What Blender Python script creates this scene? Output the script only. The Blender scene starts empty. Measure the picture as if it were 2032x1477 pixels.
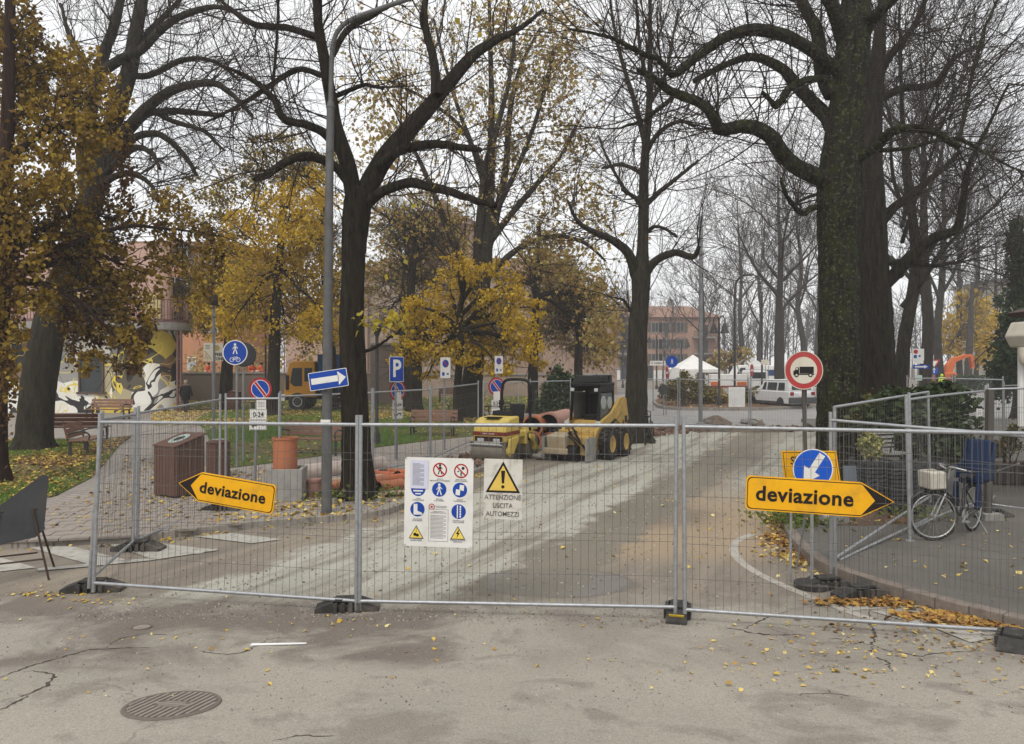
import bpy, bmesh, math, random
import numpy as np
from mathutils import Vector, Matrix, Euler
R_ = math.radians
scene = bpy.context.scene
# ------------------------------------------------------------------ camera
FPX, HC, YH, CX = 1500.0, 2.6, 722.0, 1016.0
cam_d = bpy.data.cameras.new("camera"); cam = bpy.data.objects.new("camera", cam_d)
scene.collection.objects.link(cam); scene.camera = cam
cam.location = (0, 0, HC); cam.rotation_euler = (R_(90), 0, 0)
cam_d.sensor_fit = 'HORIZONTAL'; cam_d.sensor_width = 36.0
cam_d.lens = 36.0 * FPX / 2032.0
cam_d.shift_y = (YH - 738.5) / 2032.0
cam_d.clip_start = 0.1; cam_d.clip_end = 3000
# ------------------------------------------------------------------ world (overcast)
world = bpy.data.worlds.new("World"); scene.world = world; world.use_nodes = True
wt = world.node_tree; wt.nodes.clear()
SUN_EL, SUN_AZ = 52, 200
sky = wt.nodes.new('ShaderNodeTexSky'); sky.sky_type = 'NISHITA'; sky.sun_disc = False
sky.sun_elevation = R_(SUN_EL); sky.sun_rotation = R_(SUN_AZ); sky.dust_density = 6; sky.air_density = 1.5
hs = wt.nodes.new('ShaderNodeHueSaturation'); hs.inputs['Saturation'].default_value = 0.12; hs.inputs['Value'].default_value = 1.0
wt.links.new(sky.outputs[0], hs.inputs['Color'])
tc = wt.nodes.new('ShaderNodeTexCoord'); mp = wt.nodes.new('ShaderNodeMapping'); mp.inputs['Scale'].default_value = (1, 1, 3.0)
wt.links.new(tc.outputs['Generated'], mp.inputs['Vector'])
nz = wt.nodes.new('ShaderNodeTexNoise'); nz.inputs['Scale'].default_value = 2.2; nz.inputs['Detail'].default_value = 4
wt.links.new(mp.outputs[0], nz.inputs['Vector'])
rp = wt.nodes.new('ShaderNodeValToRGB')
rp.color_ramp.elements[0].position = 0.3; rp.color_ramp.elements[0].color = (0.87, 0.89, 0.92, 1)
rp.color_ramp.elements[1].position = 0.7; rp.color_ramp.elements[1].color = (1.0, 1.0, 1.0, 1)
wt.links.new(nz.outputs['Fac'], rp.inputs['Fac'])
vm = wt.nodes.new('ShaderNodeVectorMath'); vm.operation = 'SCALE'; vm.inputs['Scale'].default_value = 9.2
wt.links.new(rp.outputs[0], vm.inputs[0])
mx = wt.nodes.new('ShaderNodeMix'); mx.data_type = 'RGBA'; mx.inputs['Factor'].default_value = 0.9
wt.links.new(hs.outputs[0], mx.inputs['A']); wt.links.new(vm.outputs[0], mx.inputs['B'])
bg = wt.nodes.new('ShaderNodeBackground'); bg.inputs['Strength'].default_value = 0.1
wo = wt.nodes.new('ShaderNodeOutputWorld')
wt.links.new(mx.outputs['Result'], bg.inputs['Color']); wt.links.new(bg.outputs[0], wo.inputs['Surface'])
# ------------------------------------------------------------------ sun behind the cloud
sd = bpy.data.lights.new("sun", 'SUN'); sd.energy = 1.4; sd.angle = R_(25); sd.color = (1, 0.96, 0.9)
sun = bpy.data.objects.new("sun", sd); scene.collection.objects.link(sun)
sun.rotation_euler = Vector((-math.sin(R_(SUN_AZ)) * math.cos(R_(SUN_EL)), -math.cos(R_(SUN_AZ)) * math.cos(R_(SUN_EL)), -math.sin(R_(SUN_EL)))).to_track_quat('-Z', 'Y').to_euler()
# ------------------------------------------------------------------ exposure and render
vs = scene.view_settings; vs.view_transform = 'Standard'; vs.look = 'None'; vs.gamma = 1; vs.use_curve_mapping = False
vs.exposure = 0.38
cy = scene.cycles
cy.max_bounces = 6; cy.diffuse_bounces = 3; cy.glossy_bounces = 3; cy.transmission_bounces = 4; cy.transparent_max_bounces = 8; cy.volume_bounces = 1
cy.use_denoising = True
cy.caustics_reflective = False; cy.caustics_refractive = False
try: cy.denoiser = 'OPENIMAGEDENOISE'
except Exception: pass

random.seed(7); rng = np.random.default_rng(11)
COL = scene.collection

# ------------------------------------------------------------------ photo geometry -> place
def A(px, py, D):
    """point seen at photo position px,py that stands D metres away"""
    return np.array(((px - CX) / FPX * D, D, HC - (py - YH) / FPX * D))
SLOPE, SY0 = .14, 7.3
def gz(y):
    """the road mouth rises gently towards the viewer"""
    y = np.asarray(y, float); w = .9; d = SY0 - y
    return SLOPE * np.where(d > w, d, np.where(d < -w, 0, (d + w) ** 2 / (4 * w)))
def W(px, py, z=0.0):
    D = (HC - z) * FPX / (py - YH)
    if z == 0 and py > 1180:
        for _ in range(30): D = .5 * D + .5 * (HC - float(gz(D))) * FPX / (py - YH)
        z = float(gz(D))
    return np.array(((px - CX) / FPX * D, D, z))
def DW(py, z=0.0): return (HC - z) * FPX / (py - YH)

# ------------------------------------------------------------------ mesh building
class MB:
    def __init__(s): s.v = []; s.f = []
    def raw(s, vs, fs):
        o = len(s.v); s.v.extend([tuple(map(float, p)) for p in vs]); s.f.extend([tuple(i + o for i in f) for f in fs]); return s
    def box(s, c, d, rot=None):
        x, y, z = d[0] / 2, d[1] / 2, d[2] / 2
        P = [Vector((i * x, j * y, k * z)) for k in (-1, 1) for j in (-1, 1) for i in (-1, 1)]
        if rot is not None:
            m = Euler(rot).to_matrix(); P = [m @ p for p in P]
        P = [p + Vector(c) for p in P]
        return s.raw(P, [(0, 2, 3, 1), (4, 5, 7, 6), (0, 1, 5, 4), (2, 6, 7, 3), (0, 4, 6, 2), (1, 3, 7, 5)])
    def cyl(s, p0, p1, r0, r1=None, n=10, caps=True):
        r1 = r0 if r1 is None else r1
        p0, p1 = Vector(p0), Vector(p1); t = (p1 - p0).normalized()
        a = t.cross(Vector((0, 0, 1)) if abs(t.z) < .9 else Vector((1, 0, 0))).normalized(); b = t.cross(a)
        vs = []
        for p, r in ((p0, r0), (p1, r1)):
            for i in range(n):
                g = 2 * math.pi * i / n; vs.append(p + a * (r * math.cos(g)) + b * (r * math.sin(g)))
        fs = [(i, i + n, (i + 1) % n + n, (i + 1) % n) for i in range(n)]
        if caps: fs += [tuple(range(n)), tuple(range(2 * n - 1, n - 1, -1))]
        return s.raw(vs, fs)
    def tube(s, pts, r, n=8, closed=False):
        pts = [Vector(p) for p in pts]; k = len(pts); rs = r if hasattr(r, '__len__') else [r] * k
        vs = []; a = None
        for i, p in enumerate(pts):
            t = (pts[(i + 1) % k] - pts[i - 1]) if closed else (pts[min(i + 1, k - 1)] - pts[max(i - 1, 0)])
            t.normalize()
            if a is None: a = t.cross(Vector((0, 0, 1)) if abs(t.z) < .9 else Vector((1, 0, 0)))
            a = (a - t * a.dot(t)).normalized(); b = t.cross(a)
            for j in range(n):
                g = 2 * math.pi * j / n; vs.append(p + a * (rs[i] * math.cos(g)) + b * (rs[i] * math.sin(g)))
        fs = [(i * n + j, i * n + (j + 1) % n, ((i + 1) % k) * n + (j + 1) % n, ((i + 1) % k) * n + j) for i in range(k if closed else k - 1) for j in range(n)]
        if not closed: fs += [tuple(range(n - 1, -1, -1)), tuple(range((k - 1) * n, k * n))]
        return s.raw(vs, fs)
    def lathe(s, prof, n=16, c=(0, 0, 0), axis='z'):
        vs = []
        for (r, z) in prof:
            for i in range(n):
                g = 2 * math.pi * i / n; x, y = r * math.cos(g), r * math.sin(g)
                vs.append((c[0] + x, c[1] + y, c[2] + z) if axis == 'z' else (c[0] + z, c[1] + x, c[2] + y) if axis == 'x' else (c[0] + x, c[1] + z, c[2] + y))
        fs = [(i * n + j, i * n + (j + 1) % n, (i + 1) * n + (j + 1) % n, (i + 1) * n + j) for i in range(len(prof) - 1) for j in range(n)]
        fs += [tuple(range(n - 1, -1, -1)), tuple(range((len(prof) - 1) * n, len(prof) * n))]
        return s.raw(vs, fs)
    def prism(s, poly, a0, a1, axis='y'):
        """poly in the plane across axis; y: (x,z), x: (y,z), z: (x,y)"""
        n = len(poly); vs = []
        for a in (a0, a1):
            for (u, w) in poly: vs.append((u, a, w) if axis == 'y' else (a, u, w) if axis == 'x' else (u, w, a))
        return s.raw(vs, [tuple(range(n)), tuple(range(2 * n - 1, n - 1, -1))] + [(i, i + n, (i + 1) % n + n, (i + 1) % n) for i in range(n)])
    def ring(s, r0, r1, y0, y1, c=(0, 0), n=32):
        vs = []
        for (r, y) in ((r0, y0), (r1, y0), (r1, y1), (r0, y1)):
            for i in range(n):
                g = 2 * math.pi * i / n; vs.append((c[0] + r * math.cos(g), y, c[1] + r * math.sin(g)))
        return s.raw(vs, [(k * n + i, k * n + (i + 1) % n, ((k + 1) % 4) * n + (i + 1) % n, ((k + 1) % 4) * n + i) for k in range(4) for i in range(n)])
    def mesh(s, name):
        me = bpy.data.meshes.new(name); me.from_pydata(s.v, [], s.f)
        bm = bmesh.new(); bm.from_mesh(me); bmesh.ops.recalc_face_normals(bm, faces=bm.faces); bm.to_mesh(me); bm.free()
        return me

def setp(o, label=None, cat=None, group=None, kind=None):
    if label: o['label'] = label
    if cat: o['category'] = cat
    if group: o['group'] = group
    if kind: o['kind'] = kind
    return o
def obj(name, mb, mat, parent=None, label=None, cat=None, group=None, kind=None, smooth=False, bevel=0, loc=None, rot=None):
    me = mb.mesh(name) if isinstance(mb, MB) else mb
    if mat is not None and len(me.materials) == 0: me.materials.append(mat)
    o = bpy.data.objects.new(name, me); COL.objects.link(o)
    if parent is not None: o.parent = parent
    if loc is not None: o.location = loc
    if rot is not None: o.rotation_euler = rot
    if smooth: smooth_mesh(me)
    if bevel:
        b = o.modifiers.new("bevel", 'BEVEL'); b.width = bevel; b.segments = 2; b.limit_method = 'ANGLE'; b.angle_limit = R_(40)
    return setp(o, label, cat, group, kind)
def smooth_mesh(me, ang=45):
    me.polygons.foreach_set('use_smooth', [True] * len(me.polygons))
    try: me.set_sharp_from_angle(angle=R_(ang))
    except Exception: pass
def thing(name, label, cat, loc=(0, 0, 0), rotz=0, group=None, rot=None):
    o = bpy.data.objects.new(name, None); COL.objects.link(o); o.empty_display_size = .2
    o.location = loc; o.rotation_euler = rot if rot is not None else (0, 0, rotz)
    return setp(o, label, cat, group)
def copy_thing(root, label, loc, rotz=None, rot=None, scale=None):
    kids = {}
    for o in bpy.data.objects:
        if o.parent is not None: kids.setdefault(o.parent.name, []).append(o)
    def rec(o, par):
        c = o.copy(); COL.objects.link(c)
        if par is not None: c.parent = par
        for k in kids.get(o.name, []): rec(k, c)
        return c
    r = rec(root, None); r.location = loc
    if rotz is not None: r.rotation_euler = (0, 0, rotz)
    if rot is not None: r.rotation_euler = rot
    if scale: r.scale = (scale,) * 3
    r['label'] = label
    return r

def np_mesh(name, verts, faces, mat=None, smooth=False):
    """faces: (n,k) int array, all the same size"""
    me = bpy.data.meshes.new(name); n, k = faces.shape
    me.vertices.add(len(verts)); me.vertices.foreach_set('co', np.ascontiguousarray(verts, dtype=np.float32).ravel())
    me.loops.add(n * k); me.loops.foreach_set('vertex_index', faces.astype(np.int32).ravel())
    me.polygons.add(n); me.polygons.foreach_set('loop_start', np.arange(0, n * k, k, dtype=np.int32)); me.polygons.foreach_set('loop_total', np.full(n, k, dtype=np.int32))
    me.update(calc_edges=True)
    if smooth: me.polygons.foreach_set('use_smooth', np.ones(n, dtype=bool))
    if mat: me.materials.append(mat)
    return me
def inpoly(x, y, poly):
    poly = np.asarray(poly)[:, :2]; c = np.zeros(len(x), bool); j = len(poly) - 1
    for i in range(len(poly)):
        xi, yi = poly[i]; xj, yj = poly[j]
        c ^= ((yi > y) != (yj > y)) & (x < (xj - xi) * (y - yi) / (yj - yi + 1e-12) + xi); j = i
    return c
def sample_poly(poly, n, r=None):
    r = r or rng
    poly = np.asarray(poly)[:, :2]; lo, hi = poly.min(0), poly.max(0); out = np.zeros((0, 2))
    while len(out) < n:
        p = r.uniform(lo, hi, (n * 2, 2)); out = np.concatenate([out, p[inpoly(p[:, 0], p[:, 1], poly)]])
    return out[:n]

# ------------------------------------------------------------------ materials
def newmat(name):
    m = bpy.data.materials.new(name); m.use_nodes = True; nt = m.node_tree
    return m, nt, nt.nodes['Principled BSDF']
def nd(nt, t, **kw):
    n = nt.nodes.new('ShaderNode' + t)
    for k, v in kw.items():
        if k in ('operation', 'blend_type', 'data_type', 'feature', 'noise_dimensions', 'distance', 'interpolation_type', 'clamp', 'wave_type', 'bands_direction', 'wave_profile'): setattr(n, k, v)
        else: n.inputs[k.replace('_', ' ')].default_value = v
    return n
def L(nt, a, b): nt.links.new(a, b)
def mixc(nt, fac, a, b, mode='MIX'):
    m = nt.nodes.new('ShaderNodeMix'); m.data_type = 'RGBA'; m.blend_type = mode
    for s, v in (('Factor', fac), ('A', a), ('B', b)):
        if hasattr(v, 'is_output'): L(nt, v, m.inputs[s])
        elif s == 'Factor': m.inputs[s].default_value = v
        else: m.inputs[s].default_value = (*v, 1)
    return m.outputs['Result']
def math_(nt, op, a, b=0.0, c=None, clamp=False):
    m = nt.nodes.new('ShaderNodeMath'); m.operation = op; m.use_clamp = clamp
    for i, v in enumerate((a, b) if c is None else (a, b, c)):
        if hasattr(v, 'is_output'): L(nt, v, m.inputs[i])
        else: m.inputs[i].default_value = v
    return m.outputs[0]
def ramp(nt, fac, stops, mode='LINEAR'):
    r = nt.nodes.new('ShaderNodeValToRGB'); r.color_ramp.interpolation = mode; el = r.color_ramp.elements
    while len(el) < len(stops): el.new(0.5)
    for e, (p, c) in zip(el, stops):
        e.position = p; e.color = (c, c, c, 1) if not hasattr(c, '__len__') else (*c, 1)
    L(nt, fac, r.inputs[0]); return r.outputs[0]
def noise(nt, vec, scale, detail=4, rough=.55, dist=0.0):
    n = nd(nt, 'TexNoise', Scale=scale, Detail=detail, Roughness=rough, Distortion=dist)
    if vec is not None: L(nt, vec, n.inputs['Vector'])
    return n.outputs['Fac']
def coords(nt, scale=(1, 1, 1), rot=(0, 0, 0), kind='Object'):
    t = nt.nodes.new('ShaderNodeTexCoord'); m = nt.nodes.new('ShaderNodeMapping')
    m.inputs['Scale'].default_value = scale; m.inputs['Rotation'].default_value = rot
    L(nt, t.outputs[kind], m.inputs['Vector']); return m.outputs[0]
def smoothstep(nt, x, lo, hi, a=0.0, b=1.0):
    m = nt.nodes.new('ShaderNodeMapRange'); m.interpolation_type = 'SMOOTHSTEP'
    m.inputs['From Min'].default_value = lo; m.inputs['From Max'].default_value = hi
    m.inputs['To Min'].default_value = a; m.inputs['To Max'].default_value = b
    L(nt, x, m.inputs['Value']); return m.outputs[0]
def bump(nt, h, strength, dist=0.02):
    b = nt.nodes.new('ShaderNodeBump'); b.inputs['Strength'].default_value = strength; b.inputs['Distance'].default_value = dist
    L(nt, h, b.inputs['Height']); return b.outputs[0]
MATS = {}
def pm(name, c1, c2=None, scale=6.0, rough=.6, metal=0.0, bmp=0.0, stretch=(1, 1, 1), dirt=None, dscale=2.5, damt=.5, spec=None, bscale=None):
    """a worn, slightly mottled surface"""
    if name in MATS: return MATS[name]
    m, nt, b = newmat(name); MATS[name] = m
    c2 = c2 or tuple(x * .8 for x in c1); v = coords(nt, stretch)
    f = ramp(nt, noise(nt, v, scale, 5), [(.3, 0.0), (.7, 1.0)])
    col = mixc(nt, f, c1, c2)
    if dirt:
        d = ramp(nt, noise(nt, v, dscale, 6, .65), [(.5, 0.0), (.72, damt)]); col = mixc(nt, d, col, dirt)
    L(nt, col, b.inputs['Base Color']); b.inputs['Metallic'].default_value = metal
    L(nt, math_(nt, 'MULTIPLY_ADD', noise(nt, v, scale * 3, 3), .25, rough - .12, True), b.inputs['Roughness'])
    b.inputs['Specular IOR Level'].default_value = .22 if spec is None else spec
    if bmp: L(nt, bump(nt, noise(nt, v, bscale or scale * 4, 5, .6), bmp), b.inputs['Normal'])
    return m
def leafmat(name, cols, trans=.35):
    if name in MATS: return MATS[name]
    m, nt, b = newmat(name); MATS[name] = m
    g = nt.nodes.new('ShaderNodeNewGeometry'); k = len(cols)
    col = ramp(nt, g.outputs['Random Per Island'], [((i + .5) / k, c) for i, c in enumerate(cols)])
    L(nt, col, b.inputs['Base Color']); b.inputs['Roughness'].default_value = .65; b.inputs['Specular IOR Level'].default_value = .25
    t = nt.nodes.new('ShaderNodeBsdfTranslucent'); L(nt, col, t.inputs['Color'])
    mx = nt.nodes.new('ShaderNodeMixShader'); mx.inputs[0].default_value = trans
    o = nt.nodes['Material Output']; L(nt, b.outputs[0], mx.inputs[1]); L(nt, t.outputs[0], mx.inputs[2]); L(nt, mx.outputs[0], o.inputs['Surface'])
    return m
# ================================================================== GROUND
PZ = 0.10     # left pavement and park
RZ = 0.13     # right pavement
def road_material():
    m, nt, b = newmat('worn_asphalt'); v = coords(nt); sp = nt.nodes.new('ShaderNodeSeparateXYZ'); L(nt, v, sp.inputs[0])
    x, y = sp.outputs[0], sp.outputs[1]
    big = noise(nt, v, .35, 5, .6); mid = noise(nt, v, 1.5, 6, .6, .4); fine = noise(nt, v, 75, 4, .8); fine2 = noise(nt, v, 150, 2, .7)
    u = math_(nt, 'SUBTRACT', math_(nt, 'MULTIPLY', x, .91), math_(nt, 'MULTIPLY', y, .42))
    vv = math_(nt, 'ADD', math_(nt, 'MULTIPLY', x, .42), math_(nt, 'MULTIPLY', y, .91))
    cb = nt.nodes.new('ShaderNodeCombineXYZ'); L(nt, math_(nt, 'MULTIPLY', u, 1.5), cb.inputs[0]); L(nt, math_(nt, 'MULTIPLY', vv, .16), cb.inputs[1])
    streak = noise(nt, cb.outputs[0], 1.6, 6, .62)
    ud = math_(nt, 'ADD', u, math_(nt, 'MULTIPLY', math_(nt, 'SUBTRACT', mid, .5), 1.5))
    # asphalt
    base = mixc(nt, ramp(nt, big, [(.35, 0.0), (.65, 1.0)]), (.365, .332, .275), (.285, .26, .217))
    base = mixc(nt, ramp(nt, mid, [(.52, 0.0), (.62, .75)]), base, (.205, .175, .15))
    # area of old stained patches across the mouth of the road
    near = math_(nt, 'MULTIPLY', smoothstep(nt, y, 5.7, 6.4), smoothstep(nt, y, 8.6, 10.5, 1.0, 0.0))
    st = math_(nt, 'MULTIPLY', near, ramp(nt, noise(nt, v, .8, 7, .62, .6), [(.42, 0.0), (.55, 1.0)]))
    st = math_(nt, 'MULTIPLY', st, smoothstep(nt, x, -1.2, .4, 1.0, .35))
    base = mixc(nt, math_(nt, 'MULTIPLY', st, .92), base, (.14, .115, .097))
    # dust of the works beyond the fence
    beyond = smoothstep(nt, math_(nt, 'ADD', y, math_(nt, 'MULTIPLY', math_(nt, 'SUBTRACT', mid, .5), 1.6)), 7.9, 8.9)
    wet = mixc(nt, ramp(nt, streak, [(.35, 0.0), (.62, 1.0)]), (.15, .125, .10), (.27, .225, .17))
    base = mixc(nt, math_(nt, 'MULTIPLY', beyond, .85), base, wet)
    brown = math_(nt, 'MULTIPLY', math_(nt, 'MULTIPLY', smoothstep(nt, ud, -3.3, -2.9), smoothstep(nt, ud, -1.3, -.5, 1.0, 0.0)), math_(nt, 'MULTIPLY', smoothstep(nt, y, 9.5, 10.6), smoothstep(nt, y, 13.5, 17, 1.0, 0.0)))
    base = mixc(nt, math_(nt, 'MULTIPLY', brown, .75), base, (.36, .265, .165))
    dk = nd(nt, 'VectorMath', operation='DISTANCE'); L(nt, v, dk.inputs[0]); dk.inputs[1].default_value = (.75, 9.2, 0)
    pd = math_(nt, 'ADD', dk.outputs['Value'], math_(nt, 'MULTIPLY', math_(nt, 'SUBTRACT', mid, .5), 1.0))
    
    dk2 = nd(nt, 'VectorMath', operation='DISTANCE'); L(nt, v, dk2.inputs[0]); dk2.inputs[1].default_value = (2.2, 13.2, 0)
    base = mixc(nt, smoothstep(nt, math_(nt, 'ADD', dk2.outputs['Value'], math_(nt, 'MULTIPLY', mid, 1.4)), 1.5, 2.3, .6, 0.0), base, (.12, .10, .085))
    band = math_(nt, 'MULTIPLY', smoothstep(nt, ud, -7.2, -6.9), smoothstep(nt, ud, -4.25, -3.95, 1.0, 0.0))
    band2 = math_(nt, 'MULTIPLY', smoothstep(nt, ud, -2.9, -2.2), math_(nt, 'MULTIPLY', smoothstep(nt, ud, -.9, -.1, 1.0, 0.0), smoothstep(nt, y, 13, 17)))
    pale = math_(nt, 'MULTIPLY', math_(nt, 'MAXIMUM', band, math_(nt, 'MULTIPLY', band2, .8)), beyond)
    pale = math_(nt, 'MULTIPLY', pale, ramp(nt, streak, [(.38, .16), (.54, 1.0)]))
    base = mixc(nt, math_(nt, 'MULTIPLY', pale, .95), base, (.43, .425, .36))
    # round dark patch of older surfacing, and a tar-grey trench
    ex = math_(nt, 'DIVIDE', math_(nt, 'SUBTRACT', x, .52), 1.0); ey = math_(nt, 'DIVIDE', math_(nt, 'SUBTRACT', y, 9.0), .62)
    el = math_(nt, 'ADD', math_(nt, 'SQRT', math_(nt, 'ADD', math_(nt, 'MULTIPLY', ex, ex), math_(nt, 'MULTIPLY', ey, ey))), math_(nt, 'MULTIPLY', math_(nt, 'SUBTRACT', mid, .5), .55))
    base = mixc(nt, smoothstep(nt, el, .88, 1.0, .85, 0.0), base, mixc(nt, ramp(nt, fine, [(.3, 0.0), (.7, 1.0)]), (.155, .145, .135), (.205, .195, .18)))
    base = mixc(nt, math_(nt, 'MULTIPLY', smoothstep(nt, math_(nt, 'ABSOLUTE', math_(nt, 'SUBTRACT', el, .93)), .0, .10, .5, 0.0), 1.0), base, (.10, .085, .07))
    tr = math_(nt, 'MULTIPLY', math_(nt, 'MULTIPLY', smoothstep(nt, ud, -4.1, -3.9), smoothstep(nt, ud, -3.1, -2.9, 1.0, 0.0)), beyond)
    base = mixc(nt, math_(nt, 'MULTIPLY', tr, .7), base, (.175, .158, .12))
    clod = math_(nt, 'MULTIPLY', ramp(nt, noise(nt, v, 9, 5, .7), [(.64, 0.0), (.70, .75)]), math_(nt, 'ADD', math_(nt, 'MULTIPLY', beyond, .85), .15))
    base = mixc(nt, clod, base, (.12, .10, .08))
    # cracks
    nv = nt.nodes.new('ShaderNodeTexNoise'); nv.inputs['Scale'].default_value = 1.6; nv.inputs['Detail'].default_value = 4; L(nt, v, nv.inputs['Vector'])
    ad = nd(nt, 'VectorMath', operation='MULTIPLY_ADD'); L(nt, nv.outputs['Color'], ad.inputs[0]); ad.inputs[1].default_value = (.9, .9, 0); L(nt, v, ad.inputs[2])
    vo = nd(nt, 'TexVoronoi', feature='DISTANCE_TO_EDGE', Scale=.42); L(nt, ad.outputs[0], vo.inputs['Vector'])
    ck = smoothstep(nt, vo.outputs['Distance'], .0015, .006, 1.0, 0.0)
    ckm = math_(nt, 'MULTIPLY', ck, ramp(nt, noise(nt, v, .5, 3), [(.46, 0.0), (.56, 1.0)]))
    vo2 = nd(nt, 'TexVoronoi', feature='DISTANCE_TO_EDGE', Scale=2.2); L(nt, ad.outputs[0], vo2.inputs['Vector'])
    ck2 = math_(nt, 'MULTIPLY', smoothstep(nt, vo2.outputs['Distance'], .008, .02, 1.0, 0.0), ramp(nt, noise(nt, v, .6, 4), [(.62, 0.0), (.67, .6)]))
    ckm = math_(nt, 'MULTIPLY', math_(nt, 'MAXIMUM', ckm, ck2), math_(nt, 'MULTIPLY', smoothstep(nt, y, 8.2, 9.2, .35, .12), smoothstep(nt, math_(nt, 'ABSOLUTE', math_(nt, 'SUBTRACT', x, .3)), .9, 2.2, .1, 1.0)))
    base = mixc(nt, math_(nt, 'MULTIPLY', ckm, .8), base, (.055, .048, .042))
    # aggregate
    base = mixc(nt, 1.0, base, mixc(nt, ramp(nt, fine, [(.3, 0.0), (.7, 1.0)]), (.62, .62, .62), (1.26, 1.25, 1.24)), 'MULTIPLY')
    base = mixc(nt, ramp(nt, fine2, [(.60, 0.0), (.68, .6)]), base, (.52, .48, .42))
    base = mixc(nt, ramp(nt, noise(nt, v, 120, 2, .7), [(.32, .65), (.42, 0.0)]), base, (.13, .115, .10))
    base = mixc(nt, ramp(nt, noise(nt, v, 33, 3, .75), [(.34, .45), (.46, 0.0)]), base, (.17, .15, .125))
    base = mixc(nt, ramp(nt, noise(nt, cb.outputs[0], 14, 4, .7), [(.66, 0.0), (.74, .45)]), base, (.14, .12, .10))
    L(nt, base, b.inputs['Base Color']); b.inputs['Roughness'].default_value = .82; b.inputs['Specular IOR Level'].default_value = .3
    h = math_(nt, 'SUBTRACT', math_(nt, 'ADD', math_(nt, 'MULTIPLY', fine, .35), math_(nt, 'MULTIPLY', mid, .8)), math_(nt, 'MULTIPLY', ckm, .8))
    L(nt, bump(nt, h, .55, .012), b.inputs['Normal'])
    return m
def ground_mat(name, stops, s1, s2, bmp=.4, rough=.9):
    m, nt, b = newmat(name); v = coords(nt)
    a = noise(nt, v, s1, 7, .62, .3); c = noise(nt, v, s2, 4, .65)
    f = math_(nt, 'ADD', math_(nt, 'MULTIPLY', a, .7), math_(nt, 'MULTIPLY', c, .3))
    col = ramp(nt, f, stops); L(nt, col, b.inputs['Base Color']); b.inputs['Roughness'].default_value = rough; b.inputs['Specular IOR Level'].default_value = .2
    L(nt, bump(nt, math_(nt, 'ADD', c, a), bmp, .03), b.inputs['Normal']); return m
def paved_mat(name, c1, c2, mortar, sc, bw=.5, rh=.25, rot=0.0, mott=.6):
    m, nt, b = newmat(name); v = coords(nt, rot=(0, 0, rot))
    br = nt.nodes.new('ShaderNodeTexBrick'); br.inputs['Scale'].default_value = sc; br.inputs['Brick Width'].default_value = bw; br.inputs['Row Height'].default_value = rh
    br.inputs['Mortar Size'].default_value = .012; br.inputs['Color1'].default_value = (*c1, 1); br.inputs['Color2'].default_value = (*c2, 1); br.inputs['Mortar'].default_value = (*mortar, 1)
    L(nt, v, br.inputs['Vector'])
    n = noise(nt, v, 1.3, 6, .65); col = mixc(nt, ramp(nt, n, [(.42, 0.0), (.66, mott)]), br.outputs['Color'], tuple(k * .55 for k in c1))
    col = mixc(nt, ramp(nt, noise(nt, v, 30, 3), [(.3, 0.0), (.7, .3)]), col, tuple(k * 1.25 for k in c1))
    L(nt, col, b.inputs['Base Color']); b.inputs['Roughness'].default_value = .85
    L(nt, bump(nt, math_(nt, 'ADD', math_(nt, 'MULTIPLY', br.outputs['Fac'], -1.0), math_(nt, 'MULTIPLY', noise(nt, v, 25, 4), .5)), .5, .01), b.inputs['Normal']); return m
M_road = road_material()
M_ground = ground_mat('packed_earth', [(.3, (.2, .17, .14)), (.6, (.28, .25, .21)), (.8, (.33, .30, .26))], .5, 12)
M_lawn = ground_mat('lawn_soil', [(.33, (.075, .075, .022)), (.48, (.105, .125, .03)), (.56, (.13, .10, .045)), (.7, (.19, .12, .055))], .8, 14, .8)
M_mulch = ground_mat('mulch', [(.3, (.07, .042, .028)), (.5, (.13, .075, .045)), (.7, (.20, .12, .07))], 3, 30, .9)
M_pave = paved_mat('stone_paving', (.30, .265, .23), (.25, .225, .2), (.10, .085, .07), 1.0, .3, .16, .45)
M_cobble = paved_mat('cobble_paving', (.31, .295, .28), (.26, .25, .24), (.15, .14, .13), 1.0, .35, .2, .2)
M_darkpave = ground_mat('dark_asphalt', [(.3, (.10, .093, .082)), (.52, (.135, .125, .11)), (.75, (.175, .16, .14))], .8, 90, .5, .8)
M_kerb = pm('kerb_granite', (.30, .275, .24), (.22, .2, .175), 9, .8, bmp=.4, dirt=(.09, .08, .065))
M_kerbbrown = pm('kerb_stone_brown', (.24, .20, .165), (.17, .14, .12), 9, .8, bmp=.5, dirt=(.08, .065, .055))
M_paint = pm('road_paint', (.43, .415, .37), (.36, .34, .30), 14, .7, bmp=.3, dirt=(.22, .195, .165), dscale=8, damt=1.0)
M_pconc = pm('worn_concrete', (.42, .39, .34), (.34, .31, .27), 5, .85, bmp=.3, dirt=(.24, .21, .18), dscale=4, damt=.9)

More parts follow.
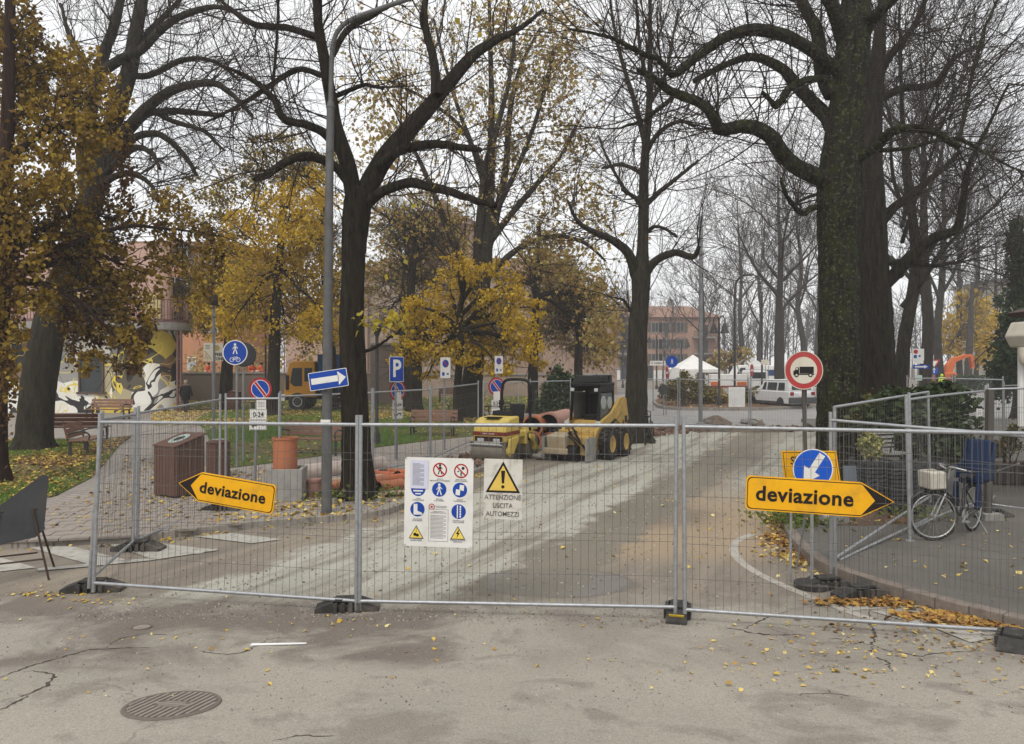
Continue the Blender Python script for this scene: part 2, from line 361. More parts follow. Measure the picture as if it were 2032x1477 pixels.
def sheet(name, pts, z, mat, kind='structure', thick=0, label=None, cat=None):
    mb = MB(); P = [(float(p[0]), float(p[1])) for p in pts]
    if thick: mb.prism(P, z - thick, z, 'z')
    else: mb.raw([(x, y, z + float(gz(y))) for x, y in P], [tuple(range(len(P)))])
    o = obj(name, mb, mat, kind=kind, label=label, cat=cat)
    if not thick:
        me = o.data
        if me.polygons[0].normal.z < 0: me.flip_normals()
    return o
def smooth_line(pts, n=12):
    P = np.array([p[:2] if len(p) == 3 else p for p in pts], float); out = []
    for i in range(len(P) - 1):
        p0, p1, p2, p3 = P[max(i - 1, 0)], P[i], P[i + 1], P[min(i + 2, len(P) - 1)]
        for t in np.linspace(0, 1, n, endpoint=False):
            out.append(.5 * ((2 * p1) + (p2 - p0) * t + (2 * p0 - 5 * p1 + 4 * p2 - p3) * t * t + (3 * p1 - p0 - 3 * p2 + p3) * t ** 3))
    out.append(P[-1]); return np.array(out)
def offset_line(P, d):
    T = np.gradient(P, axis=0); T /= np.linalg.norm(T, axis=1)[:, None]; return P + np.stack([-T[:, 1], T[:, 0]], 1) * d
def ribbon(name, P, w, z, mat, parent=None, **k):
    a, b = offset_line(P, w / 2), offset_line(P, -w / 2); n = len(P); mb = MB()
    mb.raw([(*p, z + float(gz(p[1]))) for p in a] + [(*p, z + float(gz(p[1]))) for p in b], [(i, i + n, i + n + 1, i + 1) for i in range(n - 1)])
    o = obj(name, mb, mat, parent, **k); return o

mb = MB(); mb.raw([(-400, 5, -.03), (400, 5, -.03), (400, 600, -.03), (-400, 600, -.03)], [(0, 1, 2, 3)])
obj('ground', mb, M_ground, kind='structure')
ys = np.r_[-6, -2, np.arange(0, 6, 1.0), np.arange(6, 9, .2), 9, 14, 20, 31.5]; mb = MB()
mb.raw([(x, y, float(gz(y))) for y in ys for x in (-40, -12, 0, 12, 40)], [(5 * i + j, 5 * i + j + 1, 5 * i + j + 6, 5 * i + j + 5) for i in range(len(ys) - 1) for j in range(4)])
road = obj('road', mb, M_road, kind='structure', smooth=True)
sheet('piazza', [(-60, 31.5), (60, 31.5), (60, 75), (-60, 75)], .004, M_cobble)

# left pavement and park
kerb_px = [(-300, 1096), (0, 1090), (150, 1080), (270, 1076), (430, 1056), (560, 1043), (700, 1032), (780, 1018), (850, 985), (910, 955), (960, 935), (1050, 902), (1180, 872), (1290, 859)]
kerbL = smooth_line([W(*p) for p in kerb_px], 6)
far = [W(1290, 838)[:2], (-2, 40), (-45, 40), (-45, kerbL[0][1])]
sheet('pavement', list(kerbL) + far, PZ, M_pave, thick=.2)
# kerb stones of the left pavement
kb = thing('kerb', 'grey stone kerb along the left pavement by the lamp post', 'kerb'); kb['kind'] = 'structure'; del kb['category']; del kb['label']
seg = np.cumsum(np.r_[0, np.linalg.norm(np.diff(kerbL, axis=0), axis=1)])
def along(P, S, s): return np.array([np.interp(s, S, P[:, 0]), np.interp(s, S, P[:, 1])])
def kerb_run(parent, P, s0, s1, step, wid, z0, z1, mat, side=1, jit=.006):
    S = np.cumsum(np.r_[0, np.linalg.norm(np.diff(P, axis=0), axis=1)]); s = s0
    while s < min(s1, S[-1] - step):
        ln = step * random.uniform(.9, 1.1); a, b = along(P, S, s), along(P, S, s + ln - .012)
        t = (b - a) / np.linalg.norm(b - a); n = np.array([-t[1], t[0]]) * side
        o1 = random.uniform(-jit, jit); mb = MB()
        mb.prism([tuple(a - n * (.012 + o1)), tuple(b - n * (.012 + o1)), tuple(b + n * wid), tuple(a + n * wid)], z0, z1 + random.uniform(.003, .010), 'z')
        obj('kerb_stone', mb, mat, parent, bevel=.012); s += ln
kerb_run(kb, kerbL, 0, 60, .95, .13, -.02, PZ, M_kerb)

# lawns
lawnA = [W(*p, PZ) for p in [(-500, 1000), (-100, 1020), (0, 1008), (110, 985), (180, 950), (212, 915), (238, 884), (150, 875), (0, 872), (-500, 872)]]
lawnB = [W(*p, PZ) for p in [(428, 932), (520, 922), (640, 905), (744, 889), (860, 874), (938, 866), (975, 842), (960, 832), (700, 815), (430, 814), (390, 835), (415, 870)]]
lawnC = [(-16, 42), (-2, 40.2), (6, 45), (4, 62), (-30, 62), (-30, 44)]
sheet('lawn', lawnA, PZ + .02, M_lawn, thick=.03); sheet('lawn', lawnB, PZ + .02, M_lawn, thick=.03); sheet('lawn', lawnC, .06, M_lawn, thick=.08)
mulch = [W(*p, PZ) for p in [(30, 922), (130, 930), (205, 910), (240, 882), (260, 868), (180, 880), (100, 900), (20, 908)]]
sheet('mulch_bed', mulch, PZ + .032, M_mulch, thick=.02)
sheet('path', [W(*p, PZ) for p in [(60, 866), (300, 852), (440, 850), (720, 851), (720, 857), (440, 858), (300, 862), (200, 872), (60, 876)]], PZ + .028, M_pave, thick=.02)

# pavers one by one on the near left pavement
M_paver = pm('paver_stone', (.30, .262, .225), (.235, .205, .178), 4, .85, bmp=.4, dirt=(.12, .10, .085), dscale=1.2)
pv_poly = np.array([W(*p, PZ)[:2] for p in [(-60, 1078), (150, 1067), (268, 1062), (425, 1042), (540, 1029), (420, 1000), (330, 1000), (225, 985), (110, 1000), (0, 1022), (-60, 1030)]])
mb = MB(); mb.box((0, 0, 0), (.385, .245, .03)); pv_me = mb.mesh('paver'); pv_me.materials.append(M_paver)
pv = [o for o in COL.objects if o.name == 'pavement'][0]; cnt = 0; ang = .22
for i in range(-40, 40):
    for j in range(-40, 40):
        lx, ly = i * .40 + (j % 2) * .2, j * .26
        x, y = -6 + lx * math.cos(ang) - ly * math.sin(ang), 11.5 + lx * math.sin(ang) + ly * math.cos(ang)
        if cnt < 295 and inpoly(np.array([x]), np.array([y]), pv_poly)[0]:
            o = bpy.data.objects.new('paver', pv_me); COL.objects.link(o); o.parent = pv; cnt += 1
            o.location = (x, y, PZ - .003 + random.uniform(-.003, .003)); o.rotation_euler = (random.uniform(-.008, .008), random.uniform(-.008, .008), ang + random.uniform(-.01, .01))

# right pavement
kr_px = [(1640, 870), (1600, 930), (1578, 985), (1558, 1030), (1558, 1062), (1580, 1095), (1622, 1130), (1690, 1160), (1790, 1192), (1900, 1222), (2032, 1250), (2250, 1290)]
kerbR = smooth_line([W(*p) for p in kr_px], 6)
pvr = sheet('pavement', list(kerbR) + [(40, kerbR[-1][1] - 1), (40, 34), (13, 34)], RZ, M_darkpave, thick=.25)
kbr = thing('kerb', None, None); kbr['kind'] = 'structure'
kerb_run(kbr, kerbR, 6.0, 99, .34, .14, -.02, RZ, M_kerbbrown, side=1, jit=.012)
# planting bed behind the kerb corner
bedR = [W(*p, RZ) for p in [(1566, 1028), (1600, 1040), (1700, 1044), (1800, 1040), (1830, 985), (1760, 930), (1640, 930), (1600, 960)]]
sheet('planting_bed', bedR, RZ + .012, M_mulch, thick=.02)
# pale concrete gutter strip and painted bars on the road at the right
gut = smooth_line([W(*p) for p in [(1500, 1058), (1462, 1075), (1458, 1100), (1490, 1130), (1560, 1165), (1660, 1205), (1760, 1240)]], 8)
ribbon('gutter_strip', gut, .12, .004, M_pconc, kind='structure')
BARZ = [.004]
def bar(pts): BARZ[0] += .0012; sheet('crossing_marking', [W(*p) for p in pts], BARZ[0], M_paint)
for q in ([(1660, 1196), (1772, 1194), (1800, 1206), (1690, 1212)], [(1730, 1214), (1800, 1214), (1880, 1235), (1820, 1240)], [(1835, 1240), (1905, 1236), (1975, 1268), (1925, 1276)]): bar(q)
# crossing at the left
for q in ([(56, 1087), (140, 1085), (250, 1112), (176, 1121)], [(214, 1082), (312, 1079), (425, 1092), (400, 1100), (300, 1110), (270, 1100)], [(-60, 1112), (0, 1108), (72, 1128), (0, 1136), (-60, 1140)], [(385, 1066), (455, 1059), (560, 1072), (500, 1080)],
          [(75, 1130), (180, 1120), (300, 1109), (430, 1091), (432, 1094), (300, 1114), (180, 1126), (75, 1135)]): bar(q)
# cracks in the old surfacing
M_crack = pm('crack_dark', (.055, .045, .038), (.085, .07, .06), 9, .95)
for q, wd in (([(-20, 1352), (60, 1322), (130, 1302), (170, 1291), (215, 1288), (270, 1287), (335, 1284)], .020), ([(-10, 1394), (40, 1385), (90, 1362), (104, 1348), (95, 1339), (60, 1334), (30, 1337)], .018), ([(-10, 1412), (30, 1398), (62, 1378)], .016), ([(205, 1288), (240, 1267), (290, 1258), (340, 1262), (385, 1253)], .012),
              ([(370, 1290), (420, 1296), (455, 1300), (480, 1298), (520, 1278), (545, 1268)], .013), ([(1440, 1246), (1470, 1250), (1500, 1257), (1530, 1260), (1600, 1262)], .022), ([(1730, 1206), (1725, 1235), (1735, 1255), (1731, 1279), (1708, 1275), (1660, 1266), (1636, 1268)], .018), ([(1731, 1279), (1760, 1290), (1830, 1302), (1870, 1296), (1950, 1290)], .016),
              ([(1735, 1282), (1725, 1300), (1760, 1312), (1768, 1335)], .013), ([(1470, 1252), (1500, 1238), (1530, 1222), (1575, 1212)], .015), ([(540, 1470), (600, 1462), (650, 1464), (690, 1455)], .010), ([(1560, 1380), (1640, 1376), (1720, 1386)], .008)):
    P0 = np.array([W(*p)[:2] for p in q]); s_ = np.cumsum(np.r_[0, np.linalg.norm(np.diff(P0, axis=0), axis=1)]); ss = np.arange(0, s_[-1], .035); P1_ = np.stack([np.interp(ss, s_, P0[:, 0]), np.interp(ss, s_, P0[:, 1])], 1) + rng.normal(0, .010, (len(ss), 2)) + np.cumsum(rng.normal(0, .004, (len(ss), 2)), 0)
    wv_ = wd * rng.uniform(.15, 1.0, len(ss)) * np.sin(np.linspace(.15, 3.0, len(ss))); T_ = np.gradient(P1_, axis=0); T_ /= np.linalg.norm(T_, axis=1)[:, None] + 1e-9; N_ = np.stack([-T_[:, 1], T_[:, 0]], 1)
    a_, b_ = P1_ + N_ * wv_[:, None], P1_ - N_ * wv_[:, None]; n_ = len(ss); mb = MB(); mb.raw([(*p, float(gz(p[1])) + .003) for p in a_] + [(*p, float(gz(p[1])) + .003) for p in b_], [(i, i + n_, i + n_ + 1, i + 1) for i in range(n_ - 1)]); obj('crack', mb, M_crack, kind='structure')
# planting island in the piazza
isl = smooth_line([W(*p) for p in [(1300, 800), (1320, 812), (1400, 815), (1520, 814), (1640, 806), (1720, 796), (1700, 790), (1500, 788), (1330, 792), (1300, 800)]], 6)
sheet('island', list(isl), .16, M_mulch, thick=.2); 
ki = thing('kerb', None, None); ki['kind'] = 'structure'
kerb_run(ki, isl, 0, 60, 1.0, .18, 0, .16, M_kerb, side=-1)

# ------------------------------------------------------------------ leaves on the ground and grass
LEAFV = np.array([(0, -.5, 0), (.44, -.12, .12), (.24, .20, .10), (0, .55, -.06), (-.24, .20, .10), (-.44, -.12, .12)])
LEAFF = np.array([(0, 1, 2, 3), (0, 3, 4, 5)])
def leaf_mesh(name, P, size, mat, flat=False, r=None, droop=0.0):
    """P (n,3) leaf centres"""
    r = r or rng; n = len(P); s = (size * (r.uniform(.4, 1.5, n) if flat else r.uniform(.55, 1.3, n)))[:, None, None]
    V = LEAFV[None] * np.array([1, 1, 1]) ; V = np.repeat(V, n, 0) * s
    V[:, :, 2] *= r.uniform(-1.2, 2.2, n)[:, None]
    yaw = r.uniform(0, 2 * np.pi, n)
    if flat: tilt = r.normal(0, .28, n); roll = r.normal(0, .28, n)
    else: tilt = r.normal(-1.0 if droop else 0, .7, n); roll = r.normal(0, .8, n)
    def rot(V, a, i, j):
        c, s_ = np.cos(a)[:, None], np.sin(a)[:, None]; x, y = V[:, :, i].copy(), V[:, :, j].copy(); V[:, :, i] = c * x - s_ * y; V[:, :, j] = s_ * x + c * y
    rot(V, tilt, 1, 2); rot(V, roll, 0, 2); rot(V, yaw, 0, 1)
    V += P[:, None, :]; F = (LEAFF[None] + (np.arange(n) * 6)[:, None, None]).reshape(-1, 4)
    return np_mesh(name, V.reshape(-1, 3), F, mat)
YEL = [(.50, .33, .05), (.60, .44, .10), (.66, .52, .18), (.42, .27, .06), (.34, .2, .06), (.58, .40, .06)]
BRN = [(.20, .11, .045), (.15, .085, .04), (.26, .15, .05), (.30, .19, .06), (.11, .06, .035), (.4, .27, .07)]
M_fall = leafmat('fallen_yellow_leaf', YEL + [(.7, .58, .26)], .1); M_fallb = leafmat('fallen_brown_leaf', BRN + YEL[:2], .1)
def litter(name, pts2, z, size, mat, label=None):
    P = np.c_[pts2, np.full(len(pts2), z) + gz(pts2[:, 1]) + rng.uniform(.006, .018, len(pts2))]
    return obj(name, leaf_mesh(name, P, size, mat, True), mat, kind='stuff')
def band(P, n, sd, off=0.0, s0=0, s1=1e9):
    S = np.cumsum(np.r_[0, np.linalg.norm(np.diff(P, axis=0), axis=1)]); s = rng.uniform(s0, min(s1, S[-1]), n)
    # clumped along the line
    s = np.clip(s + .35 * np.sin(s * 2.3) + .15 * np.sin(s * 7), s0, min(s1, S[-1]))
    q = np.stack([np.interp(s, S, P[:, 0]), np.interp(s, S, P[:, 1])], 1); T = np.gradient(P, axis=0); T /= np.linalg.norm(T, axis=1)[:, None]
    n_ = np.stack([np.interp(s, S, -T[:, 1]), np.interp(s, S, T[:, 0])], 1); return q + n_ * (off + rng.normal(0, sd, n))[:, None]
litter('leaf_litter', band(kerbR, 1300, .09, -.12, 4.4), .0, .075, M_fall)
litter('leaf_litter', band(kerbR, 900, .10, -.10, 4.4), .0, .08, leafmat('fallen_amber_leaf', [(.36, .19, .05), (.28, .14, .045), (.50, .30, .06), (.22, .11, .04)], .1))
litter('leaf_litter', band(kerbR, 260, .22, -.3, 5.5), .0, .07, M_fall)
litter('leaf_litter', band(kerbL, 420, .10, -.12, 2), .0, .075, M_fall)
litter('leaf_litter', sample_poly([(-6, 5.0), (6.5, 5.0), (8, 8.6), (-7, 9)], 210), .0, .034, M_fall)
litter('leaf_litter', sample_poly([W(*p)[:2] for p in [(1500, 1215), (2032, 1260), (2100, 1400), (1300, 1330)]], 75), .0, .036, M_fall)
litter('leaf_litter', sample_poly([W(*p)[:2] for p in [(1500, 1215), (2032, 1260), (2100, 1400), (1300, 1330)]], 120), .0, .034, leafmat('fallen_tan_leaf', [(.40, .33, .22), (.30, .23, .14), (.46, .38, .2), (.22, .16, .1)], .1))
litter('leaf_litter', np.concatenate([rng.normal(W(*c)[:2], s, (n, 2)) for c, s, n in [((90, 1182), (.28, .08), 55), ((200, 1195), (.2, .06), 26), ((1690, 1290), (.5, .2), 40), ((1650, 1340), (.6, .1), 22), ((690, 1235), (.4, .15), 22)]]), 0, .042, M_fall)
litter('leaf_litter', sample_poly([W(*p)[:2] for p in [(1640, 1200), (2032, 1262), (2060, 1330), (1560, 1240)]], 160), .0, .04, M_fallb)
litter('leaf_litter', sample_poly([(-4, 9.5), (5, 9.5), (9, 28), (2, 28)], 220), .0, .06, M_fall)
litter('leaf_litter', np.concatenate([rng.normal(W(*c)[:2], s, (n, 2)) for c, s, n in [((1690, 1196), (.18, .05), 160), ((1745, 1200), (.25, .06), 200), ((1890, 1226), (.3, .06), 260), ((1960, 1240), (.3, .06), 260), ((1588, 1100), (.1, .2), 160), ((1545, 1075), (.1, .3), 120)]]), .01, .075, leafmat('fallen_amber_leaf', []))
litter('leaf_litter', sample_poly(bedR, 500), RZ + .012, .075, M_fallb)
litter('leaf_litter', sample_poly([W(*p, RZ) for p in [(1600, 1050), (2032, 1000), (2032, 1210), (1750, 1140)]], 60), RZ, .06, M_fall)
litter('leaf_litter', sample_poly([W(*p, PZ) for p in [(0, 1040), (230, 1060), (430, 1040), (700, 1015), (800, 990), (700, 930), (440, 930), (250, 900), (230, 960), (110, 1005)]], 1300), PZ, .07, M_fallb)
litter('leaf_litter', sample_poly([W(*p, PZ) for p in [(400, 1045), (700, 1022), (810, 1000), (860, 960), (650, 985), (450, 1000)]], 420), PZ, .085, M_fall)
litter('leaf_litter', sample_poly(lawnA, 9000), PZ + .03, .085, M_fallb)
litter('leaf_litter', sample_poly(lawnA, 1500), PZ + .04, .075, M_fall)
litter('leaf_litter', sample_poly(lawnB, 2600), PZ + .03, .09, M_fallb)
litter('leaf_litter', sample_poly([W(*p, PZ) for p in [(300, 846), (960, 846), (960, 816), (300, 816)]], 9000), PZ + .04, .10, M_fall)
litter('leaf_litter', sample_poly(lawnC, 5000), .08, .13, M_fall)
litter('leaf_litter', sample_poly(mulch, 1600), PZ + .04, .08, M_fallb)
litter('leaf_litter', sample_poly(isl, 900), .17, .11, M_fallb)
# loose grit
M_grit = leafmat('grit', [(.10, .085, .07), (.30, .27, .23), (.06, .05, .045), (.42, .39, .34), (.2, .17, .14)], 0)
def grit(P2, size):
    n = len(P2); s = size * rng.uniform(.4, 1.6, n)[:, None, None]; T4 = np.array([(-.5, -.4, 0), (.5, -.3, 0), (0, .55, 0), (.05, 0, .55)]) + rng.normal(0, .12, (n, 4, 3)); V = T4 * s; a = rng.uniform(0, 6.28, n); c, d = np.cos(a)[:, None], np.sin(a)[:, None]; x, y = V[:, :, 0].copy(), V[:, :, 1].copy(); V[:, :, 0] = x * c - y * d; V[:, :, 1] = x * d + y * c
    V[:, :, :2] += P2[:, None]; V[:, :, 2] += gz(P2[:, 1])[:, None] + .001; F = (np.array([(0, 1, 3), (1, 2, 3), (2, 0, 3)])[None] + (np.arange(n) * 4)[:, None, None]).reshape(-1, 3); obj('grit', np_mesh('grit', V.reshape(-1, 3), F, M_grit), M_grit, kind='stuff')
grit(sample_poly([(-6, 4.9), (7, 4.9), (8, 9), (-7, 9.5)], 5000), .011); grit(sample_poly([(-4.5, 8.4), (4, 8.4), (10, 30), (0, 24)], 9000), .022); grit(band(kerbR, 1500, .16, -.15, 4), .016); grit(band(kerbL, 1500, .2, -.2), .018)
grit(sample_poly([W(*p)[:2] for p in [(160, 1200), (900, 1190), (1400, 1215), (1400, 1250), (800, 1235), (150, 1230)]], 1800), .014)
M_grass = leafmat('grass_blade', [(.10, .20, .028), (.13, .25, .035), (.08, .15, .025), (.17, .21, .05), (.11, .26, .035)], .25)
def grass(polys, n, h, z):
    P = sample_poly(polys, n * 3)
    keep = (np.sin(P[:, 0] * 1.3 + 1) + np.sin(P[:, 1] * .9 + P[:, 0] * .4) + rng.normal(0, .6, len(P))) > .25
    P = P[keep][:n]; n = len(P); hh = h * rng.uniform(.5, 1.3, n); a = rng.uniform(0, 6.28, n); w = .012
    d = np.stack([np.cos(a), np.sin(a)], 1) * w; lean = rng.normal(0, .35, (n, 2)) * hh[:, None]
    V = np.zeros((n, 3, 3)); V[:, 0, :2] = P + d; V[:, 1, :2] = P - d; V[:, 2, :2] = P + lean; V[:, :2, 2] = z; V[:, 2, 2] = z + hh
    return obj('grass', np_mesh('grass', V.reshape(-1, 3), np.arange(n * 3).reshape(-1, 3), M_grass), M_grass, kind='stuff')
grass(lawnA, 30000, .07, PZ + .02); grass(lawnB, 42000, .09, PZ + .02); grass(lawnC, 12000, .14, .06)
# ================================================================== TREES
def bark_mat(name, c1, c2, moss=None, mossamt=.6, bs=1.0, lichen=None):
    m, nt, b = newmat(name); v = coords(nt, (1, 1, .14)); v1 = coords(nt)
    n = noise(nt, v, 14, 7, .7, .4); n2 = noise(nt, v1, 5, 5, .6)
    col = mixc(nt, ramp(nt, n, [(.35, 0.0), (.65, 1.0)]), c1, c2)
    if moss: col = mixc(nt, ramp(nt, n2, [(.48, 0.0), (.62, mossamt)]), col, moss)
    if lichen: col = mixc(nt, ramp(nt, noise(nt, v1, 16, 4, .6), [(.55, 0.0), (.66, .55)]), col, lichen)
    L(nt, col, b.inputs['Base Color']); b.inputs['Roughness'].default_value = .9; b.inputs['Specular IOR Level'].default_value = .15
    L(nt, bump(nt, n, bs, .12), b.inputs['Normal']); return m
M_barkdark = bark_mat('bark_dark', (.006, .0045, .004), (.05, .038, .028), (.028, .031, .010), .4)
M_barkmoss = bark_mat('bark_mossy', (.006, .0055, .0045), (.042, .036, .024), (.034, .046, .009), .75, 1.0, (.17, .17, .105))
M_barkgrey = bark_mat('bark_grey', (.018, .015, .012), (.065, .055, .042), (.04, .043, .02), .5)
M_barkred = bark_mat('bark_reddish', (.018, .011, .009), (.06, .032, .022))
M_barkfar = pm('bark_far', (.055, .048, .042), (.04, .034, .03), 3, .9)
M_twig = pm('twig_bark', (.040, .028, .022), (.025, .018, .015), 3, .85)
M_twigfar = pm('twig_far', (.085, .073, .067), (.065, .056, .052), 3, .9)  # paler than the near twigs: distance haze put into the colour

def nrm(a): return a / (np.linalg.norm(a, axis=-1, keepdims=True) + 1e-9)
def np_tubes(P, Rr, sides, r=None, rough=0.0):
    """P (n,k,3), Rr (n,k): one tube per row"""
    n, k, _ = P.shape; T = nrm(np.gradient(P, axis=1))
    ref = np.where(np.abs(T[:, :1, 2:3]) > .8, np.array([1., 0, 0]), np.array([0, 0, 1.])) * np.ones((n, k, 1))
    a = nrm(np.cross(T, ref)); b = np.cross(T, a)
    g = np.arange(sides) / sides * 2 * np.pi
    rr = Rr[:, :, None] * np.ones(sides)
    if rough: rr = rr * (1 + rough * (rng.normal(0, 1, (n, 1, sides)) * .7 + rng.normal(0, 1, rr.shape) * .35))
    V = P[:, :, None, :] + a[:, :, None, :] * (rr * np.cos(g))[..., None] + b[:, :, None, :] * (rr * np.sin(g))[..., None]
    i = np.arange(n)[:, None, None] * k * sides; j = np.arange(k - 1)[None, :, None] * sides; s = np.arange(sides)[None, None, :]; s2 = (s + 1) % sides
    F = np.stack([i + j + s, i + j + s2, i + j + sides + s2, i + j + sides + s], -1).reshape(-1, 4)
    return V.reshape(-1, 3), F
def crom(P, n):
    P = np.asarray(P, float); m = len(P); t = np.linspace(0, m - 1 - 1e-6, n); i = t.astype(int); f = (t - i)[:, None]
    p0, p1, p2, p3 = P[np.maximum(i - 1, 0)], P[i], P[np.minimum(i + 1, m - 1)], P[np.minimum(i + 2, m - 1)]
    return .5 * (2 * p1 + (p2 - p0) * f + (2 * p0 - 5 * p1 + 4 * p2 - p3) * f * f + (3 * p1 - p0 - 3 * p2 + p3) * f ** 3)
def grow(bp, bd, ln, r0, r1, k, up, wander):
    n = len(bp); d = nrm(bd); P = np.zeros((n, k, 3)); P[:, 0] = bp; st = (ln / (k - 1))[:, None]
    upv = np.zeros((n, 3)); upv[:, 2] = up
    for i in range(1, k):
        d = nrm(d + upv / (k - 1) + rng.normal(0, wander, (n, 3))); P[:, i] = P[:, i - 1] + d * st
    w = np.linspace(0, 1, k)[None]; return P, r0[:, None] * (1 - w) + r1[:, None] * w
def spawn(P, Rr, n, tmin, tmax, a0, a1, weight=None):
    """n children off the tubes of P"""
    ln = np.linalg.norm(np.diff(P, axis=1), axis=2).sum(1); w = ln if weight is None else ln * weight; idx = rng.choice(len(P), n, p=w / w.sum())
    k = P.shape[1]; t = rng.uniform(tmin, tmax, n) * (k - 1); i = np.minimum(t.astype(int), k - 2); f = (t - i)[:, None]
    pos = P[idx, i] * (1 - f) + P[idx, i + 1] * f; tan = nrm(P[idx, i + 1] - P[idx, i]); rad = Rr[idx, i] * (1 - f[:, 0]) + Rr[idx, i + 1] * f[:, 0]
    per = nrm(np.cross(tan, rng.normal(0, 1, (n, 3)))); a = rng.uniform(a0, a1, n)[:, None]
    return pos, tan * np.cos(a) + per * np.sin(a), rad, idx
class Tree:
    def __init__(s, name, label, base, bark, twig, group=None):
        s.base = np.array(base, float); s.root = thing(name, label, 'tree', tuple(base), group=group); s.bark, s.twig = bark, twig; s.limbs = []; s.LP = []; s.LR = []
    def trunk(s, pts, rad, sides=20, k=60, rough=.07, name='trunk', flare=True):
        P = crom(np.asarray(pts) - s.base, k); Rr = crom(np.asarray(rad)[:, None] * np.ones((1, 3)), k)[:, 0]
        if flare:
            h = P[:, 2]; Rr = Rr * (1 + .35 * np.exp(-np.maximum(h, 0) / .22))
        V, F = np_tubes(P[None], Rr[None], sides, rough=rough)
        if flare:   # buttressed foot
            q = V.reshape(k, sides, 3); g = np.arange(sides) / sides * 2 * np.pi
            amp = .22 * np.exp(-np.maximum(P[:, 2], 0) / .3); f = 1 + amp[:, None] * np.sin(g * 5 + 1)[None]; q[:] = P[:, None] + (q - P[:, None]) * f[..., None]; V = q.reshape(-1, 3)
        obj(name, np_mesh(name, V, F, s.bark, True), s.bark, s.root); s.tP, s.tR = P, Rr
        s.LP.append(crom(P[k // 2:], 24)); s.LR.append(np.interp(np.linspace(k // 2, k - 1, 24), np.arange(k), Rr))
        return s
    def limb(s, pts, rad, sides=8, rough=.10, k=24, name='limb'):
        P = crom(np.asarray(pts) - s.base, k); P += np.cumsum(rng.normal(0, .012, P.shape), 0) * np.linspace(0, 1, k)[:, None]
        Rr = np.interp(np.linspace(0, 1, k), np.linspace(0, 1, len(rad)), rad)
        V, F = np_tubes(P[None], Rr[None], sides, rough=rough); obj(name, np_mesh(name, V, F, s.bark, True), s.bark, s.root)
        s.LP.append(P if k == 24 else crom(P, 24)); s.LR.append(Rr if k == 24 else np.interp(np.linspace(0, 1, 24), np.linspace(0, 1, k), Rr)); return s
    def px_limb(s, pts, D, slope=0.0, **kw):
        """pts: (px,py,r_px); depth D at the root, moving by slope metres to the tip"""
        n = len(pts); W3 = [A(p[0], p[1], D + slope * i / (n - 1)) for i, p in enumerate(pts)]
        return s.limb(W3, [p[2] * D / FPX for p in pts], **kw)
    def px_trunk(s, pts, D, **kw):
        return s.trunk([A(p[0], p[1], D) for p in pts], [p[2] * D / FPX for p in pts], **kw)
    def twigs(s, n1, n2, n3, l1=(.8, 2.2), l2=(.4, 1.2), l3=(.15, .55), r1=.016, r2=.008, r3=.0045, up=.5, wander=.10, t0=.12, a=(.5, 1.35), trunkw=.25, name='crown'):
        LP, LR = np.array(s.LP), np.array(s.LR); w = np.ones(len(LP)); w[0] = trunkw
        p, d, rad, _ = spawn(LP, LR, n1, t0, 1.0, a[0], a[1], w); ln = rng.uniform(*l1, n1)
        P1, R1 = grow(p, d, ln, np.minimum(rad * .8, r1 * rng.uniform(.6, 1.5, n1)), np.full(n1, r3), 9, up, wander)
        src, srcR = P1, R1
        p, d, rad, _ = spawn(P1, R1, n2, .1, .95, .35, 1.0); ln = rng.uniform(*l2, n2)
        P2, R2 = grow(p, d, ln, np.minimum(rad * .8, r2 * rng.uniform(.7, 1.3, n2)), np.full(n2, r3 * .8), 6, up * .6, wander)
        out = [np_tubes(P1, R1, 4), np_tubes(P2, R2, 3)]
        if n3:
            p, d, rad, _ = spawn(P2, R2, n3, .1, .95, .35, 1.0); ln = rng.uniform(*l3, n3)
            P3, R3 = grow(p, d, ln, np.full(n3, r3), np.full(n3, r3 * .7), 4, up * .5, wander); out.append(np_tubes(P3, R3, 3)); s.P3 = P3
        else: s.P3 = P2
        s.P1, s.P2 = P1, P2; V = []; F = []; o = 0
        for v, f in out: V.append(v); F.append(f + o); o += len(v)
        obj(name, np_mesh(name, np.concatenate(V), np.concatenate(F), s.twig), s.twig, s.root, kind='stuff'); return s
    def leaves(s, P, size, mat, droop=1, name='leaves'):
        obj(name, leaf_mesh(name, P - s.base, size, mat, False, droop=droop), mat, s.root, kind='stuff'); return s
    def tip_leaves(s, n, size, mat, zone=None, jit=.05):
        P = s.P2.reshape(-1, 3); P3 = s.P3.reshape(-1, 3); P = np.concatenate([P, P3]); q = P[rng.integers(0, len(P), n)] + rng.normal(0, jit, (n, 3))
        obj('leaves', leaf_mesh('leaves', q, size, mat, False, droop=1), mat, s.root, kind='stuff'); return s
def clump_points(clumps, n, depth=1.0, sub=26, tight=.23, hang=0.0):
    """clumps: (px,py,rx,ry,D): points gathered in tufts through each ellipsoid"""
    area = np.array([c[2] * c[3] for c in clumps], float); out = []
    for c, a in zip(clumps, area / area.sum()):
        m = max(int(n * a), 8); k = max(int(sub * math.sqrt(a * len(clumps))), 6)
        u = nrm(rng.normal(0, 1, (k, 3))) * (rng.uniform(.15, 1, (k, 1)) ** .45); t = u[rng.integers(0, k, m)] + rng.normal(0, tight, (m, 3))
        ctr = A(c[0], c[1], c[4]); sx, sz = c[2] * c[4] / FPX, c[3] * c[4] / FPX
        q = t * np.array([sx, (sx + sz) / 2 * depth, sz]) ; q[:, 2] -= hang * rng.exponential(.4, m) * sz; out.append(q + ctr)
    return np.concatenate(out)
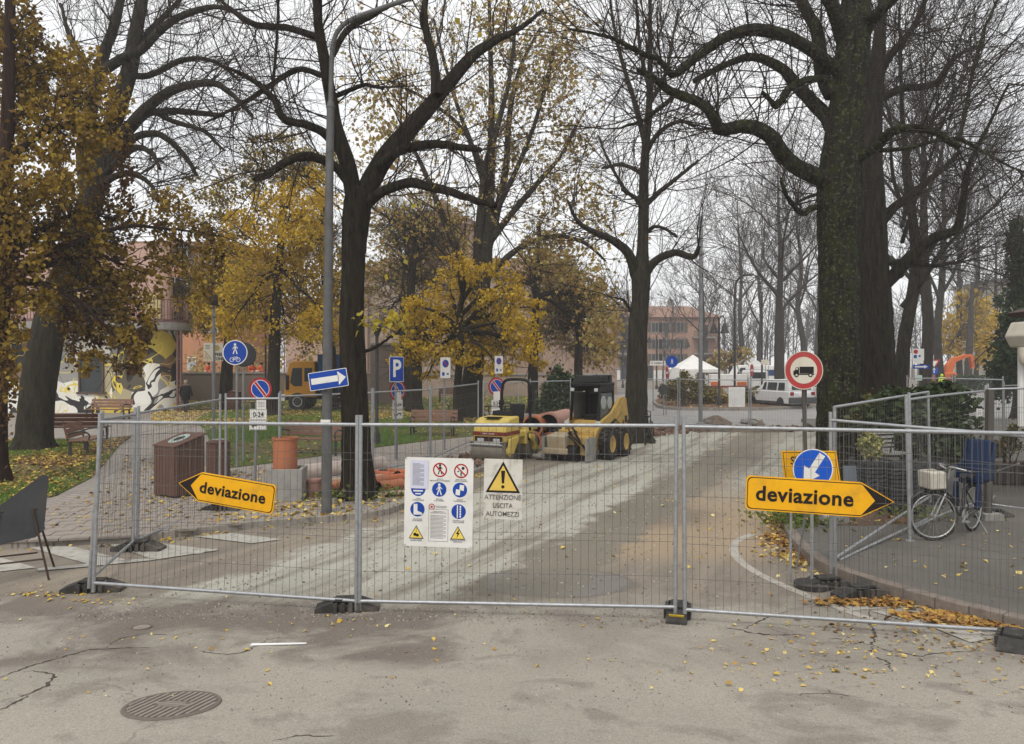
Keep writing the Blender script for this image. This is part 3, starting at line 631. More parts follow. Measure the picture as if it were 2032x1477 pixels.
def curve_to(p0, p1, sag=.25, k=6, jit=.12):
    p0, p1 = np.array(p0), np.array(p1); t = np.linspace(0, 1, k)[:, None]; L_ = np.linalg.norm(p1 - p0)
    P = p0 + (p1 - p0) * t; P[:, 2] += sag * L_ * np.sin(np.pi * t[:, 0]); P[1:-1] += rng.normal(0, jit * L_ / k, (k - 2, 3)); return P

# ---------------- linden by the lamp post
D = DW(988, PZ)
t = Tree('linden_tree', 'dark forked bare linden on the left kerb, right beside the tall lamp post', W(710, 988, PZ), M_barkdark, M_twig, None)
t.px_trunk([(711, 990, 31), (709, 940, 30), (706, 860, 27), (702, 760, 25.5), (698, 650, 24), (700, 560, 22), (703, 480, 24), (708, 420, 27), (712, 375, 24)], D, sides=26, k=70, rough=.05)
for q, sl in (([(706, 410, 20), (690, 330, 17), (668, 260, 14), (655, 190, 12), (640, 110, 11), (630, 40, 9), (628, -60, 8), (640, -160, 6)], -1.2),
              ([(716, 400, 20), (760, 320, 19), (820, 250, 17), (880, 180, 14), (940, 110, 11), (985, 78, 8), (1030, 50, 5), (1075, 10, 3)], 1.5),
              ([(866, 190, 10), (862, 130, 9), (850, 80, 8), (838, 30, 7), (845, -60, 5)], .5),
              ([(752, 332, 9), (785, 305, 9), (820, 290, 9), (880, 284, 8), (915, 286, 7), (955, 295, 5)], -1.0),
              ([(722, 408, 11), (760, 380, 9), (815, 363, 9), (870, 376, 8), (930, 397, 6), (992, 412, 5)], -1.6),
              ([(700, 375, 10), (665, 332, 9), (612, 312, 9), (565, 320, 8), (520, 345, 7), (495, 353, 5)], -1.4),
              ([(676, 300, 11), (640, 262, 9), (602, 245, 8), (558, 229, 8), (536, 186, 6), (495, 153, 5), (443, 130, 3)], -.6),
              ([(630, 75, 8), (570, 55, 7), (505, 48, 7), (455, 15, 5), (420, -20, 3)], .8),
              ([(640, 150, 6), (592, 138, 6), (540, 164, 5), (480, 200, 4), (400, 240, 2)], 1.2),
              ([(660, 110, 6), (690, 60, 6), (740, 35, 5), (790, 5, 3)], .4), ([(668, 190, 5), (720, 168, 4), (760, 165, 3)], -.6), ([(540, 180, 3), (548, 110, 3), (560, 30, 2.5), (575, -40, 2)], -.3)):
    t.px_limb(q, D, sl)
t.twigs(240, 1000, 1500, (1.0, 3.2), (.5, 1.7), (.15, .7), .012, .0056, .0034, up=.3, t0=.2, wander=.13)
q = np.array([A(x, y, D - 1.2 + rng.uniform(-.8, .8)) for x, y in [(848, 23), (908, 42), (915, 58), (950, 38), (935, 115), (952, 70), (910, 265), (822, 142), (985, 230), (983, 195), (861, 371), (905, 362), (801, 410), (821, 410), (835, 405), (806, 475), (767, 550), (805, 520), (912, 260), (926, 70)]])
M_lyel = leafmat('linden_leaf_yellow', [(.42, .34, .04), (.50, .38, .04), (.36, .32, .06)], .4)
t.leaves(q, .12, M_lyel)
q = np.concatenate([A(745, 640, D - .4) + rng.normal(0, (.18, .2, .10), (26, 3)), A(790, 640, D - .4) + rng.normal(0, (.12, .2, .12), (22, 3))])
lf = leaf_mesh('leaf', q - t.base, .13, M_lyel, droop=1)
t.leaves(q, .13, M_lyel)
t.px_limb([(712, 700, 4), (745, 690, 3), (780, 665, 2), (800, 640, 1.5)], D, -.4)
# suckers and weeds at the foot
P = W(710, 985, PZ) + rng.normal(0, (.42, .3, .03), (700, 3)); P[:, 2] = PZ + np.abs(rng.normal(0, .07, 700)) + .02
M_weed = leafmat('weed_leaf', [(.10, .15, .03), (.16, .19, .04), (.22, .22, .05), (.08, .11, .03)], .3)
setp(obj('weed', leaf_mesh('weed', P, .075, M_weed), M_weed), kind='stuff')

# ---------------- big mossy tree at the right
D = 15.6
t = Tree('linden_tree', 'huge mossy dark linden behind the round no-lorries sign', A(1664, 722 + 2.47 * FPX / 15.6, D), M_barkmoss, M_twig)
t.px_trunk([(1663, 960, 42), (1662, 880, 40), (1662, 800, 39), (1663, 700, 38), (1664, 600, 37), (1662, 500, 36), (1662, 430, 39), (1664, 350, 39), (1675, 260, 35), (1686, 160, 32), (1694, 60, 30), (1700, -40, 24), (1704, -140, 18)], D, sides=32, k=90, rough=.045)
for q, sl in (([(1650, 362, 18), (1626, 352, 16), (1581, 332, 15), (1552, 303, 15), (1532, 270, 14), (1487, 250, 12), (1429, 258, 11), (1421, 242, 10), (1396, 209, 9), (1335, 188, 8), (1310, 168, 6), (1270, 140, 4)], -1.6),
              ([(1655, 262, 15), (1642, 233, 14), (1614, 205, 13), (1581, 172, 12), (1548, 135, 10), (1503, 115, 9), (1462, 119, 8), (1421, 135, 7), (1376, 160, 6)], 1.5),
              ([(1660, 140, 14), (1634, 119, 13), (1601, 94, 12), (1548, 68, 12), (1495, 59, 11), (1454, 66, 10), (1413, 86, 10), (1380, 110, 9), (1351, 135, 8), (1327, 151, 7), (1300, 120, 5), (1261, 106, 5), (1200, 74, 3), (1120, 60, 2)], -2.2),
              ([(1652, 190, 15), (1632, 143, 14), (1622, 61, 13), (1605, 25, 11), (1588, -20, 10), (1570, -90, 7)], .8),
              ([(1700, 90, 15), (1728, 41, 13), (1745, 25, 11), (1773, 0, 10), (1810, -40, 7)], -1.0), ([(1676, 90, 14), (1660, 30, 14), (1640, -20, 12), (1625, -90, 8)], -.8),
              ([(1690, 330, 12), (1708, 311, 10), (1745, 287, 10), (1769, 262, 9), (1814, 258, 8), (1855, 266, 7), (1896, 290, 5)], -1.6),
              ([(1650, 160, 8), (1626, 156, 7), (1593, 160, 7), (1564, 176, 7), (1540, 209, 7), (1522, 200, 5), (1507, 186, 4)], -.7),
              ([(1640, 408, 8), (1610, 413, 6), (1593, 422, 6), (1575, 405, 5), (1560, 385, 4), (1552, 350, 3)], -.9),
              ([(1896, 290, 4), (1912, 240, 4), (1925, 160, 3.5), (1945, 70, 3), (1980, -20, 2)], .5), ([(1340, 188, 5), (1310, 215, 4), (1270, 240, 3), (1215, 255, 2)], -.6), ([(1720, 300, 5), (1800, 295, 4), (1900, 275, 3), (2000, 330, 2), (2060, 350, 1.5)], -1.4)):
    t.px_limb(q, D, sl, sides=9)
t.twigs(330, 1500, 2300, (1.3, 4.0), (.6, 2.0), (.2, .8), .0125, .0056, .0034, up=.2, t0=.2, wander=.11)
# ---------------- second tree in the right row
D = 20.5
t = Tree('linden_tree', 'dark bare linden next behind the huge mossy trunk, low limb reaching right', W(1748, 905, RZ), M_barkdark, M_twig, 'lindens of the right hand row')
t.px_trunk([(1748, 903, 36), (1745, 800, 32), (1741, 700, 31), (1737, 600, 30), (1732, 500, 27), (1730, 400, 24), (1728, 300, 20), (1733, 200, 17), (1742, 110, 13), (1750, 20, 9), (1756, -80, 6)], D, sides=24, k=70, rough=.05)
for q, sl in (([(1738, 590, 14), (1773, 549, 13), (1814, 508, 12), (1855, 475, 10), (1900, 459, 9), (1912, 405, 7), (1921, 344, 5), (1960, 260, 3), (2000, 180, 2)], -1.5),
              ([(1735, 470, 11), (1765, 422, 10), (1814, 381, 8), (1863, 340, 6), (1900, 300, 4)], 1.2), ([(1740, 200, 9), (1790, 175, 8), (1855, 164, 7), (1888, 119, 5), (1930, 90, 3)], .6),
              ([(1740, 160, 9), (1765, 110, 8), (1794, 78, 7), (1826, 25, 5), (1850, -50, 3)], -1), ([(1728, 300, 8), (1700, 250, 7), (1680, 180, 5), (1660, 90, 3)], 1.5), ([(1728, 420, 7), (1690, 390, 5), (1640, 380, 4), (1580, 400, 2)], 1.5),
              ([(1735, 540, 6), (1780, 520, 5), (1840, 530, 4), (1900, 520, 2)], -.8)):
    t.px_limb(q, D, sl)
t.twigs(240, 1100, 1700, (1.4, 4.0), (.7, 2.0), (.25, .9), .015, .0068, .0042, up=.3, t0=.15, wander=.12)

# ---------------- middle tree behind the loader
D = DW(876, .02)
t = Tree('linden_tree', 'slim straight bare linden standing just behind the skid steer loader', W(1263, 876, .02), M_barkgrey, M_twig)
t.px_trunk([(1262, 877, 29), (1262, 820, 24), (1264, 730, 21), (1266, 650, 19.5), (1271, 590, 18), (1272, 548, 19), (1275, 500, 12), (1277, 430, 11), (1278, 350, 9.5), (1283, 270, 8), (1289, 190, 6.5), (1290, 100, 5), (1290, 0, 3.5), (1291, -60, 2)], D, sides=22, k=70, rough=.05)
for q, sl in (([(1280, 545, 10), (1305, 515, 8), (1340, 503, 7), (1378, 511, 6), (1392, 488, 4)], -.8), ([(1264, 550, 11), (1247, 502, 9), (1215, 475, 8), (1180, 460, 6), (1150, 440, 4), (1130, 400, 2)], -1.2),
              ([(1275, 345, 5), (1240, 328, 4), (1200, 329, 3)], .5), ([(1281, 290, 6), (1262, 210, 5), (1240, 130, 4), (1225, 50, 3), (1215, -30, 2)], 1), ([(1282, 300, 6), (1310, 260, 5), (1345, 240, 4), (1370, 250, 3)], -.8),
              ([(1279, 410, 6), (1310, 380, 5), (1350, 350, 4), (1390, 320, 3)], .8), ([(1287, 210, 5), (1320, 150, 4), (1335, 90, 3), (1350, 20, 2)], .6), ([(1276, 400, 5), (1245, 380, 4), (1215, 330, 3), (1190, 270, 2)], 1.2),
              ([(1276, 420, 5), (1260, 390, 4), (1235, 370, 3)], -.6), ([(1290, 180, 4), (1270, 100, 3), (1268, 20, 2)], -.6), ([(1262, 640, 3), (1240, 600, 2.5), (1215, 590, 2)], -.5), ([(1278, 470, 4), (1300, 450, 3), (1345, 470, 2.5)], -.5)):
    t.px_limb(q, D, sl)
t.twigs(230, 1000, 1300, (1.3, 4.2), (.6, 2.0), (.25, .9), .015, .0076, .0048, wander=.12, up=.45, t0=.1, a=(.35, 1.1))

# ---------------- leaning bare tree in the park at the left
D = DW(893, PZ)
t = Tree('bare_tree', 'thick leaning bare tree in the park in front of the painted wall', W(68, 893, PZ), M_barkgrey, M_twig)
t.px_trunk([(66, 894, 33), (70, 840, 32), (78, 760, 32), (92, 680, 31), (112, 600, 29), (135, 540, 27), (158, 470, 25), (180, 400, 23), (197, 340, 21), (212, 285, 18), (232, 220, 17), (258, 138, 15), (268, 74, 13), (282, 0, 11), (292, -90, 7)], D, sides=26, k=80, rough=.045)
for q, sl in (([(180, 400, 17), (168, 320, 15), (180, 220, 13), (201, 123, 11), (223, 60, 9), (240, 0, 8), (250, -80, 5)], 1.2), ([(205, 330, 13), (253, 257, 12), (298, 208, 10), (342, 179, 9), (410, 164, 7), (450, 180, 5), (500, 230, 3)], -1.5),
              ([(225, 300, 10), (283, 231, 9), (320, 221, 8), (365, 220, 7), (447, 227, 5)], 1.2), ([(200, 350, 10), (253, 283, 8), (298, 266, 7), (335, 279, 6), (369, 316, 5), (387, 346, 3)], -1.2), ([(195, 360, 8), (261, 298, 6), (298, 305, 5), (316, 335, 3)], -1.8),
              ([(190, 380, 8), (220, 354, 7), (261, 346, 6), (298, 365, 4), (312, 385, 2)], -1), ([(205, 140, 10), (245, 115, 9), (279, 100, 8), (335, 48, 7), (391, 22, 6), (450, 18, 4), (520, 60, 2)], -1.3), ([(262, 120, 8), (300, 60, 7), (345, 10, 5), (380, -40, 3)], 1),
              ([(255, 150, 7), (300, 150, 6), (370, 120, 5), (430, 130, 4), (480, 170, 2)], .8), ([(195, 200, 6), (170, 130, 5), (140, 70, 4), (120, 10, 3)], 1.5), ([(290, 212, 6), (340, 240, 5), (400, 260, 4), (440, 300, 2)], -1)):
    t.px_limb(q, D, sl)
t.twigs(250, 1200, 1900, (1.3, 3.8), (.6, 1.8), (.2, .9), .016, .0075, .0046, up=.3, t0=.18, wander=.13)

# ---------------- leafy tree at the left edge, brown and ochre leaves hanging in curtains
M_lbrown = leafmat('leaf_ochre', [(.30, .185, .024), (.38, .25, .03), (.22, .12, .02), (.46, .32, .038), (.13, .068, .017), (.28, .20, .03), (.20, .12, .02), (.34, .24, .03)], .35)
M_lrust = leafmat('leaf_rust', [(.10, .045, .015), (.075, .032, .014), (.14, .07, .018), (.19, .11, .022), (.05, .024, .012)], .3)
D = DW(957, PZ)
t = Tree('leafy_tree', 'tree at the far left edge hung with heavy curtains of ochre brown leaves', W(-6, 957, PZ), M_barkred, M_twig)
t.px_trunk([(-8, 958, 23), (-6, 850, 19), (-2, 700, 18), (4, 560, 17), (8, 420, 15), (14, 280, 13), (18, 150, 11), (20, 0, 9), (22, -120, 6)], D, sides=18, k=60)
clA = [(60, 110, 70, 50, 16.9), (150, 120, 60, 40, 17), (30, 250, 60, 60, 16.6), (150, 260, 70, 60, 17.2), (90, 400, 70, 60, 17), (190, 500, 60, 70, 17.8), (35, 40, 50, 70, 16.2), (20, 160, 70, 70, 16.4), (120, 160, 90, 55, 16.6), (185, 195, 70, 62, 16.8), (90, 245, 100, 60, 16.2), (200, 262, 48, 45, 16.5), (55, 350, 90, 70, 15.8), (30, 470, 70, 80, 16), (140, 330, 55, 50, 16.4), (150, 470, 85, 80, 17), (150, 560, 95, 75, 17.4), (225, 440, 55, 60, 17.6),
       (340, 425, 75, 55, 18), (410, 480, 32, 60, 18.2), (330, 500, 55, 45, 18.2), (230, 560, 60, 60, 17.5), (265, 610, 45, 55, 17.5), (200, 640, 70, 40, 17.3), (180, 715, 48, 26, 17), (250, 690, 45, 36, 17), (60, 560, 60, 50, 16.2), (20, 620, 45, 70, 15.8), (390, 570, 45, 45, 18.4), (300, 560, 45, 40, 18), (12, 720, 26, 60, 15.6)]
clB = [(30, 60, 60, 80, 16.6), (250, 340, 20, 45, 17), (240, 270, 24, 60, 17), (225, 400, 40, 70, 17.8), (180, 580, 70, 80, 17.6), (155, 640, 50, 60, 17.3), (425, 515, 18, 62, 18.3), (270, 640, 35, 60, 17.7), (10, 560, 35, 110, 15.7), (10, 760, 20, 80, 15.6), (55, 430, 60, 90, 16.3), (255, 720, 30, 26, 17)]
for c in clA[3::2]:
    y0 = min(c[1] + 60, 560); r = np.interp(y0, [0, 957], [9, 20])
    t.limb(curve_to(A(np.interp(y0, [0, 560], [20, 4]), y0, D), A(c[0], c[1] - 10, c[4]), .15), [.09, .02], sides=6)
t.twigs(170, 600, 0, (.6, 1.6), (.3, .8), up=-.2, t0=.3)
t.leaves(clump_points(clA, 18500, .55, 30, .125, .3), .105, M_lbrown); t.leaves(clump_points(clB, 4600, .5, 26, .14, .6), .10, M_lrust)
q = clump_points(clA, 230, .3, 40, .2) - t.base; q[:, 1] -= .5
for i, pt in enumerate(q[:220]):        # the leaves that show largest, one by one
    if i == 0:
        lm = [leaf_mesh('leaf', np.zeros((1, 3)), .14, M_lbrown, False, droop=1) for _ in range(12)]
    o = bpy.data.objects.new('leaf', lm[i % 12]); COL.objects.link(o); o.parent = t.root; o.location = tuple(pt); o.rotation_euler = (random.uniform(-.5, .5), random.uniform(-.5, .5), random.uniform(0, 6))

# ---------------- yellow trees of the park
M_lyellow = leafmat('leaf_golden', [(.56, .37, .02), (.68, .46, .025), (.46, .28, .02), (.60, .45, .05), (.34, .21, .02), (.70, .48, .03)], .4)
M_lolive = leafmat('leaf_olive', [(.26, .20, .035), (.34, .26, .045), (.18, .14, .03), (.40, .28, .04), (.14, .10, .025)], .35)
M_ltan = leafmat('leaf_tan', [(.40, .28, .09), (.32, .19, .065), (.48, .36, .11), (.27, .14, .05), (.40, .36, .10), (.50, .40, .13)], .35)
def leafy(label, base_px, z, trunk, clumps, n, size, mat, group, bark=None, extra=None, twn=(120, 420), depth=.8):
    b = W(*base_px, z); D = b[1]; t = Tree('leafy_tree', label, b, bark or M_barkdark, M_twig, group); t.px_trunk(trunk, D, sides=14, k=40)
    ty = np.array([p[1] for p in trunk]); tx = np.array([p[0] for p in trunk])
    for c in clumps:
        y0 = min(max(c[1] + 70, ty.min()), np.interp(.6, [0, 1], [ty.max(), ty.min()])); x0 = np.interp(-y0, -ty, tx)
        t.limb(curve_to(A(x0, y0, D), A(c[0], c[1], c[4]), .1), [.11, .02], sides=6)
    t.twigs(*twn, 0, (.8, 2.2), (.4, 1.2), r1=.02, r2=.011, r3=.007, up=.3, t0=.25)
    t.leaves(clump_points(clumps, n, depth, 34, .14), size, mat)
    if extra: t.leaves(clump_points(extra[0], extra[1], depth, 30, .15), size, extra[2])
    return t
G = 'autumn trees standing in the park'
cl = [(580, 430, 95, 70), (600, 370, 60, 40), (520, 545, 110, 80), (620, 560, 60, 80), (480, 470, 50, 60), (455, 640, 60, 42), (560, 640, 90, 48), (610, 470, 50, 50), (640, 640, 50, 50)]
leafy('golden yellow leafy tree between the blue path sign and the lamp post', (541, 826), PZ, [(541, 828, 15), (543, 760, 12.5), (545, 680, 12), (548, 600, 10), (555, 520, 8), (560, 430, 6), (562, 350, 4)], [(*c, 36 + (i % 4) - 1.5) for i, c in enumerate(cl)], 14000, .14, M_lyellow, G, extra=([(530, 330, 80, 42, 37), (450, 370, 70, 40, 37), (555, 285, 62, 32, 37), (420, 420, 50, 40, 37), (640, 330, 40, 30, 37), (530, 500, 110, 110, 38.5), (600, 620, 70, 70, 38.5)], 9500, M_lolive))
leafy('yellow tree leaning over the path at the left of the blue sign', (452, 812), PZ, [(448, 815, 13), (450, 740, 11), (455, 660, 9), (450, 580, 7), (440, 480, 5)], [(430, 610, 70, 55, 41), (400, 560, 60, 50, 42), (470, 560, 60, 60, 42), (350, 600, 50, 35, 42), (330, 650, 40, 30, 41)], 8000, .15, M_lolive, G, extra=([(420, 630, 60, 40, 40.5), (480, 600, 50, 50, 41)], 2200, M_lyellow))
cl = [(930, 540, 60, 24), (850, 610, 48, 34), (890, 575, 50, 28), (1000, 590, 54, 34), (840, 640, 55, 36), (930, 640, 80, 48), (1030, 650, 46, 40), (860, 700, 75, 34), (960, 705, 75, 34), (1045, 690, 36, 36), (805, 690, 28, 30), (770, 645, 30, 14), (990, 735, 40, 16)]
leafy('small bright yellow tree standing just behind the road roller', (908, 840), PZ, [(909, 842, 8), (907, 790, 7.5), (910, 740, 7), (914, 680, 7), (912, 630, 6), (918, 580, 4), (925, 530, 3)], [(*c, 31.5 + (i % 3) * .8 - .8) for i, c in enumerate(cl + [(786, 716, 22, 14), (1072, 722, 20, 16), (905, 512, 26, 14), (985, 530, 28, 18), (1064, 612, 22, 20), (818, 604, 24, 18), (1010, 560, 30, 20), (850, 745, 30, 12)])], 11500, .125, M_lyellow, G, depth=.9, extra=([(880, 660, 90, 60, 33), (1000, 660, 60, 50, 33)], 2500, M_lolive))
# sparse tall tree with several stems
b = W(935, 829, PZ); D = b[1]
t = Tree('sparse_tree', 'tall many stemmed tree with thin tan leaves behind the small yellow tree', b, M_barkgrey, M_twig, G)
t.px_trunk([(932, 830, 26), (936, 770, 22), (945, 690, 18), (955, 600, 16), (962, 520, 14), (968, 450, 12), (972, 380, 10), (975, 280, 8), (975, 180, 6), (972, 60, 4), (970, -40, 3)], D, sides=18, k=60)
for q, sl in (([(955, 600, 10), (948, 500, 9), (955, 420, 8), (965, 330, 7), (990, 240, 5), (1010, 150, 4), (1020, 50, 3)], -1), ([(962, 520, 9), (985, 430, 8), (1005, 330, 7), (1010, 240, 6), (1030, 140, 4), (1070, 60, 3)], 1.5), ([(950, 640, 9), (925, 540, 8), (895, 470, 7), (860, 380, 6), (830, 310, 4), (800, 260, 3)], 1),
              ([(965, 490, 8), (1010, 430, 7), (1060, 370, 6), (1110, 310, 4), (1150, 240, 3)], -1), ([(970, 400, 6), (940, 300, 5), (910, 220, 4), (880, 120, 3), (860, 40, 2)], 1.5), ([(960, 560, 8), (1020, 500, 6), (1090, 470, 5), (1150, 480, 4), (1200, 520, 2)], 1), ([(985, 420, 6), (1040, 300, 5), (1075, 200, 4), (1100, 100, 3)], -1), ([(930, 560, 6), (860, 480, 4), (790, 440, 3), (730, 400, 2)], -1), ([(972, 360, 5), (920, 260, 4), (850, 200, 3), (770, 160, 2)], -1)):
    t.px_limb(q, D, sl, sides=7)
t.twigs(230, 1100, 900, (1.3, 3.8), (.6, 1.9), (.3, .9), .019, .010, .0065, up=.4, t0=.15)
t.tip_leaves(8000, .15, M_ltan)
t.leaves(clump_points([(1100, 60, 60, 50, D), (1060, 150, 70, 60, D), (1120, 120, 40, 60, D), (1130, 280, 50, 50, D), (780, 200, 60, 60, D), (760, 280, 60, 50, D), (1150, 540, 60, 60, D), (1190, 650, 50, 70, D), (1150, 400, 60, 60, D), (1000, 60, 60, 60, D), (1210, 700, 26, 30, D), (1080, 500, 60, 50, D)], 3800, .8, 40, .22), .2, M_ltan)
# further trunks of the park with thin tan crowns
for (lab, px, py, pts, cl, n) in (('thick trunked tree behind the orange truck cab', 655, 815, [(655, 816, 16), (655, 740, 14), (650, 600, 11), (645, 480, 8), (640, 380, 5)], [(640, 480, 70, 60), (690, 560, 60, 60), (640, 600, 60, 60), (600, 330, 50, 40)], 2500),
                               ('dark bare trunked tree left of the blue parking sign', 822, 818, [(822, 820, 15), (824, 740, 13), (822, 660, 11), (815, 600, 9), (820, 520, 7), (830, 420, 4)], [(800, 520, 70, 60), (860, 470, 60, 50), (770, 440, 50, 50)], 900),
                               ('tree with thin tan crown behind the black roll hoop', 1060, 818, [(1058, 820, 11), (1058, 740, 10), (1062, 640, 8), (1066, 540, 6), (1070, 440, 4)], [(1080, 500, 70, 60), (1130, 580, 60, 60), (1040, 560, 60, 60), (1190, 600, 40, 80), (1200, 700, 30, 50)], 2600)):
    leafy(lab, (px, py), PZ, pts, [(*c, 41) for c in cl], n, .2, M_ltan, G, twn=(240, 1400))

leafy('tall thin tree with sparse tan leaves veiling the church tower', (800, 806), PZ, [(800, 808, 10), (803, 720, 9), (800, 620, 7), (806, 520, 5), (815, 420, 3)], [(*c, 47) for c in [(790, 480, 60, 60), (850, 420, 70, 50), (760, 560, 50, 60), (900, 480, 60, 50), (840, 540, 60, 50), (770, 640, 40, 40), (880, 560, 50, 40)]], 3000, .2, M_ltan, G, M_barkgrey, twn=(320, 1900))
leafy('thin tree with sparse tan leaves at the right end of the church', (1150, 806), PZ, [(1150, 808, 9), (1148, 720, 8), (1152, 620, 6), (1150, 540, 4)], [(*c, 46) for c in [(1130, 580, 60, 50), (1180, 620, 50, 50), (1120, 660, 50, 40), (1170, 690, 46, 40), (1090, 620, 50, 50)]], 2600, .2, M_ltan, G, M_barkgrey, twn=(280, 1700))
# ---------------- bare trees further off
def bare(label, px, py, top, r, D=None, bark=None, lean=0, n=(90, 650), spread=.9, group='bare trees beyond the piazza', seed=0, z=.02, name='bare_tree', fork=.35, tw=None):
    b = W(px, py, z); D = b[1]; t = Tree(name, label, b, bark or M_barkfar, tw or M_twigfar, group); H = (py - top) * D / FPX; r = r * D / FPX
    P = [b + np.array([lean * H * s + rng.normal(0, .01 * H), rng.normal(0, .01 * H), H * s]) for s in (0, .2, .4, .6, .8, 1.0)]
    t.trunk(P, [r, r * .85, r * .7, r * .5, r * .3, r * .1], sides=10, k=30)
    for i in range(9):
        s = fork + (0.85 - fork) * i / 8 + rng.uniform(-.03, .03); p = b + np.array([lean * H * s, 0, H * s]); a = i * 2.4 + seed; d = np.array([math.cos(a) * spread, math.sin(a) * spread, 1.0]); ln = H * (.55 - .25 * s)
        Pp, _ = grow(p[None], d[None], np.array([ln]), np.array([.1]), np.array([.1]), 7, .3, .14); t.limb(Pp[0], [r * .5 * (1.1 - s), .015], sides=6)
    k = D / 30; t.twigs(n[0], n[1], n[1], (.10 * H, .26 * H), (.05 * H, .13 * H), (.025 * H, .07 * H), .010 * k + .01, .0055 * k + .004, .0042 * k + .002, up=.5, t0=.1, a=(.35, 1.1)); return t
bare('bare tree rising from the planting island beside the white off-roader', 1542, 795, 330, 10.5, z=.1, lean=.03, seed=1.0, n=(110, 900), spread=1.1)
bare('hazy bare tree just left of the no-lorries sign', 1585, 776, 360, 7, seed=2.1, n=(100, 800))
bare('hazy bare tree behind the tall double lantern', 1470, 766, 400, 5.5, seed=.4, n=(100, 800))
bare('hazy bare tree behind the white gazebo', 1395, 764, 520, 5, seed=.9)
bare('faint bare tree between the lantern and the island tree', 1510, 762, 430, 5, seed=3.1)
bare('faint bare tree at the right behind the no-lorries sign', 1625, 764, 420, 5.5, seed=4.4)
bare('thin bare tree in front of the far pink flats', 1250, 764, 590, 5, seed=5)
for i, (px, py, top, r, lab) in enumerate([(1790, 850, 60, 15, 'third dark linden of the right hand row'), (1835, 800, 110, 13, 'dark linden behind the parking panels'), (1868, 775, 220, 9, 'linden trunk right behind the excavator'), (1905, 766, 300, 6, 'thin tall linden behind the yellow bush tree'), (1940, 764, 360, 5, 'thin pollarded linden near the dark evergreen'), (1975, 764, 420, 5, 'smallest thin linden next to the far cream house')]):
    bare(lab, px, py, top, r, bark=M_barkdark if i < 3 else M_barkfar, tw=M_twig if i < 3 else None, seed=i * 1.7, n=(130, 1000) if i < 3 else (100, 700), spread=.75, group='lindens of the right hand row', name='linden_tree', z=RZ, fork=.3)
leafy('yellow leafed tree over the orange excavator', (1920, 768), RZ, [(1920, 770, 8), (1922, 720, 7), (1925, 660, 6), (1928, 600, 4), (1930, 560, 3)], [(1900, 660, 50, 40, 83), (1940, 640, 50, 50, 84), (1950, 700, 40, 34, 83), (1880, 690, 30, 24, 83), (1925, 600, 30, 34, 84)], 2600, .4, M_lyellow, None, M_barkfar)
leafy('small yellow tree behind the white gazebo', (1450, 768), .01, [(1450, 770, 5), (1450, 735, 4), (1450, 710, 3)], [(1440, 715, 30, 18, 84), (1470, 705, 30, 16, 85), (1420, 725, 20, 12, 84)], 900, .35, M_ltan, None, M_barkfar)
# dark evergreens at the right edge
M_ever = leafmat('evergreen_leaf', [(.03, .055, .02), (.045, .075, .028), (.022, .04, .016), (.06, .085, .03)], .15)
M_laurel = leafmat('laurel_leaf', [(.035, .055, .018), (.05, .075, .025), (.025, .04, .014), (.08, .10, .04)], .15)
leafy('tall dark evergreen tree above the awning at the right edge', (2020, 830), RZ, [(2022, 832, 12), (2022, 700, 10), (2024, 560, 8), (2026, 450, 4)], [(2018, 480, 18, 45, 33), (2024, 560, 26, 50, 33), (2014, 620, 34, 50, 33), (2008, 690, 34, 50, 33), (2030, 520, 24, 60, 33), (1990, 720, 30, 40, 34), (2000, 760, 34, 40, 34)], 7500, .16, M_ever, None, M_barkdark)
def shrub(label, clumps, n, size, mat, base, z, cat='shrub', name='shrub', group=None):
    t = thing(name, label, cat, tuple(base), group=group); b = np.array(base)
    mb = MB()
    for c in clumps:
        p = A(c[0], c[1], c[4]); 
        for k in range(3):
            q = p + rng.normal(0, .12, 3); mid = (b + q) / 2 + rng.normal(0, .08, 3); mb.tube([tuple(b * 0 + rng.normal(0, .04, 3) * np.array([1, 1, 0])), tuple(mid - b), tuple(q - b)], [.02, .014, .006], 5)
    obj('stem', mb, M_twig, t, kind='stuff'); obj('leaves', leaf_mesh('leaves', clump_points(clumps, n, .8, 30, .22) - b, size, mat, False), mat, t, kind='stuff'); return t
M_varieg = leafmat('variegated_leaf', [(.45, .42, .14), (.55, .50, .22), (.20, .22, .06), (.10, .13, .04), (.50, .45, .16)], .25)
M_shrub = leafmat('shrub_leaf', [(.16, .14, .04), (.22, .17, .05), (.12, .12, .035), (.30, .20, .06), (.09, .09, .03)], .25)
shrub('large dark laurel bush behind the mesh fence panels at the right', [(1760, 830, 55, 40, 14.6), (1840, 810, 60, 40, 14.8), (1890, 830, 40, 50, 14.8), (1800, 790, 50, 20, 15), (1870, 780, 40, 20, 15), (1830, 870, 60, 45, 14.4), (1890, 890, 28, 40, 14.4)], 6000, .13, M_laurel, W(1830, 985, RZ), RZ)
shrub('grey green bush with small leaves between the mossy trunk and the laurel', [(1722, 820, 28, 32, 14.8), (1735, 860, 25, 25, 14.6)], 900, .07, M_shrub, W(1725, 975, RZ), RZ)
sv = shrub('round yellow variegated shrub on top of the black slatted boxes', [(1726, 888, 24, 22, 13.2)], 900, .075, M_varieg, A(1726, 912, 13.2), RZ)
shrub('small variegated shrub in front of the pavement planter at the far right', [(2000, 885, 22, 22, 15.5), (2010, 860, 15, 20, 15.5)], 420, .08, M_shrub, W(2000, 960, RZ), RZ)
shrub('brown green bush with arching stems at the left end of the planting island', [(1345, 770, 32, 26, 46), (1375, 775, 30, 24, 46), (1330, 785, 18, 14, 46), (1355, 748, 16, 12, 46), (1400, 785, 26, 16, 46)], 2600, .17, M_shrub, W(1355, 806, .16), .16)
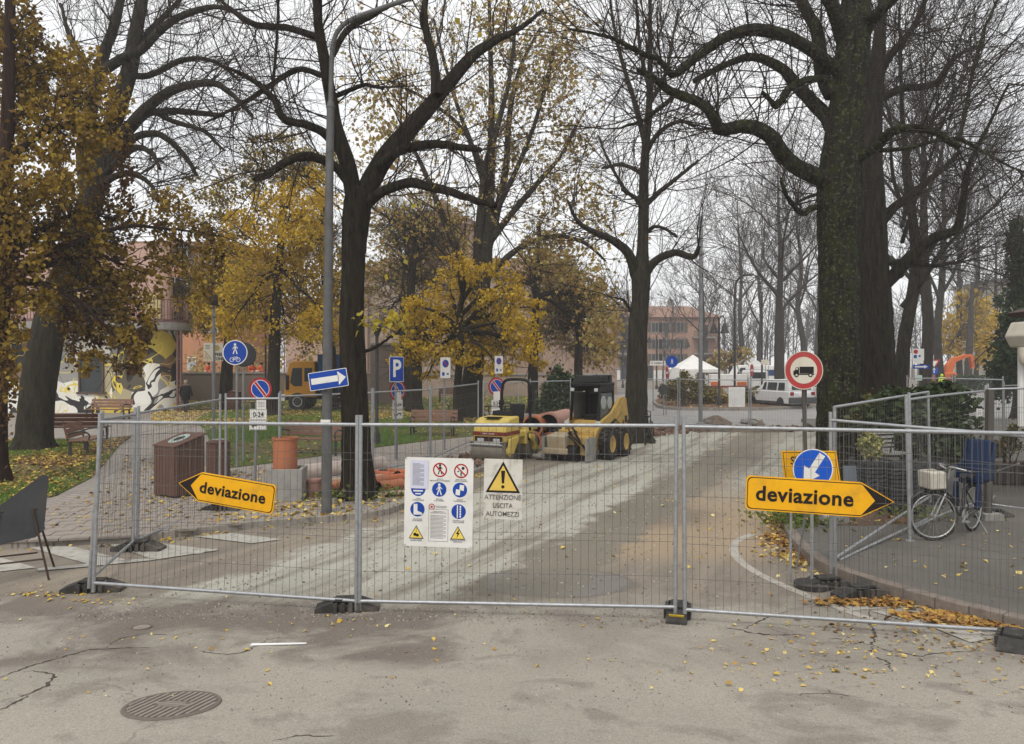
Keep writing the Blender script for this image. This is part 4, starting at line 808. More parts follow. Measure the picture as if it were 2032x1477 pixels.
shrub('low green bush under the island tree', [(1510, 785, 30, 14, 46.5), (1480, 788, 24, 12, 46.5), (1530, 792, 18, 8, 46.5)], 1300, .16, M_shrub, W(1505, 802, .16), .16)
shrub('rusty low bush beside the lantern pole on the island', [(1420, 785, 24, 14, 47), (1445, 792, 20, 9, 47)], 900, .16, M_ltan, W(1430, 803, .16), .16)
shrub('dark evergreen bush behind the no parking sign and the loader', [(1095, 790, 25, 36, 30), (1110, 760, 30, 30, 30), (1130, 780, 28, 36, 30), (1100, 815, 28, 20, 30)], 2600, .15, M_ever, W(1105, 838, PZ), PZ)
P = sample_poly([W(*p, RZ) for p in [(1895, 776), (2032, 786), (2032, 778), (1895, 770)]], 2600)
hb = W(1960, 776, RZ); hr = thing('hedge', 'clipped dark green hedge beyond the right hand fences', 'hedge', tuple(hb))
x = rng.uniform(A(1890, 760, 70)[0], A(2060, 760, 70)[0] + 4, 5200); P = np.c_[x, 70 + rng.uniform(-.6, .6, 5200), rng.uniform(.1, 1.55, 5200)] - hb; sv_ = obj('leaves', leaf_mesh('leaves', P, .2, M_ever), M_ever, hr, kind='stuff')
# bushes that screen the horizon
shrub('dark bush beyond the wall at the left of the truck', [(300, 700, 60, 30, 62), (420, 720, 60, 30, 62), (520, 715, 50, 30, 62), (640, 690, 60, 50, 62)], 1500, .3, M_ltan, W(450, 768, 0), 0)

# far wood closing the view, a mass nobody could count
n = 180; px = np.concatenate([rng.uniform(1180, 1780, 95), rng.uniform(1780, 2020, 40), rng.uniform(150, 760, 45)]); Dd = rng.uniform(112, 175, n); Hh = rng.uniform(9, 17, n); bp0 = np.stack([(px - CX) / FPX * Dd, Dd, np.zeros(n)], 1)
P1, R1 = grow(bp0, np.array([[0, 0, 1.]]) + rng.normal(0, .05, (n, 3)), Hh, rng.uniform(.08, .17, n), np.full(n, .04), 8, .5, .06)
p, d, rad, _ = spawn(P1, R1, 2600, .2, .98, .4, 1.1); P2, R2 = grow(p, d, rng.uniform(1.5, 4.5, 2600), np.full(2600, .07), np.full(2600, .03), 6, .6, .14)
p, d, rad, _ = spawn(P2, R2, 9000, .15, .98, .4, 1.1); P3, R3 = grow(p, d, rng.uniform(.8, 2.4, 9000), np.full(9000, .034), np.full(9000, .02), 4, .5, .14)
V, F, o = [], [], 0
for v, f in (np_tubes(P1, R1, 5), np_tubes(P2, R2, 3), np_tubes(P3, R3, 3)): V.append(v); F.append(f + o); o += len(v)
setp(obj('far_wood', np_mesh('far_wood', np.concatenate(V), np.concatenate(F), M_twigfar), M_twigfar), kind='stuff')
# ================================================================== BUILDINGS
M_terra = pm('render_terracotta', (.42, .235, .155), (.36, .20, .135), .6, .9, bmp=.15, dirt=(.26, .17, .125), dscale=.4, damt=.7)
M_orange = pm('render_orange', (.50, .235, .125), (.45, .21, .115), .5, .9, dirt=(.36, .2, .13), dscale=.5, damt=.5)
M_pinkw = pm('render_pink', (.50, .33, .27), (.44, .29, .235), .5, .9, dirt=(.36, .26, .21), dscale=.6, damt=.5)
M_brickch = paved_mat('old_brickwork', (.34, .235, .18), (.28, .195, .15), (.33, .26, .205), 1.0, .8, .26, 0, .5)
M_rooftile = pm('roof_tile', (.27, .16, .11), (.22, .13, .10), 2, .9, dirt=(.14, .11, .09), dscale=.6)
M_stonewall = paved_mat('garden_wall_brick', (.25, .18, .14), (.2, .15, .12), (.16, .13, .11), 1.0, .6, .18, 0, .7)
M_glassd = pm('window_glass_dark', (.035, .04, .045), (.06, .065, .07), .6, .2)
M_shut = pm('shutter_brown', (.12, .085, .065), (.09, .065, .05), 3, .7)
M_shuty = pm('shutter_yellow', (.50, .42, .2), (.44, .36, .17), 3, .7)
M_white = pm('white_paint', (.72, .71, .68), (.64, .63, .60), 3, .55, dirt=(.45, .42, .38), dscale=2, damt=.5)
M_cream = pm('cream_render', (.60, .55, .45), (.52, .48, .40), 1.2, .85, dirt=(.4, .36, .3))
M_conc = pm('concrete', (.32, .31, .285), (.24, .23, .215), 5, .85, bmp=.3, dirt=(.14, .13, .115), dscale=3)
M_iron = pm('dark_iron', (.03, .03, .03), (.05, .05, .052), 5, .55)
M_rail = pm('balcony_rail', (.19, .10, .085), (.14, .08, .07), 6, .6)

def wall_plate(name, x0, x1, z0, z1, y, th, mat, parent, **k):
    mb = MB(); mb.box(((x0 + x1) / 2, y + th / 2, (z0 + z1) / 2), (x1 - x0, th, z1 - z0)); return obj(name, mb, mat, parent, **k)
def windows(parent, xs, zs, y, w, h, fr, gl, shut=None, name='window'):
    for x in xs:
        for z in zs:
            mb = MB(); 
            for (cx, cz, dx, dz) in ((0, h / 2, w + .16, .08), (0, -h / 2, w + .2, .1), (-w / 2, 0, .08, h - .02), (w / 2, 0, .08, h - .02), (0, 0, .06, h - .1)): mb.box((x + cx, y - .05, z + cz), (dx, .12, dz))
            f = obj(name, mb, fr, parent); mb = MB(); mb.box((x, y - .012, z), (w - .06, .03, h - .06)); obj('pane', mb, gl, f)
            if shut:
                for s in (-1, 1): mb = MB(); mb.box((x + s * (w * .78), y - .04, z), (w * .48, .06, h)); obj('shutter', mb, shut, parent)

# far four storey flats
Df = 118; b = A(1320, 752, Df); b[2] = 0
t = thing('apartment_building', 'far hazy pink apartment block with hipped roof beyond the piazza', 'building', tuple(b))
X0, X1 = A(1196, 0, Df)[0] - b[0], A(1428, 0, Df)[0] - b[0]; zt = A(0, 630, Df)[2]; zr = A(0, 602, Df)[2]
wall_plate('wall', X0, X1, 0, zt, 0, 12, pm('render_brickpink', (.40, .245, .185), (.34, .21, .16), .5, .9, dirt=(.27, .18, .14), dscale=.4), t)
mb = MB(); mb.raw([(X0 - .6, -.6, zt), (X1 + .6, -.6, zt), (X1 + .6, 12.6, zt), (X0 - .6, 12.6, zt), (X0 + 3.5, 6, zr), (X1 - 3.5, 6, zr)], [(0, 1, 5, 4), (2, 3, 4, 5), (1, 2, 5), (3, 0, 4), (0, 3, 2, 1)]); r = obj('roof', mb, M_rooftile, t)
mb = MB(); mb.box((2, 5.5, zr + .3), (.9, .9, 1.4)); obj('chimney', mb, M_conc, r)
zs = [A(0, y, Df)[2] for y in (650, 683, 712)]
windows(t, [A(x, 0, Df)[0] - b[0] for x in (1322, 1350, 1300)], zs, 0, 1.1, 1.5, M_conc, M_glassd, M_shut)
for x in (1240, 1395):
    for y in (664, 696, 726):
        z = A(0, y, Df)[2]; xc = A(x, 0, Df)[0] - b[0]; mb = MB(); mb.box((xc, -.6, z - .5), (3.4, 1.2, .2)); bl = obj('balcony', mb, M_conc, t); mb = MB()
        for i in range(14): mb.box((xc - 1.6 + i * .246, -1.16, z), (.06, .05, .85))
        mb.box((xc, -1.16, z + .45), (3.4, .06, .08)); obj('railing', mb, M_iron, bl, kind='stuff'); mb = MB(); mb.box((xc, -.03, z + .5), (1.5, .08, 2.0)); obj('balcony_door', mb, M_glassd, t)
wall_plate('ground_floor_band', X0 - 2, X1 - 4, 0, A(0, 735, Df)[2], -1.6, 1.55, M_white, t)
for x in (1240, 1280): wall_plate('garage_door', A(x - 12, 0, Df)[0] - b[0], A(x + 12, 0, Df)[0] - b[0], .1, 2.3, -1.68, .06, M_glassd, t)

# brick church behind the trees
Dc = 66; b = A(920, 0, Dc); b[2] = 0
t = thing('church', 'big terracotta brick church with an octagonal drum behind the park trees', 'building', tuple(b))
xx = lambda px: A(px, 0, Dc)[0] - b[0]
zz = lambda py: A(0, py, Dc)[2]
wall_plate('wall', xx(720), xx(1150), 0, zz(545), 0, 16, M_brickch, t); wall_plate('cornice', xx(716), xx(1154), zz(552), zz(541), -.3, 16.6, M_rooftile, t)
mb = MB(); mb.raw([(xx(716), -.5, zz(541)), (xx(1154), -.5, zz(541)), (xx(1120), 7, zz(490)), (xx(740), 7, zz(490)), (xx(716), 16.5, zz(541)), (xx(1154), 16.5, zz(541))], [(0, 1, 2, 3), (1, 5, 2), (0, 3, 4), (3, 2, 5, 4)]); obj('roof', mb, M_rooftile, t)
mb = MB(); n = 8; R0 = (xx(945) - xx(780)) / 2; pr = [(R0, 9), (R0, zz(430)), (R0 + .5, zz(428)), (R0 + .5, zz(420)), (R0 + .3, zz(419))]; mb.lathe(pr, 8, ((xx(780) + xx(945)) / 2, 7, 0)); d = obj('drum', mb, M_brickch, t)
mb = MB(); mb.lathe([(R0 + .6, zz(419)), (R0 * .55, zz(398)), (.9, zz(390)), (.8, zz(372)), (.05, zz(360))], 8, ((xx(780) + xx(945)) / 2, 7, 0)); obj('drum_roof', mb, M_rooftile, t)
for px in (830, 1000, 1080):
    mb = MB(); q = [(xx(px) + .8 * math.cos(a), zz(600) + .8 * math.sin(a)) for a in np.linspace(0, math.pi, 9)] + [(xx(px) - .8, zz(690)), (xx(px) + .8, zz(690))]; mb.prism(q, -.06, .1); obj('window', mb, M_glassd, t)
for px in (720, 880, 1040, 1148): wall_plate('buttress', xx(px) - .5, xx(px) + .5, 0, zz(560), -.5, .5, M_brickch, t)
wall_plate('low_chapel', xx(1075), xx(1215), 0, zz(640), -3, 12, M_brickch, t)

# long brick garden wall and stone blocks wall behind the park
b = A(450, 0, 52); b[2] = 0; t = thing('garden_wall', 'old brown brick wall running behind the park at the left', 'wall', tuple(b))
wall_plate('wall', A(330, 0, 52)[0] - b[0], A(775, 0, 52)[0] - b[0], 0, A(0, 742, 52)[2], 0, .4, M_stonewall, t); wall_plate('coping', A(330, 0, 52)[0] - b[0] - .1, A(775, 0, 52)[0] - b[0] + .1, A(0, 742, 52)[2], A(0, 739, 52)[2], -.06, .52, M_conc, t)
b = A(770, 0, 48); b[2] = 0; t = thing('stone_wall', 'grey block wall at the right of the forked linden trunk', 'wall', tuple(b))
wall_plate('wall', A(735, 0, 48)[0] - b[0], A(790, 0, 48)[0] - b[0], 0, A(0, 685, 48)[2], 0, 3, M_stonewall, t); wall_plate('coping', A(733, 0, 48)[0] - b[0], A(792, 0, 48)[0] - b[0], A(0, 685, 48)[2], A(0, 681, 48)[2], -.1, 3.2, M_conc, t)
b = A(1000, 0, 58); b[2] = 0; t = thing('low_wall', 'low cream wall in front of the brick church', 'wall', tuple(b)); wall_plate('wall', A(790, 0, 58)[0] - b[0], A(1215, 0, 58)[0] - b[0], 0, A(0, 745, 58)[2], 0, .4, M_brickch, t); wall_plate('coping', A(788, 0, 58)[0] - b[0], A(1217, 0, 58)[0] - b[0], A(0, 745, 58)[2], A(0, 742, 58)[2], -.08, .56, M_conc, t)
# orange house beyond the wall
Do = 68; b = A(420, 0, Do); b[2] = 0; t = thing('orange_house', 'orange rendered house beyond the brown garden wall', 'building', tuple(b))
wall_plate('wall', A(270, 0, Do)[0] - b[0], A(470, 0, Do)[0] - b[0], 0, A(0, 490, Do)[2], 0, 10, M_orange, t)
wall_plate('roof', A(264, 0, Do)[0] - b[0], A(476, 0, Do)[0] - b[0], A(0, 490, Do)[2], A(0, 482, Do)[2], -.8, 11.6, M_rooftile, t)
windows(t, [A(x, 0, Do)[0] - b[0] for x in (305, 360, 420)], [A(0, y, Do)[2] for y in (510, 570, 640)], 0, 1.1, 1.7, M_white, M_glassd, M_shut)
for x in (380, 365):
    pass
mb = MB(); mb.box((A(381, 0, Do)[0] - b[0], -.06, A(0, 722, Do)[2]), (.75, .08, 1.2)); q = obj('notice_board', mb, M_white, t); mb = MB(); mb.box((A(381, 0, Do)[0] - b[0], -.115, A(0, 722, Do)[2]), (.6, .02, 1.0)); obj('poster', mb, pm('poster_print', (.55, .6, .62), (.1, .12, .14), 5, .6), q)
wall_plate('plinth_house', A(560, 0, Do)[0] - b[0], A(640, 0, Do)[0] - b[0], 0, A(0, 590, Do)[2], 1, 8, M_pinkw, t)

# painted house with rounded corner at the left
def mural_mat():
    m, nt, b = newmat('mural_paint'); v = coords(nt)
    nv = nt.nodes.new('ShaderNodeTexNoise'); nv.inputs['Scale'].default_value = .55; nv.inputs['Detail'].default_value = 1.5; L(nt, v, nv.inputs['Vector'])
    ad = nd(nt, 'VectorMath', operation='MULTIPLY_ADD'); L(nt, nv.outputs['Color'], ad.inputs[0]); ad.inputs[1].default_value = (3.4, 3.4, 3.4); L(nt, v, ad.inputs[2])
    vo = nt.nodes.new('ShaderNodeTexVoronoi'); vo.inputs['Scale'].default_value = .6; L(nt, ad.outputs[0], vo.inputs['Vector'])
    sx = nt.nodes.new('ShaderNodeSeparateColor'); L(nt, vo.outputs['Color'], sx.inputs[0])
    col = ramp(nt, sx.outputs[0], [(0, (.80, .78, .72)), (.24, (.012, .011, .011)), (.44, (.74, .72, .66)), (.56, (.62, .47, .07)), (.65, (.20, .115, .055)), (.74, (.42, .36, .23)), (.83, (.10, .085, .06)), (.92, (.30, .29, .27))], 'CONSTANT')
    wv = nt.nodes.new('ShaderNodeTexNoise'); wv.inputs['Scale'].default_value = .62; wv.inputs['Detail'].default_value = 1; wv.inputs['Distortion'].default_value = 2.2; L(nt, v, wv.inputs['Vector'])
    blk = ramp(nt, wv.outputs['Fac'], [(0, 0.0), (.575, 1.0), (.69, 0.0)], 'CONSTANT'); col = mixc(nt, blk, col, (.024, .021, .02))
    yl = ramp(nt, wv.outputs['Fac'], [(0, 0.0), (.385, 1.0), (.41, 0.0)], 'CONSTANT'); col = mixc(nt, yl, col, (.74, .58, .10))
    L(nt, col, b.inputs['Base Color']); b.inputs['Roughness'].default_value = .8; return m
M_mural = mural_mat()
Dm = 38.5; b = A(200, 0, Dm); b[2] = 0
t = thing('painted_house', 'house with white black and yellow abstract mural under a balcony slab', 'building', tuple(b))
mx_ = lambda px: A(px, 0, Dm)[0] - b[0]
mz_ = lambda py: A(0, py, Dm)[2]
def rounded(x0, x1, y0, y1, r, n=10):
    return [(x0, y1), (x0, y0)] + [(x1 - r + r * math.sin(a), y0 + r - r * math.cos(a)) for a in np.linspace(0, math.pi / 2, n)] + [(x1 - .50 * y1, y1)]
mb = MB(); mb.prism(rounded(-22, mx_(338), 0, 9, 1.3), 0, mz_(655), 'z'); obj('mural_wall', mb, M_mural, t, smooth=True)
mb = MB(); mb.prism(rounded(-22, mx_(362), -1.0, 9, 2.0), mz_(655) + .003, mz_(640), 'z'); obj('balcony_slab', mb, M_conc, t)
mb = MB(); mb.prism(rounded(-22, mx_(358), -.9, 9, 1.9), mz_(640) + .003, mz_(634), 'z'); obj('slab_edge', mb, M_rail, t)
mb = MB(); mb.prism(rounded(-22, mx_(318), .9, 9, .5), mz_(634), mz_(478), 'z'); obj('upper_wall', mb, M_pinkw, t)
rl = rounded(-22, mx_(356), -.85, 9, 1.9)[1:]; S = np.cumsum(np.r_[0, np.linalg.norm(np.diff(np.array(rl), axis=0), axis=1)]); rlp = np.array(rl)
mb = MB(); s = 14.0
while s < S[-1] - 4:
    p = along(rlp, S, s); mb.box((p[0], p[1], mz_(634) + .5), (.03, .03, 1.0)); s += .16
obj('baluster', mb, M_rail, t, kind='stuff'); mb = MB(); mb.tube([(p[0], p[1], mz_(634) + 1.0) for p in rlp], .03, 5); obj('handrail', mb, M_rail, t)
for px in (120, 205, 285): wall_plate('shutter', mx_(px - 20), mx_(px + 20), mz_(632), mz_(580), .82, .08, M_shuty, t)
for px in (349, 356): mb = MB(); mb.cyl((mx_(px), .2, 0), (mx_(px), .2, mz_(655)), .07, n=8); obj('steel_column', mb, M_rail, t)
# window in the mural wall
mb = MB(); [mb.box((mx_(182) + dx, -.04, mz_(742) + dz), (w, .12, h)) for dx, dz, w, h in ((0, .95, 1.3, .08), (-.6, 0, .08, 1.9), (.6, 0, .08, 1.9), (0, -.98, 1.5, .1))]; f = obj('window', mb, M_shut, t)
mb = MB(); mb.box((mx_(182), -.01, mz_(742)), (1.14, .04, 1.84)); obj('pane', mb, M_glassd, f)

# kiosk with cream pillars and awning at the right edge
Dk = 13.5; b = A(2032, 0, Dk); b[2] = RZ; t = thing('kiosk', 'cream kiosk with scalloped blind and dark eave at the right edge', 'building', tuple(b))
kx = lambda px: A(px, 0, Dk)[0] - b[0]
kz = lambda py: A(0, py, Dk)[2] - RZ
mb = MB(); mb.box((5.3, 1.2, kz(700) / 2), (7.6, 1.9, kz(700))); obj('wall', mb, M_cream, t)
for px in (2018, 2030, 2046, 2064): mb = MB(); mb.cyl((kx(px), -.1, kz(845)), (kx(px), -.1, kz(690)), .05, .05, 8); obj('shutter_post', mb, M_white, t)
mb = MB(); mb.prism([(kx(1999), kz(668)), (kx(2010), kz(690)), (kx(2200), kz(700)), (kx(2200), kz(630)), (kx(2012), kz(640))], -.45, .1); obj('blind_box', mb, M_cream, t, bevel=.03)
for i in range(8): mb = MB(); mb.lathe([(.10, 0), (.11, -.12), (.09, -.26), (.05, -.3)], 10, (kx(2012) + i * .2, -.3, kz(690))); obj('blind_scallop', mb, M_cream, t, smooth=True)
mb = MB(); mb.prism([(kx(1996) + .38, kz(618)), (kx(2240), kz(560)), (kx(2240), kz(600)), (kx(2010) + .38, kz(628))], -.9, .6); obj('eave', mb, pm('eave_dark', (.11, .075, .06), (.085, .06, .05), 4, .7), t)
# far cream house at the right edge
b = A(2010, 0, 95); b[2] = 0; t = thing('cream_house', 'pale cream house far behind the dark evergreen at the right', 'building', tuple(b)); f = lambda px: A(px, 0, 95)[0] - b[0]
wall_plate('wall', f(1985), f(2120), 0, A(0, 560, 95)[2], 0, 10, M_cream, t); wall_plate('cornice', f(1981), f(2120), A(0, 560, 95)[2], A(0, 553, 95)[2], -.6, 11, M_conc, t); windows(t, [f(2005), f(2025)], [A(0, y, 95)[2] for y in (590, 640, 690)], 0, 1.1, 1.9, M_white, M_glassd)
# air: autumn mist
hm = bpy.data.materials.new('mist'); hm.use_nodes = True; ht = hm.node_tree; ht.nodes.clear(); pv_ = ht.nodes.new('ShaderNodeVolumePrincipled'); pv_.inputs['Color'].default_value = (.93, .94, .96, 1); pv_.inputs['Density'].default_value = .0012; pv_.inputs['Anisotropy'].default_value = .2
ho = ht.nodes.new('ShaderNodeOutputMaterial'); ht.links.new(pv_.outputs[0], ho.inputs['Volume'])
mb = MB(); mb.box((0, 280, 15.5), (900, 720, 33)); obj('haze', mb, hm, kind='stuff')
# ================================================================== FENCES
M_galv = pm('galvanised_steel', (.40, .41, .42), (.31, .32, .335), 22, .45, .55, dirt=(.22, .21, .2), dscale=12, damt=.5)
M_wire = pm('fence_wire', (.17, .165, .155), (.12, .115, .11), 8, .6, .3)
M_rubber = pm('recycled_rubber', (.032, .030, .028), (.055, .051, .047), 14, .85, bmp=.4, dirt=(.17, .15, .125), dscale=5, damt=.75)
V3 = lambda p: np.array(p, float)
def fence(label, b0, b1, t0, t1, nwire=38, post=(.10, .10), cat='fence panel', rw=.0021, wires=6, pr=.021, group='mesh site fence panels', bulge=.0, curved=False, seen=True, lowgap=.0):
    """b0,b1: ends of the bottom rail; t0,t1: ends of the top rail"""
    b0, b1, t0, t1 = map(V3, (b0, b1, t0, t1)); o = (b0 + b1) / 2; o[2] = 0
    t = thing('mesh_fence', label, cat, tuple(o), group=group); P = lambda s, h: (b0 + (b1 - b0) * s) * (1 - h) + (t0 + (t1 - t0) * s) * h - o
    ex = nrm(b1 - b0); nrm_ = np.array([-ex[1], ex[0], 0])
    def Q(s, h): p = P(s, h); return tuple(p + nrm_ * bulge * math.sin(math.pi * s))
    for s, (dn, up) in ((0, post), (1, post)):
        a, c = P(s, 0), P(s, 1); u = nrm(c - a); mb = MB(); mb.cyl(tuple(a - u * dn), tuple(c + u * (0 if curved else up)), pr, n=10); obj('post', mb, M_galv, t, smooth=True)
    for nm, h in (('top_rail', 1), ('bottom_rail', 0)):
        mb = MB(); mb.tube([Q(s, h) for s in np.linspace(0, 1, 9)], pr * .92, 9); obj(nm, mb, M_galv, t, smooth=True)
    V, R2 = [], []
    P1 = np.array([[Q(s, h) for h in np.linspace(.01, .995, 5)] for s in np.linspace(0, 1, nwire + 2)[1:-1]]); P1[:, 1:-1] += rng.normal(0, .004, P1[:, 1:-1].shape)
    P2 = np.array([[Q(s, h) for s in np.linspace(0, 1, 5)] for h in ([.17, .36, .40, .62, .80, .84][:wires])])
    v1, f1 = np_tubes(P1, np.full(P1.shape[:2], rw), 4); v2, f2 = np_tubes(P2, np.full(P2.shape[:2], rw), 4)
    obj('wire_mesh', np_mesh('wire_mesh', np.concatenate([v1, v2]), np.concatenate([f1, f2 + len(v1)]), M_wire, True), M_wire, t, kind='stuff')
    return t
def foot_parts(t):
    mb = MB()   # body with sloping ends
    for s in (-1, 1): mb.prism([(s * .14, 0), (s * .33, 0), (s * .33, .045), (s * .14, .115)], -.105, .105)
    mb.box((0, 0, .035), (.276, .17, .07)); obj('foot_body', mb, M_rubber, t, bevel=.006)
    for k, x in enumerate((-.12, -.04, .04, .12)):
        for s in (-1, 1): mb = MB(); mb.box((x, s * .118, .052), (.042, .034, .104)); obj('rib', mb, M_rubber, t)
    mb = MB(); mb.box((0, 0, .122), (.25, .15, .02))
    mb.ring(.024, .045, -.01, .02, n=12); obj('socket_plate', mb, M_rubber, t)
def foot(label, loc, rz, sc=1.0):
    t = thing('fence_foot', label, 'fence foot', tuple(loc), rz, 'black rubber fence feet'); foot_parts(t); t.scale = (sc,) * 3; return t

# --- front line
f0, f1, f2, f3, f4 = A(186, 1157, 8.4), A(707, 1193, 7.9), A(1340, 1205, 7.6), A(1359, 1210, 7.58), A(2110, 1259, 6.9)
t0, t1, t2, t3, t4 = A(198, 838, 8.4), A(709, 843, 7.9), A(1342, 845, 7.6), A(1357, 847, 7.58), A(2110, 862, 6.9)
fence('front mesh panel at the left carrying the left pointing deviazione arrow', f0, f1, t0, t1, 40)
fence('front mesh panel in the middle carrying the white safety board', f1 + (.035, 0, 0), f2, t1 + (.035, 0, 0), t2, 40)
fence('front mesh panel at the right carrying the right pointing deviazione arrow', f3, f4, t3, t4, 44)
foot('black rubber foot at the left corner of the front fence', W(186, 1172), .12, 1.0)
foot('black rubber foot under the post between deviazione arrow and safety board', W(690, 1210), .12, 1.0)
foot('worn black rubber foot with yellow stripe under the twin posts', W(1345, 1222), 1.3, .98)
yb = MB(); yb.box((-.27, 0, .085), (.012, .15, .02), (0, -.3, 0)); ft = [o for o in COL.objects if o.name.startswith('fence_foot') and 'yellow' in str(o.get('label'))][0]
obj('yellow_stripe', yb, pm('yellow_tape', (.55, .36, .02), (.4, .27, .03), 9, .6), ft)
foot('black rubber foot in the bottom right corner of the road', W(2012, 1282), .9, 1.0)
# --- left side line running back along the pavement
zf = PZ
l1b, l1t = A(266, 1078, 10.55), A(268, 820, 10.55)
c0b, c0t = A(178, 1150, 8.5), A(202, 833, 8.5)
fence('short mesh panel turning back from the left front corner post', c0b, A(264, 1075, 10.5), c0t, A(268, 823, 10.5), 24)
fence('mesh panel along the pavement beside the brown slatted bin', A(272, 1071, 10.6), A(436, 1004, 13.6), A(275, 820, 10.6), A(437, 793, 13.6), 38)
foot('grey rubber foot on the crossing behind the left corner', W(275, 1092), -.05, 1.05); foot('grey rubber foot behind the left pointing arrow', W(440, 1013, PZ), -.1, 1.0)
def fpx(label, a, b, n=38, ground=PZ, **k):
    """panel from its two top rail ends (px,py): depth follows from its height"""
    def ends(p):
        D = (HC - 1.96) * FPX / (p[1] - YH); T = A(p[0], p[1], D); B = T.copy(); B[2] = ground + .12; return B, T
    (B0, T0), (B1, T1) = ends(a), ends(b); return fence(label, B0, B1, T0, T1, n, **k)
fpx('mesh panel behind the round no parking sign with 0-24 plate', (448, 791.5), (554, 791), 20); fpx('mesh panel crossing behind the lamp post and the forked linden', (556, 787), (738, 779.5), 40)
fpx('mesh panel in front of the blue parking sign', (741, 779), (853, 773), 36); fpx('mesh panel in front of the small yellow tree', (855, 772.5), (949, 761.5), 36)
fpx('mesh panel with rounded corners behind the road roller', (959, 761), (1029, 758.5), 30); fpx('mesh panel between roller and loader', (1052, 757.5), (1132, 756), 30)
fpx('far mesh panel behind the loader cab', (1203, 756.5), (1252, 753.5), 24, ground=.02); fpx('far mesh panel in front of the planting island', (1276, 752.5), (1345, 753), 30, ground=.02); fpx('far mesh panel beside the tall thin pole', (1349, 753), (1486, 754.5), 40, ground=.02)
fpx('far mesh panel running behind the no-lorries sign pole', (1490, 754.5), (1600, 756), 36, ground=.02)
for (px, lab) in ((745, 'foot of the fence below the blue parking sign'), (848, 'foot of the fence in front of the far bench')):
    D = 17.3 if px < 800 else 19.2; p = A(px, 0, D); p[2] = PZ; foot('grey rubber ' + lab, p, .3)
# --- right side lines
pb, pt = A(1650, 1136, 9.3), A(1645, 812, 9.3)
fence('mesh panel along the right kerb sagging towards the front', A(1650, 1143, 9.2), A(2110, 1262, 7.6), A(1648, 834, 9.2), A(2110, 872, 7.6), 42)
fence('mesh panel with rounded top leading back towards the laurel bush', A(1657, 1108, 9.4), A(1846, 985, 12.4), A(1656, 808, 9.4), A(1842, 778, 12.4), 40, curved=True)
mb = MB(); tpost = thing('steel_post', 'galvanised post standing in front of the laurel bush', 'post', tuple(W(1806, 1074, RZ))); b_ = W(1806, 1074, RZ); mb.cyl((0, 0, 0), tuple(A(1798, 784, b_[1]) - b_), .024, n=10); obj('tube', mb, M_galv, tpost, smooth=True); mb = MB(); mb.lathe([(.06, 0), (.06, .012), (.03, .02)], 12); obj('base_plate', mb, M_galv, tpost)
fence('mesh panel behind the bicycle with the blue child seat', A(1810, 1050, 10.9), A(1958, 990, 13.2), A(1804, 793, 10.9), A(1956, 776, 13.2), 40, bulge=.06)
fence('mesh panel at the right behind the blue child seat', A(1962, 1000, 13.2), A(2110, 1020, 12.6), A(1960, 773, 13.2), A(2110, 768, 12.6), 34)
fence('far mesh panel in front of the clipped hedge', A(1890, 880, 21), A(1990, 880, 21), A(1895, 752, 21), A(1990, 754, 21), 30)
fence('far mesh panel beside the worker in yellow', A(1800, 850, 26), A(1890, 850, 26), A(1800, 751, 26), A(1890, 751, 26), 30)
fence('far mesh panel at the right beside the kiosk', A(1992, 880, 19), A(2080, 885, 18), A(1992, 766, 19), A(2080, 764, 18), 26)
foot('black rubber foot beside the right kerb under the corner post', W(1640, 1166), .15, 1.0); foot('second black rubber foot lying just in front of the right kerb', W(1710, 1184), .25, 1.0)
foot('dark rubber foot under the far end of the right panels', W(1968, 1026, RZ), .2, 1.0)
p0 = W(1962, 1030, RZ); t = thing('timber_post', 'dark weathered timber post behind the blue child seat', 'post', tuple(p0)); mb = MB(); mb.box((0, 0, 1.03), (.09, .09, 2.06), (0, .02, 0)); obj('post_shaft', mb, pm('weathered_timber', (.10, .09, .08), (.07, .062, .055), 12, .9, stretch=(1, 1, .1)), t); mb = MB(); mb.box((0, 0, .05), (.3, .3, .1)); obj('base_block', mb, M_conc, t)
# cross struts
for lab, a, b in (('thin steel strut leaning behind the bicycle wheel', W(1664, 1112, RZ), A(1840, 1030, 11.6)), ('thin steel strut on the ground behind the bicycle', A(1906, 1028, 11.2), A(1975, 985, 13.6)), ('steel brace at the right edge behind the fence', A(1980, 935, 14.5), A(2022, 920, 14.0))):
    o = (np.array(a) + np.array(b)) / 2; o[2] = RZ; t = thing('steel_strut', lab, 'strut', tuple(o)); mb = MB(); mb.tube([tuple(np.array(a) - o), tuple(np.array(b) - o)], .017, 8); obj('tube', mb, M_galv, t, smooth=True); mb = MB(); mb.cyl(tuple(np.array(a) - o), tuple(np.array(a) - o + nrm(np.array(b) - np.array(a)) * .06), .024, n=8); obj('end_clamp', mb, M_galv, t)
# ================================================================== SIGNS AND STREET FURNITURE
M_blue = pm('sign_blue', (.008, .06, .36), (.012, .05, .28), 4, .4); M_red = pm('sign_red', (.42, .022, .025), (.33, .02, .022), 4, .45, dirt=(.2, .05, .045), damt=.4)
M_yel = pm('sign_yellow', (.82, .42, .008), (.74, .36, .008), 3, .45, dirt=(.40, .22, .04), dscale=5, damt=.45)
M_black = pm('sign_black', (.010, .008, .008), (.016, .012, .011), 6, .5); M_swhite = pm('sign_white', (.74, .73, .70), (.66, .65, .61), 3, .45, dirt=(.46, .42, .36), dscale=5, damt=.4)
M_cwhite = pm('sign_cream', (.62, .58, .48), (.54, .5, .41), 3, .5, dirt=(.4, .36, .28), dscale=4, damt=.6)
M_signback = pm('sign_back_grey', (.055, .057, .06), (.035, .036, .038), 5, .7, .1, dirt=(.10, .09, .08), damt=.4)
